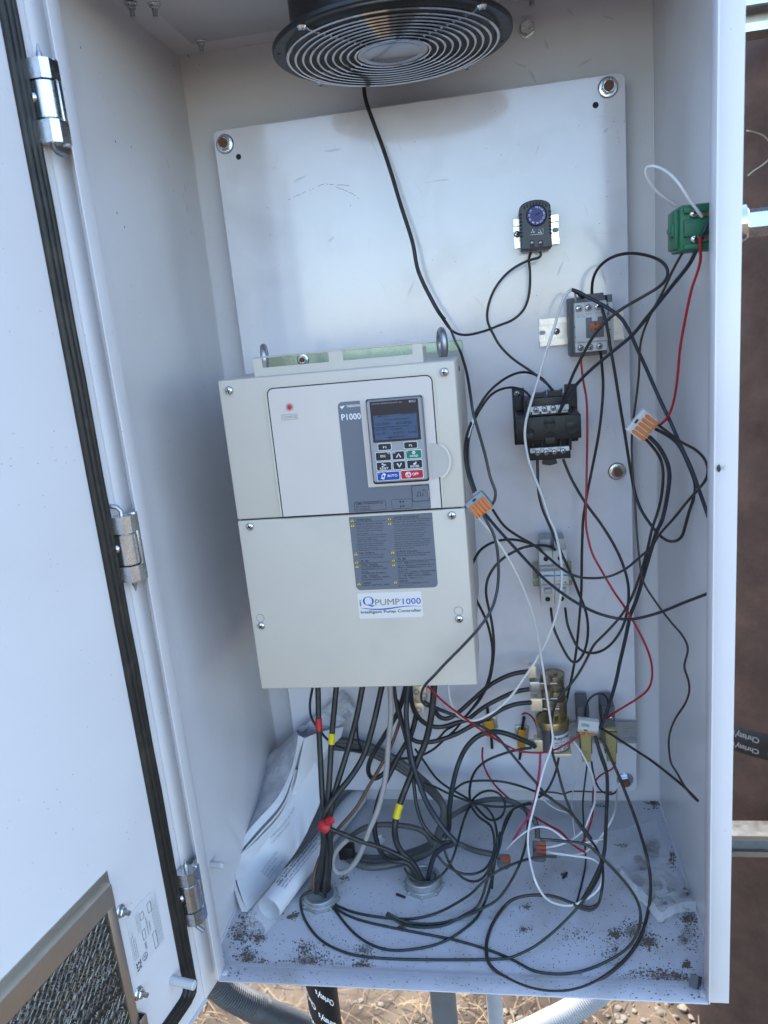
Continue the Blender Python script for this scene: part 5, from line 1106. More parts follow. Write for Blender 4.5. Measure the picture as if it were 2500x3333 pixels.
# upper right lever connector
wire('dark wire sagging between the upper lever connector and the one by the drive', B_, .0015, [('4', [(1000, 1075, .11), (1060, 1120), (1140, 1180), (1220, 1220, .05), (1280, 1280), (1299, 1340, .02), (1290, 1400), (1250, 1450), (1170, 1540), (1090, 1640, .06)]), ('5', [(1400, 140), (1280, 260, .10), (1240, 330), (1170, 390), (1080, 465), (980, 510, .13), (880, 520), (790, 510), (700, 465, .12), (600, 380), (530, 320), (440, 270), (350, 205, .06), (285, 110, .036)])])
wire('thin dark wire from the upper lever connector trailing to the cabinet floor', B_, .0017, [('4', [(925, 1160, .115), (970, 1210), (1010, 1270), (1030, 1350, .12), (1020, 1500), (990, 1620)]), ('5', [(1300, 0), (1280, 100, .14), (1240, 220), (1215, 335), (1165, 510), (1110, 650, .15), (1050, 750), (960, 850), (890, 920), (850, 1000, .16), (800, 1090), (740, 1170), (690, 1225), (655, 1290, .155), (640, 1350), (635, 1430), (635, 1520), (650, 1600, .15)]), ('6', [(365, 70), (390, 170), (430, 320, .14), (480, 450), (550, 560), (620, 650, .10), (660, 740), (670, 830), (660, 930, .03), (640, 1005), (600, 1040), (540, 1030), (495, 1003)])])
wire('paired blue-black cable from the upper lever connector to the white lever connector', BB, .0024, [('4', [(945, 1145, .115), (1000, 1200), (1050, 1290), (1068, 1380, .12), (1050, 1530), (1020, 1659)]), ('5', [(1320, 90), (1270, 230, .14), (1240, 330), (1190, 500), (1150, 640, .16), (1110, 740), (1080, 880), (1050, 1010, .18), (1020, 1150), (985, 1270), (955, 1360), (928, 1420, .195)])], 'cable', 'cable')
# transformer and breaker
wire('black wire from the left transformer foot looping under the breaker', B_, .0018, [('4', [(275, 1280, .225), (278, 1400), (285, 1500), (310, 1590), (340, 1659)]), ('5', [(570, 80, .205), (610, 180), (660, 290), (710, 400, .195), (760, 510), (800, 610), (840, 710), (855, 800, .21), (850, 900), (825, 980), (790, 1025), (760, 1025), (720, 970), (680, 890), (650, 820), (635, 725, .24), (632, 700, .248)])])
wire('black wire from the right transformer foot sweeping wide and back under the breaker', B_, .0018, [('4', [(430, 1280, .225), (470, 1380), (530, 1490), (590, 1580), (650, 1659)]), ('5', [(850, 90, .21), (930, 190), (1000, 300), (1050, 400), (1085, 500, .20), (1100, 600), (1090, 720), (1060, 820), (1000, 910, .20), (930, 960), (860, 970), (800, 945), (760, 870), (730, 790), (722, 720, .24), (718, 700, .248)])])
wire('upper black wire arching from the breaker top behind the drive', B_, .0018, [('5', [(578, 358, .235), (560, 335), (500, 308), (420, 288, .22), (340, 290), (260, 315), (200, 360), (155, 450, .15)])])
wire('lower black wire from the breaker top dropping past the drive to the cable knot', B_, .0018, [('5', [(660, 352, .235), (640, 332), (590, 323), (500, 327), (420, 355, .22), (340, 405), (280, 470), (246, 550, .20), (245, 630), (265, 720), (285, 830), (291, 950, .20), (275, 1090), (250, 1170), (200, 1260), (130, 1340, .22), (50, 1440), (0, 1480)]), ('7', [(1180, 480), (1090, 520), (1000, 530, .24)])])
wire('black wire emerging behind the drive edge and dropping to the arrester leads', B_, .0018, [('5', [(150, 590, .2), (190, 660), (240, 760), (270, 860, .22), (283, 970), (270, 1080), (235, 1190), (165, 1295, .23), (80, 1390), (0, 1430)]), ('7', [(1200, 430), (1120, 450, .24)])])
# connector by the drive
wire('thick dark wire from the connector by the drive sagging right to the cabinet lip', BB, .0018, [('5', [(238, 135, .034), (310, 220), (400, 320, .06), (500, 430), (600, 530), (700, 610, .10), (800, 675), (900, 725), (1000, 755, .11), (1090, 768), (1180, 755), (1300, 720, .08), (1420, 670), (1500, 640), (1572, 612, .02)])])
wire('dark wire from the connector by the drive crossing the drive corner to the lug below', BB, .0016, [('5', [(218, 125, .034), (260, 200, .03), (290, 260), (310, 340), (318, 450), (315, 560, .025), (300, 640), (270, 720), (200, 820, .012), (100, 930), (0, 1030)]), ('7', [(1180, 85, .010), (1135, 130, .012), (1110, 180, .03), (1115, 215, .10), (1125, 240, .19), (1160, 250, .2), (1220, 272), (1300, 302, .2)])])
wire('white wire from the connector by the drive falling past the arresters to the floor', 'wire_white', .0015, [('5', [(195, 148, .033), (235, 200, .04), (270, 240), (340, 340, .06), (420, 480), (490, 640, .10), (540, 800), (570, 960, .14), (595, 1130), (620, 1300), (640, 1440, .15), (645, 1490), (622, 1580)]), ('6', [(355, 60, .145), (320, 170), (290, 280), (260, 400, .12), (225, 540), (218, 640, .09), (235, 760), (270, 880, .05), (330, 970), (400, 1003), (480, 1010), (530, 990), (600, 950), (640, 912), (665, 850), (655, 765), (600, 727), (500, 712), (340, 688, .12)])])
# arrester leads
TK = .0033
wire('top thick black lead from the arresters curving to the drive', B_, TK, [('5', [(500, 1078, .225), (400, 1095), (300, 1140), (230, 1190), (130, 1280, .22), (60, 1340)]), ('B', [(680, 480, .22), (560, 525), (470, 495), (425, 420, .21), (400, 300), (400, 120, .2)])], 'cable', 'cable', 'thick black power leads under the drive')
wire('middle thick black lead from the arresters looping under the drive', B_, TK, [('5', [(505, 1185, .225), (420, 1200), (320, 1245), (220, 1300), (130, 1370, .22)]), ('B', [(680, 560), (560, 605), (430, 615), (320, 580, .20), (220, 490), (160, 380), (140, 250), (135, 110, .19)])], 'cable', 'cable', 'thick black power leads under the drive')
wire('lowest thick black lead of the dark arresters sagging under the drive', B_, TK, [('5', [(515, 1265, .225), (420, 1275), (330, 1310), (250, 1360)]), ('B', [(900, 580, .21), (720, 680), (560, 745), (400, 790), (240, 800), (130, 750, .19), (60, 640), (20, 520), (-30, 300, .17)])], 'cable', 'cable', 'thick black power leads under the drive')
wire('thick dark green ground cable from the labelled arrester bending down to the floor', GB, .0036, [('A', [(230, 1150, .215)]), ('B', [(1600, 820, .215), (1480, 770), (1340, 710), (1200, 670), (1080, 672, .21), (960, 710), (850, 800), (770, 910), (710, 1050, .20), (670, 1180), (640, 1320), (620, 1430, .17), (600, 1600), (595, 1750, .14)]), ('C', [(545, 560), (540, 650, .12), (480, 760, .11)])], 'cable', 'cable', 'thick black power leads under the drive')
wire('dark thin wire from the labelled arrester arching left to the knot on the floor', GB, .0019, [('B', [(1590, 862, .23), (1400, 890), (1200, 950), (1040, 1020, .23), (930, 1110), (870, 1220), (845, 1330), (840, 1450, .24), (860, 1540, .22)])])
wire('red wire from under the drive drooping across the arresters to the fuse holder', 'wire_red', .0014, [('7', [(1150, 140, .10), (1230, 220), (1320, 290, .14), (1400, 350), (1480, 402), (1560, 452, .19), (1640, 490)]), ('5', [(300, 1485, .20), (400, 1535), (500, 1565), (600, 1565, .19), (680, 1540), (740, 1505), (805, 1465, .205)])])
wire('dark wire crossing below the drive towards the fuse holders and floor', B_, .0019, [('B', [(290, 300, .205), (400, 360), (540, 420), (650, 465, .2), (800, 530), (950, 590), (1130, 690, .19), (1250, 820), (1400, 1000), (1540, 1170), (1650, 1290, .17)]), ('6', [(155, 200), (230, 265), (320, 340, .16), (400, 400), (470, 450), (540, 530), (600, 610, .13)])])
# drive output cables
wire('thick black drive cable with red tape, leftmost of the bundle', B_, .0040, [('7', [(555, 120, .16), (558, 250), (560, 350), (570, 550, .135), (580, 750), (592, 850, .11), (600, 950), (600, 1100), (585, 1260, .093)])], 'power_cable', 'cable', 'drive output cables', lift=-.05)
wire('thick black drive cable with yellow tape beside the red-taped one', B_, .0040, [('7', [(657, 120, .16), (640, 300), (628, 450, .14), (620, 600), (612, 750), (612, 870, .105), (622, 1000), (605, 1260, .10)])], 'power_cable', 'cable', 'drive output cables', lift=-.05)
wire('third thick black drive cable slanting left into the bundle', B_, .0040, [('7', [(800, 120, .17), (770, 280), (735, 420, .15), (690, 570), (650, 700), (622, 830, .108), (612, 950), (570, 1260, .10)])], 'power_cable', 'cable', 'drive output cables', lift=-.05)
wire('fourth thick black drive cable curving lowest into the bundle', B_, .0040, [('7', [(905, 120, .17), (870, 280), (840, 400), (800, 520, .14), (740, 620), (660, 720), (600, 810, .10), (580, 880), (585, 1000), (548, 1255, .088)])], 'power_cable', 'cable', 'drive output cables', lift=-.05)
wire('pale grey cable hanging from the drive and coiling onto the floor', 'cable_grey', .0037, [('7', [(945, 120, .15), (950, 280), (935, 450), (925, 600, .13), (900, 730), (870, 830), (830, 920, .11), (790, 1030), (750, 1100), (700, 1142), (655, 1148), (632, 1100), (650, 1030), (720, 960)])], 'power_cable', 'cable')
wire('black cable looping under the drive with a low U bend', B_, .0034, [('7', [(1035, 120, .18), (1000, 250), (960, 330), (900, 430), (840, 530, .18), (825, 600), (850, 642), (900, 620), (960, 560, .19), (1010, 480), (1060, 390), (1085, 290, .205)])], 'power_cable', 'cable')
wire('black wire from the drive crossing the pale cable down to the floor', B_, .0026, [('7', [(965, 120, .17), (985, 270), (1020, 380), (1050, 520, .16), (1070, 640), (1090, 790), (1130, 900, .12), (1200, 970), (1260, 1000)])], 'power_cable', 'cable')
wire('flat blue-black cable pair running from the drive to the right bushing', BB, .0036, [('7', [(1045, 120, .17), (1032, 280), (1042, 400), (1062, 530, .15), (1095, 640), (1140, 760), (1200, 860, .11), (1260, 940), (1305, 985, .10), (1250, 1000), (1190, 1040), (1165, 1110), (1150, 1180, .118)])], 'power_cable', 'cable', lift=-.03)
wire('thick black cable with yellow tape entering the right floor bushing', B_, .0044, [('7', [(1185, 120, .17), (1170, 280), (1140, 430, .16), (1090, 550), (1050, 640, .145), (1010, 740), (985, 820), (970, 900, .12), (978, 980), (1015, 1045), (1070, 1095), (1115, 1190, .115)])], 'power_cable', 'cable', lift=-.03)
wire('black cable bending under the lug and round into the right bushing', B_, .0036, [('7', [(1085, 300, .205), (1060, 400), (1000, 500, .19), (950, 600), (900, 700), (870, 800, .16), (860, 900), (880, 1000), (915, 1060), (970, 1085, .11), (1040, 1090), (1100, 1180, .112)])], 'power_cable', 'cable', lift=-.03)
wire('black cable tie-down running from the red knot to the right bushing', B_, .0032, [('7', [(610, 905, .10), (700, 940), (800, 980), (900, 1010, .11), (1000, 1055), (1070, 1100), (1125, 1190, .118)])], 'power_cable', 'cable', lift=-.03)
wire('brown wire slanting behind the pale grey cable to the left bushing', 'wire_brown', .0024, [('7', [(1000, 320, .2), (960, 440), (900, 560, .18), (830, 680), (760, 800), (690, 880, .13), (640, 940), (590, 1020), (555, 1090), (530, 1190, .09), (535, 1250, .088)])], lift=-.02)
wire('thin black wire bowing left of the red-taped cable', B_, .0018, [('7', [(530, 130, .17), (512, 230), (520, 310), (560, 370), (610, 430, .19), (680, 470), (800, 490, .25)])])
wire('thin black wire beside the third drive cable ending in the grey bundle', B_, .0016, [('7', [(770, 300, .2), (768, 400), (785, 470, .24), (800, 510, .255)])])
# tape bands around the cables
def band(label, m, cable, y0, y1, r):
    RI = RM.transposed(); pts = []
    for p_ in PATHS[cable]:
        c_ = RI @ (p_ - CAM); v_ = CY + F_PX * c_.y / c_.z
        if uv('7', 0, y0)[1] <= v_ <= uv('7', 0, y1)[1]: pts.append(p_)
    return solo(MB().tube(pts, r, 16, rfun=lambda t_: 1 + .03 * math.sin(t_ * 9)), 'tape_band', m, label, 'tape', 'coloured phase tape', smooth=50)
band('red tape band on the leftmost drive cable', 'tape_red', 'thick black drive cable with red tape, leftmost of the bundle', 312, 385, .0047)
band('yellow tape band on the second drive cable', 'tape_yellow', 'thick black drive cable with yellow tape beside the red-taped one', 380, 460, .0047)
band('yellow tape band on the cable by the right bushing', 'tape_yellow', 'thick black cable with yellow tape entering the right floor bushing', 766, 852, .0051)
kn = thing('red_tape_knot', 'red tape knotted round the cable bundle above the left bushing', 'tape', tuple(q('7', 600, 880, .09)))
part(MB().tube(path([('7', [(575, 880, .094), (590, 895, .090), (612, 905, .092)])], .007), .0078, 10, flat=.7), 'wrap', 'tape_red', kn); part(MB().tube(path([('7', [(605, 870, .088), (625, 862, .086), (642, 856, .088)])], .004), .0050, 8, flat=.6), 'tail', 'tape_red', kn)
# grey bundled cable lying against the panel and curling on the floor
for i, (dy, lbl) in enumerate(((-14, 'uppermost strand of the dark grey cable roll behind the drive cables'), (4, 'middle strand of the dark grey cable roll behind the drive cables'), (24, 'lowest strand of the dark grey cable roll behind the drive cables'))):
    wire(lbl, 'cable_dkgrey', .0052, [('7', [(600, 440 + dy, .262), (700, 448 + dy), (800, 462 + dy), (900, 505 + dy, .26), (1000, 560 + dy), (1100, 635 + dy * .8, .25), (1180, 710 + dy * .5), (1235, 790 + dy * .2, .20), (1250 - i * 12, 870), (1225 - i * 10, 930), (1180, 985 + i * 14), (1080, 1030 + i * 18), (960, 1060 + i * 20), (840, 1070 + i * 22), (740, 1050 + i * 18), (690, 1010 + i * 12)])], 'control_cable', 'cable', 'dark grey control cable roll')
wire('grey cable loop lying on the floor behind the right bushing', 'cable_dkgrey', .0040, [('7', [(720, 960, .2), (800, 905), (900, 885), (1000, 890), (1090, 905), (1150, 940), (1170, 985), (1300, 985), (1400, 1025), (1500, 1045)])], 'control_cable', 'cable')
wire('grey cable lying along the back edge of the cabinet floor', 'cable_dkgrey', .0038, [('C', [(560, 520, .18), (640, 470), (740, 420), (820, 370, .22), (960, 340), (1100, 335), (1230, 365), (1330, 420), (1440, 530), (1490, 650), (1490, 760, .17)])], 'control_cable', 'cable')
# loops on the floor
FL = .0017
def fw(label, segs, m=GB, r=FL, **k): return wire(label, m, r, segs, 'floor_wire', 'wire', 'wires looping over the cabinet floor', **k)
fw('outermost dark floor loop starting at the left bushing', [('7', [(540, 1240, .09), (500, 1250, .088), (465, 1268), (462, 1330), (492, 1412), (560, 1500), (660, 1560), (780, 1595), (950, 1610), (1150, 1615), (1400, 1615), (1560, 1610)]), ('6', [(120, 1320, 0), (250, 1260), (380, 1160), (500, 1040), (590, 930, .05), (650, 820), (675, 700, .1), (685, 550), (690, 400, .15), (695, 220), (670, 130, .19), (632, 30, .2)])])
fw('dark floor wire from the left bushing rising under the small connectors', [('7', [(560, 1245, .09), (620, 1300), (720, 1350), (850, 1380), (1000, 1395), (1100, 1390), (1230, 1350), (1380, 1262)]), ('C', [(850, 1280, .06), (1000, 1150), (1150, 1070), (1300, 1010), (1450, 970, .1), (1600, 955), (1700, 960)])])
fw('dark floor wire running from the left bushing to the front right', [('7', [(575, 1258, .09), (640, 1330), (750, 1390), (900, 1430), (1100, 1470), (1300, 1510), (1500, 1570), (1640, 1632)]), ('6', [(250, 1400, 0), (400, 1420), (550, 1400), (700, 1340), (820, 1260), (880, 1160), (895, 1060), (870, 970), (810, 880), (740, 800), (640, 700), (560, 640), (400, 620), (290, 610)])])
fw('dark floor wire bowing forward then up into the middle tangle', [('7', [(590, 1270, .09), (650, 1350), (720, 1440), (800, 1510), (900, 1555), (1000, 1565), (1150, 1545), (1270, 1500), (1400, 1405)]), ('C', [(830, 1640), (900, 1500), (960, 1350), (1000, 1180), (1030, 1000, .10), (1060, 850), (1050, 680, .13), (1020, 540), (950, 430, .18), (860, 385)])])
fw('loose-ended floor wire turning up to the right connectors', [('7', [(930, 1362, .05), (1000, 1400), (1080, 1420), (1200, 1420), (1330, 1390), (1480, 1320)]), ('C', [(1080, 1400), (1200, 1230), (1280, 1080, .07), (1330, 950), (1370, 800, .12), (1385, 650), (1385, 520, .17), (1360, 440), (1320, 410)])])
fw('floor wire beside the loose end curling back through the tangle', [('7', [(925, 1372, .05), (1020, 1425), (1130, 1440), (1250, 1425), (1370, 1360)]), ('C', [(820, 1530), (900, 1380), (950, 1200), (1020, 1010, .1), (1090, 840), (1110, 680, .13), (1160, 530), (1240, 430, .18), (1320, 400), (1430, 385, .2)])])
fw('dark ring of wire lying round the right bushing', [('C', [(60, 1080, .11), (75, 1130), (150, 1200), (280, 1235), (400, 1200), (500, 1110), (570, 990, .11), (620, 840), (660, 680, .15), (720, 490), (770, 400, .21)])])
fw('lower wire arc between the right bushing and the tangle', [('C', [(410, 940, .11), (460, 1010), (560, 1090), (680, 1140), (800, 1145), (900, 1110), (980, 1020, .10), (1030, 850), (1010, 680), (985, 610, .14), (900, 560), (830, 500), (780, 420, .2)])])
fw('second wire arc below the tangle', [('C', [(490, 890, .12), (530, 1010), (600, 1110), (700, 1200), (800, 1230), (890, 1200), (960, 1110, .09), (1010, 960), (1060, 800), (1090, 690, .13)])])
fw('small dark wire ring standing behind the tangle', [('C', [(785, 350, .22), (850, 280), (950, 240), (1050, 255), (1120, 320, .2), (1145, 410), (1120, 510), (1060, 560), (980, 570, .17), (900, 500), (820, 410, .2)])])
fw('dark wire running along the panel foot above the tangle', [('C', [(600, 230, .24), (680, 165), (780, 140), (950, 135), (1100, 145), (1280, 185, .24), (1450, 245), (1540, 280), (1650, 330, .2)])])
fw('dark wire sloping down from the cable bundle into the knot', [('B', [(190, 880, .19), (270, 985, .2)]), ('C', [(380, 90), (480, 180), (560, 230, .23), (650, 280), (740, 330), (800, 380, .22)])])
fw('second dark wire sloping into the knot from the left', [('C', [(260, 160, .2), (380, 200), (500, 260, .22), (620, 310), (720, 350), (900, 400), (1100, 420, .2), (1300, 400), (1420, 370, .21)])])
fw('short dark wire tail dropping from the knot to the floor', [('C', [(1230, 440, .18), (1180, 540), (1130, 660), (1085, 790, .12), (1040, 960), (1010, 1180), (1000, 1300)])])
fw('black wire falling from the arrester base to the floor', [('A', [(510, 1280, .22), (490, 1400), (440, 1540, .22), (380, 1660)]), ('C', [(1600, 230, .21), (1560, 280), (1500, 320, .2)])], B_)
fw('longest dark wire hanging from the white connector and sweeping the floor front', [('A', [(1000, 1040, .2), (1060, 1100), (1120, 1250), (1200, 1420, .19), (1290, 1640)]), ('6', [(850, 450, .15), (900, 600), (940, 750, .09), (955, 900), (940, 1040), (900, 1180), (830, 1300), (740, 1390), (620, 1470), (500, 1515), (380, 1527), (250, 1510), (120, 1460), (0, 1380)]), ('7', [(1466, 1590), (1470, 1500), (1510, 1400)]), ('6', [(100, 990), (180, 955), (280, 945), (380, 955), (500, 1000), (600, 1025), (640, 1000)])], 'wire_brownblack', .0021)
fw('double dark wire hanging straight from the white connector', [('A', [(950, 1020, .2), (985, 1140), (1030, 1300), (1080, 1420), (1095, 1560, .19), (1092, 1800)]), ('6', [(690, 420, .15), (685, 560), (670, 720, .09), (600, 880), (530, 1000)])], 'wire_brownblack', .0024)
fw('dark wire from the white connector running right to the cabinet wall', [('A', [(985, 905, .2), (1100, 970), (1300, 1100, .17), (1500, 1230), (1650, 1330)]), ('6', [(980, 160, .12), (1100, 250), (1160, 300), (1237, 380, .03)])], B_)
fw('thin black wire dropping from the left fuse holder', [('A', [(905, 1320, .24), (915, 1400), (950, 1560, .24), (990, 1650), (1060, 1710), (1150, 1725), (1200, 1690, .24), (1240, 1630)])], B_, .0014)
fw('thin black wire hanging between the arrester and the fuse holders', [('A', [(855, 1330, .24), (835, 1500), (815, 1650, .22), (800, 1830)]), ('6', [(552, 500, .17), (560, 640), (565, 760), (540, 880), (512, 990)])], B_, .0013)
fw('red wire curling below the right fuse holder', [('A', [(1190, 1300, .24), (1185, 1400), (1100, 1440), (1010, 1480, .23), (955, 1540), (940, 1600), (920, 1700, .2), (922, 1840)]), ('6', [(605, 470, .15), (580, 560), (540, 640)])], 'wire_red', .0013)
fw('white wire hanging from beside the labelled can to the floor connector', [('A', [(690, 1080, .22), (760, 1170), (850, 1340), (920, 1500, .2), (950, 1700), (940, 1840)]), ('6', [(600, 440, .15), (560, 545), (490, 610), (400, 648), (320, 662, .12)])], 'wire_white', .0015)
fw('white wire below the right panel nut drooping to the floor connector', [('A', [(1240, 1580, .24), (1215, 1700, .23), (1200, 1830)]), ('6', [(735, 460, .17), (690, 550), (610, 650), (540, 698), (430, 705), (325, 685, .12)])], 'wire_white', .0015)
fw('faint white wire thread behind the white connector', [('A', [(820, 1320, .27), (750, 1440), (700, 1600, .26), (670, 1750)]), ('6', [(485, 440, .2), (492, 540), (500, 600)])], 'wire_white', .0009)
fw('white wire bowing over the floor connector', [('6', [(90, 668, .13), (160, 600), (240, 545), (320, 535), (390, 570), (450, 620, .12), (520, 640), (600, 625), (690, 605)])], 'wire_white', .0013)
fw('short pale wire lying behind the red pair', [('6', [(280, 345, .22), (340, 400), (400, 435), (470, 455, .2)])], 'wire_white', .0011)
fw('pink wire falling from the labelled arrester to the floor', [('A', [(290, 1225, .2), (285, 1380), (262, 1560, .2), (240, 1700)]), ('6', [(262, 370, .18), (232, 455), (180, 540), (128, 622, .13)])], 'wire_pink', .0017)
fw('red wire from the left resistor trailing across the floor', [('B', [(1000, 860, .26), (990, 950), (1010, 1070), (1080, 1220, .26), (1200, 1370), (1340, 1490), (1430, 1545, .22)]), ('6', [(120, 385, .2), (200, 440), (330, 520), (420, 570), (480, 640), (560, 690, .1)])], 'wire_red', .0015)
fw('red wire from the right resistor bowing to the labelled can', [('B', [(1475, 460, .265), (1500, 438), (1560, 455, .26), (1620, 520), (1655, 620, .255)])], 'wire_red', .0014)
fw('small black arch wire over the fuse holders', [('A', [(830, 790, .235), (828, 700), (850, 610), (920, 525, .225), (1000, 498), (1070, 520), (1100, 580), (1108, 680, .225), (1080, 800)])], B_, .0014)
fw('black wire snaking along the panel foot by the corner nut', [('A', [(280, 1690, .27), (400, 1690), (480, 1690), (540, 1720), (590, 1710), (640, 1680, .27), (800, 1680), (1000, 1690), (1150, 1690, .27)])], B_, .0012)

# ================================================================== LEVER CONNECTORS
def connector(label, k, c00, c10, c01, Y, n, wd=.016, lm='plastic_orange', body='plastic_grey', lettering=None, floor=None, Ys=None):
    """c00 lower left, c10 lower right, c01 upper left of the lever face"""
    if floor is not None: A, B, C = (onZ(*uv(k, *p_), floor + dz) for p_, dz in ((c00, 0), (c10, 0), (c01, .006)))
    else: A, B, C = q(k, *c00, (Ys or (Y, Y, Y))[0]), q(k, *c10, (Ys or (Y, Y, Y))[1]), q(k, *c01, (Ys or (Y, Y, Y))[2])
    ux = (B - A); w_ = ux.length; ux.normalize(); uz = (C - A); uz = (uz - ux * uz.dot(ux)); h_ = uz.length; uz.normalize(); uy = uz.cross(ux)
    T = lambda p_: A + ux * p_.x + uy * p_.y + uz * p_.z
    s = thing('lever_connector', label, 'wire connector', tuple(A + ux * w_ / 2 + uz * h_ / 2), 'lever wire connectors')
    prof = [(0, h_ * .10), (.0012, h_ * .02), (wd * .35, 0), (wd, h_ * .15), (wd, h_ * .85), (wd * .35, h_), (.0012, h_ * .96), (0, h_ * .86)]
    m_ = MB(T); nn = len(prof); m_.add([(x, y, z_) for x in (0, w_) for y, z_ in prof], [list(range(nn)), list(range(2 * nn - 1, nn - 1, -1))] + [[i, (i + 1) % nn, nn + (i + 1) % nn, nn + i] for i in range(nn)])
    part(m_, 'housing', body, s, smooth=25)
    pw = w_ / (n + .35)
    for i in range(n):
        x = pw * (.32 + i); lv = MB(T); lv.prism([(x, -h_ * .02), (x + pw * .68, -h_ * .02), (x + pw * .68, h_ * .66), (x + pw * .55, h_ * .72), (x + pw * .13, h_ * .72), (x, h_ * .66)], -.0022, .003, .0006); part(lv, 'lever', lm, s)
    part(MB(T).box(w_ * .40, w_ * .58, -.0004, .001, h_ * .80, h_ * .90), 'test_slot', 'gap_black', s)
    if lettering:
        t = MB(T); text(t, lettering, w_ * .14, w_ * .60, h_ * .50, h_ * .80, -.0006, .02, True); part(t, 'lettering', 'ink_green', s, smooth=0)
    return s
connector('grey and orange lever connector hanging beside the drive edge', '5', (190, 165), (288, 88), (118, 72), .028, 5, wd=.014, body='connector_grey')
connector('grey lever connector with five orange levers at the upper right, tilted', '4', (832, 1170), (1008, 1060), (795, 1110), .105, 5, body='plastic_ltgrey', wd=.014) if False else connector('grey lever connector with five orange levers at the upper right, tilted', '4', (905, 1178), (1010, 1055), (798, 1108), .108, 5, wd=.014, body='plastic_ltgrey')
A_ = None
def flat_connector(label, k, tl, tr, br, bl, Y, n, text_=None):
    a, b, c, d = (q(k, *p_, Y) for p_ in (tl, tr, br, bl)); A = d; ux = (c - d + b - a) / 2; w_ = ux.length; ux.normalize(); uz = (a - d + b - c) / 2; uz -= ux * uz.dot(ux); h_ = uz.length; uz.normalize(); uy = uz.cross(ux)
    T = lambda p_: A + ux * p_.x + uy * p_.y + uz * p_.z
    s = thing('lever_connector', label, 'wire connector', tuple(A + ux * w_ / 2), 'lever wire connectors')
    prof = [(0, h_ * .30), (.003, h_ * .05), (.012, 0), (.016, h_ * .3), (.014, h_ * .85), (.006, h_), (.001, h_ * .92)]
    m_ = MB(T); nn = len(prof); m_.add([(x, y, z_) for x in (0, w_) for y, z_ in prof], [list(range(nn)), list(range(2 * nn - 1, nn - 1, -1))] + [[i, (i + 1) % nn, nn + (i + 1) % nn, nn + i] for i in range(nn)])
    part(m_, 'housing', 'plastic_ltgrey', s, smooth=25)
    for i in range(n):
        x = w_ * (.10 + i * .27); part(MB(T).box(x, x + w_ * .2, .0006, .006, -h_ * .04, h_ * .09, .0006), 'lever', 'plastic_orange', s)
    part(MB(T).box(w_ * .30, w_ * .48, -.0003, .001, h_ * .22, h_ * .34), 'test_slot', 'plastic_dkgrey', s)
    t = MB(T); text(t, 'WAGO', w_ * .13, w_ * .56, h_ * .52, h_ * .74, .0002, .03, True); part(t, 'lettering', 'ink_green', s, smooth=0)
    return s
flat_connector('white lever connector with green lettering hanging in front of the fuse holders', 'A', (722, 820), (960, 840), (985, 1018), (735, 985), .19, 3)
connector('rust-orange lever connector lying in the middle of the floor', 'C', (1440, 1010), (1445, 775), (1590, 1000), None, 4, wd=.010, lm='plastic_rust', body='plastic_grey', floor=.010) if False else connector('rust-orange lever connector lying in the middle of the floor', 'C', (1585, 990), (1580, 790), (1440, 985), .115, 4, wd=.010, lm='plastic_rust', body='contactor_dark', Ys=(.105, .125, .105))
connector('grey connector with one rust-orange lever lying left on the floor', 'C', (1205, 1040), (1195, 930), (1060, 1020), .11, 1, wd=.012, lm='plastic_rust', body='contactor_dark', Ys=(.095, .108, .095))
connector('grey lever connector in the front right corner of the cabinet floor', '6', (1190, 1490), (1200, 1415), (1262, 1480), .0, 2, wd=.012, lm='plastic_rust', body='plastic_dkgrey', Ys=(-.02, -.012, -.022))

# ================================================================== FLOOR BUSHINGS, GLAND, CLIP
def bushing(k, xy, z_, ro, ri, label):
    c = onZ(*uv(k, *xy), z_); s = thing('conduit_bushing', label, 'bushing', (c.x, c.y, 0), 'conduit bushings in the cabinet floor')
    rn = MB(); n = 8
    rn.lathe((c.x, c.y, .0002), (0, 0, 1), [(ri, 0), (ro * 1.12, 0), (ro * 1.12, .006), (ro * 1.06, .0072), (ro, .0075), (ri, .0075)], 40); part(rn, 'locknut', 'bushing', s, smooth=30)
    for i in range(8):
        a_ = 2 * math.pi * i / 8; part(MB().box(c.x + ro * 1.12 * math.cos(a_) - .0022, c.x + ro * 1.12 * math.cos(a_) + .0022, c.y + ro * 1.12 * math.sin(a_) - .0022, c.y + ro * 1.12 * math.sin(a_) + .0022, .0004, .0050, .0008), 'locknut_tooth', 'bushing', s)
    part(MB().lathe((c.x, c.y, .0076), (0, 0, 1), [(ri, 0), (ro, 0), (ro, z_ - .0086), (ro * .96, z_ - .0076), (ri * 1.06, z_ - .0076), (ri, z_ - .0086), (ri, -.03)], 40), 'insulating_throat', 'bushing', s)
    part(MB().lathe((c.x, c.y, .0035), (0, 0, 1), [(1e-6, 0), (ri, 0)], 24), 'dark_bore', 'gap_black', s); return c
BU1 = bushing('7', (565, 1252), .012, .0225, .018, 'left conduit bushing in the floor, filled with the drive cable bundle')
BU2 = bushing('7', (1122, 1160), .016, .0235, .0185, 'right conduit bushing in the floor with two thick cables')
cl = thing('cable_clip', 'small clear plastic clip on the floor behind the cables', 'clip', tuple(q('7', 885, 950, .15)))
p = onZ(*uv('7', 885, 965), .003); part(MB().lathe((p.x, p.y, .0003), (0, 0, 1), [(.010, 0), (.010, .003), (.006, .006), (.006, .012), (.004, .013)], 24), 'gland', 'pvc_white', cl)
p = onZ(*uv('7', 712, 1045), .012); solo(MB().box(p.x - .011, p.x + .011, p.y - .006, p.y + .010, .006, .026, .002), 'black_tape_wrap', 'tape_black', 'black tape wrapped round the grey cable roll on the floor', 'tape')

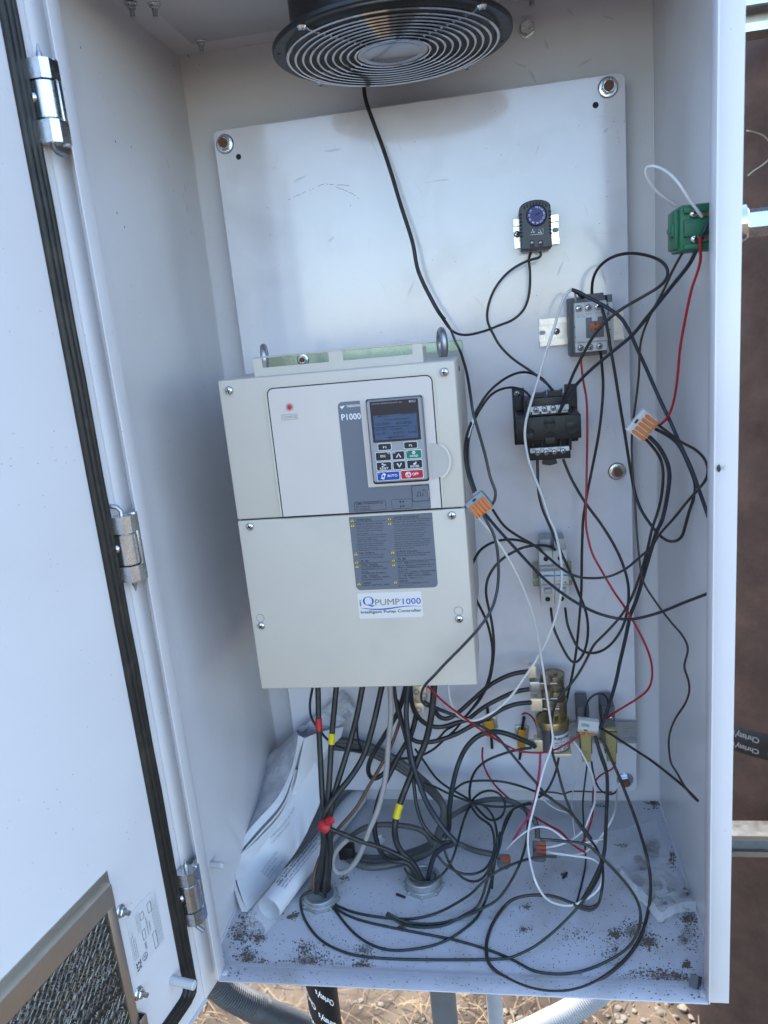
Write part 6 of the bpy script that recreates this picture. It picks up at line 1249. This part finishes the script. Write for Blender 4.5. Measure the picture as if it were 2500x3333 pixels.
# ================================================================== PAPERS
def band_pts(k, pts): return [onY(*uv(k, x, y), Y) if Y is not None else onZ(*uv(k, x, y), .0015) for x, y, Y in pts]
def resample(P, n):
    P = catmull([tuple(p) for p in P], .002); L = [0]
    for a, b in zip(P, P[1:]): L.append(L[-1] + (V(b) - V(a)).length)
    out = []; j = 0
    for i in range(n):
        d = L[-1] * i / (n - 1)
        while j < len(L) - 2 and L[j + 1] < d: j += 1
        f = (d - L[j]) / max(L[j + 1] - L[j], 1e-9); out.append(V(P[j]).lerp(V(P[j + 1]), min(1, f)))
    return out
bo = [(150, 2112, None), (95, 1960, .07), (38, 1750, .085), (60, 1520, .115), (250, 1235, .15), (490, 970, .175), (630, 720, .20), (700, 480, .215), (728, 290, .225)]
bi = [(208, 2110, None), (140, 1960, .066), (80, 1760, .081), (105, 1540, .111), (300, 1290, .146), (545, 1010, .171), (665, 740, .196), (735, 490, .211), (790, 325, .221)]
pr = [(210, 2108, None), (350, 1950, None), (480, 1790, None), (590, 1650, None), (700, 1500, .125), (800, 1330, .15), (870, 1180, .165), (930, 1050, .18), (960, 960, .19)]
bl = [(140, 2090, .075), (60, 1800, .12), (80, 1480, .16), (160, 1230, .20), (260, 950, .235), (340, 720, .255), (430, 500, .27), (560, 390, .275), (740, 230, .278)]
NN = 48
BO, BI, PR, BLf = (resample(band_pts('F', p_), NN) for p_ in (bo, bi, pr, bl))
man = thing('folded_manual', 'thick folded paper manual in a plastic sleeve leaning on the left wall', 'manual', tuple(BO[0]))
part(MB().grid([BO, [(a * .67 + b * .33) for a, b in zip(BO, BI)], [(a * .33 + b * .67) for a, b in zip(BO, BI)], BI]), 'page_edges', 'paper_edge', man)
PGO = V((-.003, .014, -.004)); rows = []
for j in range(9):
    f = j / 8; rows.append([(a + PGO * (min(1, i / 16) * (1 - f))).lerp(b, f) + V((.35, .5, -.2)) * (.016 * math.sin(math.pi * f)) * (i / NN) for i, (a, b) in enumerate(zip(BI, PR))])
pg = part(MB().grid(rows), 'open_page', 'paper', man)
rows2 = [[p_ + V((-.004, .006, -.004)) * (1 + .6 * math.sin(j * .7)) for p_ in r] for j, r in enumerate(rows)]
rows = []
for j in range(10):
    f = j / 9; rows.append([a.lerp(b, f) + V((-.003, 0, .002)) * math.sin(math.pi * f) + V((mnoise.noise(V((i * .35, j * 1.1, 0))) * .0022, mnoise.noise(V((i * .35, j * 1.1, 9))) * .0016, 0)) * math.sin(math.pi * min(1, f * 1.2)) for i, (a, b) in enumerate(zip(BO, BLf))])
part(MB().grid(rows), 'plastic_sleeve', 'wrapped', man)
# inner page layers peeling apart in the middle of the edge
for kx_, off in ((0, (.0030, -.0012, -.0030)), (1, (.0068, -.0016, -.0066))):
    i0, i1 = 8 + kx_ * 4, 40 - kx_ * 3; L1_ = [BI[i] + V(off) * math.sin(math.pi * (i - i0) / (i1 - i0)) for i in range(i0, i1)]; L2_ = [p_ + V((.012, .022, -.016)) for p_ in L1_]; L0_ = [p_ + V((.0009, -.0005, -.0010)) for p_ in L1_]
    part(MB().grid([L0_, L1_, L2_]), 'loose_page', 'paper', man)
# second, upright leaf at the back of the manual
tl_ = [(790, 325, .221), (905, 280, .235), (1000, 250, .25), (1200, 205, .262)]; bl_ = [(600, 1100, .18), (690, 960, .19), (800, 840, .205), (1100, 385, .25)]
part(MB().grid([resample(band_pts('F', tl_), 14), [a.lerp(b, .5) + V((.004, -.006, .0)) for a, b in zip(resample(band_pts('F', tl_), 14), resample(band_pts('F', bl_), 14))], resample(band_pts('F', bl_), 14)]), 'back_leaf', 'paper', man)
sl = [(620, 380, .268), (720, 230, .27), (850, 150, .272), (980, 40, .274), (1080, -60, .276), (1190, -150, .278)]; sb = [(900, 290, .26), (1000, 250, .262), (1090, 225, .264), (1180, 180, .266), (1270, 90, .268), (1330, 40, .27)]
A1, B1 = resample(band_pts('F', sl), 20), resample(band_pts('F', sb), 20)
part(MB().grid([[a.lerp(b, j / 8) + V((mnoise.noise(V((i * .5, j * .8, 3))) * .004, mnoise.noise(V((i * .5, j * .8, 7))) * .006, mnoise.noise(V((i * .5, j * .8, 5))) * .003)) for i, (a, b) in enumerate(zip(A1, B1))] for j in range(9)]), 'sleeve_mouth', 'wrapped', man)
# print on the open page
t = MB()
def page_pt(i, f):      # along the sheet, across the sheet
    i = max(0, min(NN - 1.001, i)); a = int(i); g_ = i - a; A = BI[a].lerp(BI[a + 1], g_) + PGO * (1 - f); B = PR[a].lerp(PR[a + 1], g_); return A.lerp(B, f) + V((.35, .5, -.2)) * (.016 * math.sin(math.pi * f)) * (i / NN) + (CAM - A).normalized() * .0012
for s, i0, i1, f0, f1, b in (('P1000 Industrial Fan & Pump', 22, 33, .30, .36, 0), ('Custom Application Software', 21, 30, .38, .44, 0), ('Quick Start Procedure Manual No. TM.P1000', 12.5, 20.5, .60, .66, 0), ('iQpump1000 Micro User Guide', 12.3, 19, .68, .74, 0), ('Technical Manual SIEP', 12.1, 17, .76, .82, 0), ('Keep with drive at all times during', 12, 20, .84, .90, 0)):
    text(t, s, 0, 0, 0, 0, 0, b, False, lambda a, c: page_pt(i0 + (i1 - i0) * a, f1 + (f0 - f1) * c))
part(t, 'lettering', 'print_haze', pg, smooth=0)
# rolled sheet in clear film
ra_, rb_ = onZ(*uv('F', 430, 2080), .017), onZ(*uv('F', 1340, 930), .017)
roll = thing('rolled_document', 'rolled paper document in clear film lying on the floor beside the manual', 'document', (ra_.x, ra_.y, 0))
ax = (rb_ - ra_); Lr = ax.length; ax.normalize(); sx = V((0, 0, 1)).cross(ax).normalized(); sz = ax.cross(sx); Rr = .0165
rows = []
for j in range(33):
    f = j / 32; rr = Rr * (1.05 - .12 * f); ring = []
    for i in range(41):
        a_ = R(-100 + i * 415 / 40); r2 = rr * (1 - .0012 * i) ; ring.append(ra_ + ax * (Lr * f) + sx * (r2 * math.cos(a_)) + sz * (r2 * .96 * math.sin(a_)))
    rows.append(ring)
sh = part(MB().grid(rows), 'rolled_sheet', 'paper', roll)
rows = []
for j in range(9):
    f = j / 8; ring = []
    for i in range(31):
        a_ = 2 * math.pi * i / 30; k_ = 1 + .10 * mnoise.noise(V((math.cos(a_) * 2, math.sin(a_) * 2, f * 3))); rr = Rr * (1.10 - .05 * f) * k_ * (1 - .15 * f * f); ring.append(ra_ - ax * (.032 * f) + sx * (rr * math.cos(a_)) + sz * (max(rr * .95 * math.sin(a_), -.0165)))
    rows.append(ring)
part(MB().grid(rows), 'film_end', 'film', roll)
t = MB()
for s, f0, f1, a0, a1 in (('In-Line Pump Sand Separator', .12, .62, 62, 78), ('High Thrust and Sand Separator with Vortex Tube', .10, .66, 82, 97), ('Model TM 4 Pump Drive Installation and Service Guide', .10, .68, 101, 113), ('inlet and outlet pressure must be observed', .10, .55, 117, 126)):
    text(t, s, 0, 0, 0, 0, 0, .012 if a0 < 90 else 0, False, lambda a, c: ra_ + ax * (Lr * (f0 + (f1 - f0) * a)) + sx * ((Rr * 1.065 - .0019 * (f0 + (f1 - f0) * a)) * math.cos(R(-(a1 - (a1 - a0) * (1 - c)) + 180 - 0))) * -1 + sz * ((Rr * 1.03 - .0019 * (f0 + (f1 - f0) * a)) * math.sin(R(a1 - (a1 - a0) * (1 - c)))))
part(t, 'lettering', 'ink_black', sh, smooth=0)

# ================================================================== PARTS BAG
bag = thing('parts_bag', 'crumpled clear plastic bag of screws and washers on the right floor', 'bag', tuple(onZ(*uv('6', 960, 900), 0)))
def quadgrid(pts4, n, m, fz):
    A, B, C, D_ = pts4; out = []
    for j in range(n + 1):
        f = j / n; L_, R__ = A.lerp(D_, f), B.lerp(C, f); out.append([L_.lerp(R__, i / m) + V((0, 0, fz(i / m, f))) for i in range(m + 1)])
    return out
cn = [onZ(*uv('6', x, y), .002) for x, y in ((700, 560), (985, 520), (1230, 1060), (800, 860))]
cn = [onZ(*uv('6', x, y), .002) for x, y in ((640, 590), (985, 515), (1090, 800), (740, 800))]
part(MB().grid(quadgrid(cn, 22, 20, lambda a, b: .004 + .005 * abs(mnoise.noise(V((a * 4, b * 4, 1)))) + .003 * mnoise.noise(V((a * 11, b * 11, 4)))))  , 'flat_pouch', 'film', bag)
cn2 = [onZ(*uv('6', x, y), .002) for x, y in ((760, 840), (1090, 800), (1225, 1050), (1010, 1115))]
part(MB().grid(quadgrid(cn2, 26, 26, lambda a, b: .004 + .016 * math.sin(math.pi * a) * math.sin(math.pi * b) + .006 * mnoise.noise(V((a * 6, b * 6, 2))) + .003 * mnoise.noise(V((a * 15, b * 15, 7)))))  , 'filled_pouch', 'film', bag)
ed = resample([onZ(*uv('6', x, y), .004) for x, y in ((762, 838), (830, 930), (930, 1020), (1005, 1112), (1060, 1085), (1130, 1055), (1225, 1052))], 30)
part(MB().grid([[p_ + V((0, 0, .001 + .004 * abs(mnoise.noise(V((i * .5, 0, 0)))))) for i, p_ in enumerate(ed)], [p_ + V((.004, .010, .008 + .005 * mnoise.noise(V((i * .6, 3, 0))))) for i, p_ in enumerate(ed)], [p_ + V((.006, .016, .006)) for p_ in ed]]), 'white_hem', 'film_white', bag)
HW = [('washer', 870, 850), ('washer', 1165, 1005), ('washer', 960, 680), ('nut', 1000, 885), ('screw', 1040, 950), ('screw', 1100, 980), ('washer', 940, 930), ('screw', 1000, 1000), ('nut', 1080, 900), ('washer', 965, 630), ('nut', 880, 730), ('nut', 905, 760), ('screw', 1130, 940)]
for i, (kd, x, y) in enumerate(HW):
    p = onZ(*uv('6', x, y), .006); s = MB(); lb_ = {'washer': 'flat steel washer', 'nut': 'small zinc nut', 'screw': 'short zinc screw'}[kd]
    if kd == 'washer': s.lathe((p.x, p.y, .003 + .0012 * (i % 3)), (random.uniform(-.2, .2), random.uniform(-.2, .2), 1), [(.0045, 0), (.0100, 0), (.0100, .0018), (.0045, .0018), (.0045, 0)], 24)
    elif kd == 'nut': s.add([p + V((a, b, z_)) for z_ in (-.004, .002) for a, b in hexpts(.0055, 15 * i)], [list(range(5, -1, -1)), list(range(6, 12))] + [[j, (j + 1) % 6, 6 + (j + 1) % 6, 6 + j] for j in range(6)])
    else:
        a_ = random.uniform(0, 6.28); d_ = V((math.cos(a_), math.sin(a_), 0)); s.cyl(p - d_ * .010, p + d_ * .010, .0024, n=10); s.lathe(p + d_ * .010, d_, [(.005, 0), (.0048, .002), (.003, .0032), (1e-6, .0034)], 14)
    part(s, kd, 'zinc_dull', bag)

# ================================================================== DEBRIS ON THE FLOOR
random.seed(21); db = MB()
def flake(p, r, h=.0006):
    n = random.randint(4, 6); a0 = random.uniform(0, 6.28); ps = [(r * random.uniform(.5, 1.2) * math.cos(a0 + 6.283 * i / n), r * random.uniform(.4, 1.1) * math.sin(a0 + 6.283 * i / n)) for i in range(n)]
    hh = h * random.uniform(.5, 2); db.add([V((p.x + a, p.y + b, .0003)) for a, b in ps] + [V((p.x + a * .45, p.y + b * .45, .0003 + hh)) for a, b in ps], [list(range(n, 2 * n))] + [[i, (i + 1) % n, n + (i + 1) % n, n + i] for i in range(n)])
def spot(k, x, y, sx_, sy_, n, r0=.0004, r1=.0022):
    for _ in range(int(n * 1.6)):
        u_, v_ = uv(k, random.gauss(x, sx_), random.gauss(y, sy_)); p = onZ(u_, v_, 0)
        if .002 < p.x < W - .002 and -.03 < p.y < D - .003: flake(p, r0 + (r1 - r0) * random.random() ** 3)
for a in (('U', 380, 200, 35, 40, 130), ('U', 330, 270, 30, 35, 90), ('U', 445, 280, 22, 22, 90), ('U', 380, 410, 35, 40, 190), ('U', 470, 440, 25, 22, 60), ('U', 760, 430, 60, 45, 260, .0004, .0018), ('U', 720, 340, 25, 20, 70), ('U', 1060, 450, 32, 18, 110), ('U', 1080, 360, 40, 25, 60, .0004, .0014), ('U', 660, 150, 15, 10, 30), ('U', 590, 460, 30, 14, 40), ('U', 900, 440, 70, 40, 60, .0004, .0012),
          ('6', 740, 1180, 22, 14, 70), ('6', 850, 1160, 45, 35, 120, .0004, .0018), ('6', 940, 1230, 40, 26, 160), ('6', 730, 1290, 30, 50, 90, .0004, .0016), ('6', 970, 1430, 60, 30, 120), ('6', 1080, 1450, 55, 25, 200, .0005, .0026), ('6', 860, 1440, 60, 25, 80, .0004, .0014), ('6', 1180, 1090, 30, 20, 110), ('6', 1170, 1365, 14, 12, 40), ('6', 1200, 1200, 40, 60, 70, .0004, .0016), ('6', 970, 390, 28, 18, 110), ('6', 1085, 740, 12, 35, 60), ('6', 210, 1020, 16, 8, 30), ('6', 440, 825, 8, 12, 20), ('6', 780, 650, 20, 8, 30), ('6', 650, 410, 30, 6, 40), ('6', 200, 1160, 25, 10, 30), ('6', 480, 1190, 60, 30, 60, .0004, .0014), ('7', 700, 1180, 14, 10, 30), ('7', 1010, 1440, 10, 8, 40)): spot(*a)
for _ in range(1500):
    p = V((random.uniform(.005, W - .005), random.triangular(-.025, D - .01, -.02), 0)); flake(p, random.uniform(.0003, .0011), .0003)
sm = MB()
for k, x, y, rx_, ry_ in (('U', 380, 400, 60, 55), ('U', 440, 285, 40, 26), ('U', 335, 260, 40, 45), ('U', 760, 420, 90, 60), ('U', 1060, 450, 70, 26), ('U', 1080, 355, 60, 30), ('6', 930, 1225, 75, 40), ('6', 740, 1185, 36, 20), ('6', 1050, 1445, 130, 36), ('6', 850, 1160, 60, 45), ('6', 1185, 1090, 45, 28), ('6', 970, 390, 40, 22), ('6', 500, 1440, 110, 30), ('6', 1160, 1200, 60, 70), ('7', 1005, 1440, 22, 16), ('U', 655, 150, 26, 14)):
    for rep_ in range(3):
        f_ = (1, .7, .45)[rep_]; n = 18; ox, oy = random.uniform(-.3, .3) * rx_, random.uniform(-.3, .3) * ry_; ps = []
        for i in range(n):
            a_ = 6.283 * i / n; kf = f_ * (.75 + .6 * mnoise.noise(V((math.cos(a_) * 2.2 + x, math.sin(a_) * 2.2 + y, rep_ * 5)))); p_ = onZ(*uv(k, x + ox + math.cos(a_) * rx_ * kf, y + oy + math.sin(a_) * ry_ * kf), 0); p_.z = .00025 + .00008 * rep_; p_.y = max(p_.y, FY + .004); p_.x = min(max(p_.x, .002), W - .002); ps.append(p_)
        sm.add(ps, [list(range(n))])
solo(sm, 'dust_smudges', 'dust', 'brown dusty stains smeared on the cabinet floor', 'dirt', kind='stuff', smooth=0)
solo(db, 'debris', 'dirt', 'scattered dark dirt and leaf crumbs on the cabinet floor', 'dirt', kind='stuff', smooth=0)
lp_ = MB()
for _ in range(240):
    x = random.uniform(L0 + .004, L1 - .004); p = V((x, random.uniform(LY + .002, FY), LZ)); n = 5; r = random.uniform(.0003, .0010) * (1.6 if (x < .05 or x > .5) else 1); lp_.add([p + V((r * math.cos(6.283 * i / n), r * .7 * math.sin(6.283 * i / n), .0003)) for i in range(n)], [list(range(n))])
solo(lp_, 'lip_dust', 'dirt', 'fine dirt specks on the front lip of the cabinet', 'dirt', kind='stuff', smooth=0)
for k, x, y, a_, l_ in (('7', 1003, 1270, -25, .007), ('6', 440, 828, 60, .006)):
    p = onZ(*uv(k, x, y), .002); d_ = V((math.cos(R(a_)), math.sin(R(a_)), 0)) * l_; solo(MB().cyl(p - d_, p + d_, .0017, n=8), 'wire_offcut', 'wire_black', 'short black wire offcut on the floor ' + ('in front of the right bushing' if k == '7' else 'right of the white wire loop'), 'offcut', 'wire offcuts on the floor')
lf = onZ(*uv('U', 655, 150), .001); solo(MB().add([lf + V((.008 * math.cos(a) + .003 * math.sin(a), .005 * math.sin(a) + .003 * math.cos(a), .001 + .001 * math.cos(2 * a))) for a in [i * .5 for i in range(12)]], [list(range(12))]), 'dead_leaf', 'dirt', 'small brown dead leaf in front of the left bushing', 'leaf')

# dead fly on the right flange
bp = onY(*uv('4', 1366, 1335), FY - .0012); fy = thing('dead_fly', 'small dead fly stuck to the right front flange', 'insect', tuple(bp))
m_ = MB(); blob(m_, bp, .0022, .8, .7, 1.9); part(m_, 'body', 'bug', fy); m_ = MB()
for s_ in (-1, 1):
    for i in range(3): m_.tube([bp + V((0, 0, .001 * i - .001)), bp + V((s_ * .003, -.001, .001 * i - .0005)), bp + V((s_ * .0055, .0005, .0022 * (i - 1)))], .00012, 4)
part(m_, 'legs', 'bug', fy)

# ================================================================== OUTSIDE
# rusty column to the right
cx_ = W + .315; cyy = .70; cr = .205
col = thing('rusty_column', 'rust-brown steel column standing behind the cabinet on the right', 'column', (cx_, cyy, GZ))
part(MB().lathe((cx_, cyy, GZ - .05), (0, 0, 1), [(cr, 0), (cr, 3.2)], 72), 'pipe_wall', 'rust', col)
def colp(u_, v_, r=cr):
    d_ = ray(u_, v_); o_ = CAM - V((cx_, cyy, 0)); a = d_.x ** 2 + d_.y ** 2; b = 2 * (o_.x * d_.x + o_.y * d_.y); c = o_.x ** 2 + o_.y ** 2 - r * r; dd = b * b - 4 * a * c
    t_ = (-b - math.sqrt(max(dd, 0))) / (2 * a); return CAM + d_ * t_
zt0, zt1 = colp(2480, 2470).z, colp(2480, 2385).z
part(MB().lathe((cx_, cyy, zt0), (0, 0, 1), [(cr + .0006, 0), (cr + .0012, 0.001), (cr + .0012, zt1 - zt0 - .001), (cr + .0006, zt1 - zt0)], 72), 'printed_tape', 'tape_black', col)
t = MB()
for i in range(8):
    a0 = 192 + i * 17
    for zz0, zz1, s in ((.56, .86, "Christy's"), (.14, .40, "Christy's")):
        text(t, s, 0, 0, 0, 0, 0, .02, True, lambda a, c: V((cx_ + (cr + .0018) * math.cos(R(a0 + 13 * a)), cyy + (cr + .0018) * math.sin(R(a0 + 13 * a)), zt0 + (zt1 - zt0) * (zz0 + (zz1 - zz0) * c))))
part(t, 'lettering', 'ink_worn', col, smooth=0)
# strut channels carrying the cabinet
def strut(zc, label, yf=.420):
    s = thing('strut_channel', label, 'strut', (.6, yf, zc), 'strut channels behind the cabinet'); h = .0205; d_ = .041; t_ = .0025; m_ = MB()
    x0_, x1_ = -.25, 1.25
    for a in ((yf, yf + d_, zc + h - t_, zc + h), (yf, yf + d_, zc - h, zc - h + t_), (yf + d_ - t_, yf + d_, zc - h + t_, zc + h - t_), (yf, yf + t_, zc + h - .0100, zc + h - t_), (yf, yf + t_, zc - h + t_, zc - h + .0100), (yf + t_, yf + .008, zc + h - .0100, zc + h - .0075), (yf + t_, yf + .008, zc - h + .0075, zc - h + .0100)): m_.box(x0_, x1_, *a)
    part(m_, 'channel', 'galv', s, smooth=20)
    for z_ in (-.25,): pass
    return s
strut(-.158, 'galvanised strut channel behind the cabinet foot')
strut(1.103, 'galvanised strut channel level with the cabinet top, at the upper right')
for x in (-.12, .66):
    pass
# pipes rising from the ground to the cabinet floor
def pipe(x, y, r, m, label, z1=-.006, ribs=False):
    s = thing('conduit_pipe', label, 'conduit', (x, y, GZ)); part(MB().lathe((x, y, GZ - .04), (0, 0, 1), [(r, 0), (r, z1 - GZ + .04)], 32), 'pipe', m, s); return s
pp = pipe(BU1.x - .020, BU1.y + .012, .0215, 'pvc_grey', 'grey conduit wrapped in printed tape rising under the left bushing')
c_ = V((BU1.x - .020, BU1.y + .012, 0)); part(MB().lathe((c_.x, c_.y, -.62), (0, 0, 1), [(.0221, 0), (.0221, .50)], 32), 'printed_tape', 'tape_black', pp)
t = MB()
for zc in (-.150, -.190, -.230, -.270):
    for a0 in (195, 265):
        text(t, "Christy's", 0, 0, 0, 0, 0, .02, True, lambda a, c: V((c_.x + .0226 * math.cos(R(a0 + 62 * a)), c_.y + .0226 * math.sin(R(a0 + 62 * a)), zc + .014 * c - .03 * a)))
part(t, 'lettering', 'ink_white', pp, smooth=0)
pipe(BU2.x + .012, BU2.y + .004, .0185, 'pvc_grey', 'plain grey conduit pipe rising under the right bushing')
pw_ = onY(1612, 3300, .2); pipe(pw_.x, .2, .012, 'conduit_light', 'slim pale conduit pipe under the middle of the cabinet')
def flex(label, pts, r, m, pitch=.004):
    P = resample([V(p_) for p_ in pts], 200); L_ = sum((b - a).length for a, b in zip(P, P[1:])); nr = L_ / pitch
    P = resample([V(p_) for p_ in pts], int(nr * 4)); 
    s = MB().tube(P, r, 20, rfun=None)
    s = MB(); n_ = len(P); s.tube(P, r, 20, rfun=lambda t_: 1 + .055 * math.cos(2 * math.pi * t_ * nr)); return solo(s, 'flexible_conduit', m, label, 'conduit', 'flexible conduits under the cabinet', smooth=80)
flex('dark ribbed flexible conduit curving under the left front corner', [onY(650, 3120, .12), onY(720, 3215, .12), onY(840, 3285, .14), onY(960, 3335, .18), onY(1080, 3400, .24), onY(1150, 3500, .3)], .020, 'conduit_flex')
flex('pale ribbed flexible conduit slanting under the right half of the cabinet', [onY(2000, 3180, .24), onY(1940, 3235, .24), onY(1860, 3290, .235), onY(1760, 3340, .23), onY(1640, 3400, .22), onY(1540, 3480, .22)], .0185, 'conduit_light')
# thin wire loop hanging outside on the right
solo(MB().tube(resample([onY(u_, v_, .15) for u_, v_ in ((2430, 425), (2460, 432), (2490, 446), (2515, 480), (2510, 510), (2485, 535), (2455, 555), (2435, 572))], 30), .0008, 6), 'tie_wire', 'bronze_dark', 'thin brown wire loop hanging outside the right edge of the cabinet', 'wire', smooth=60)
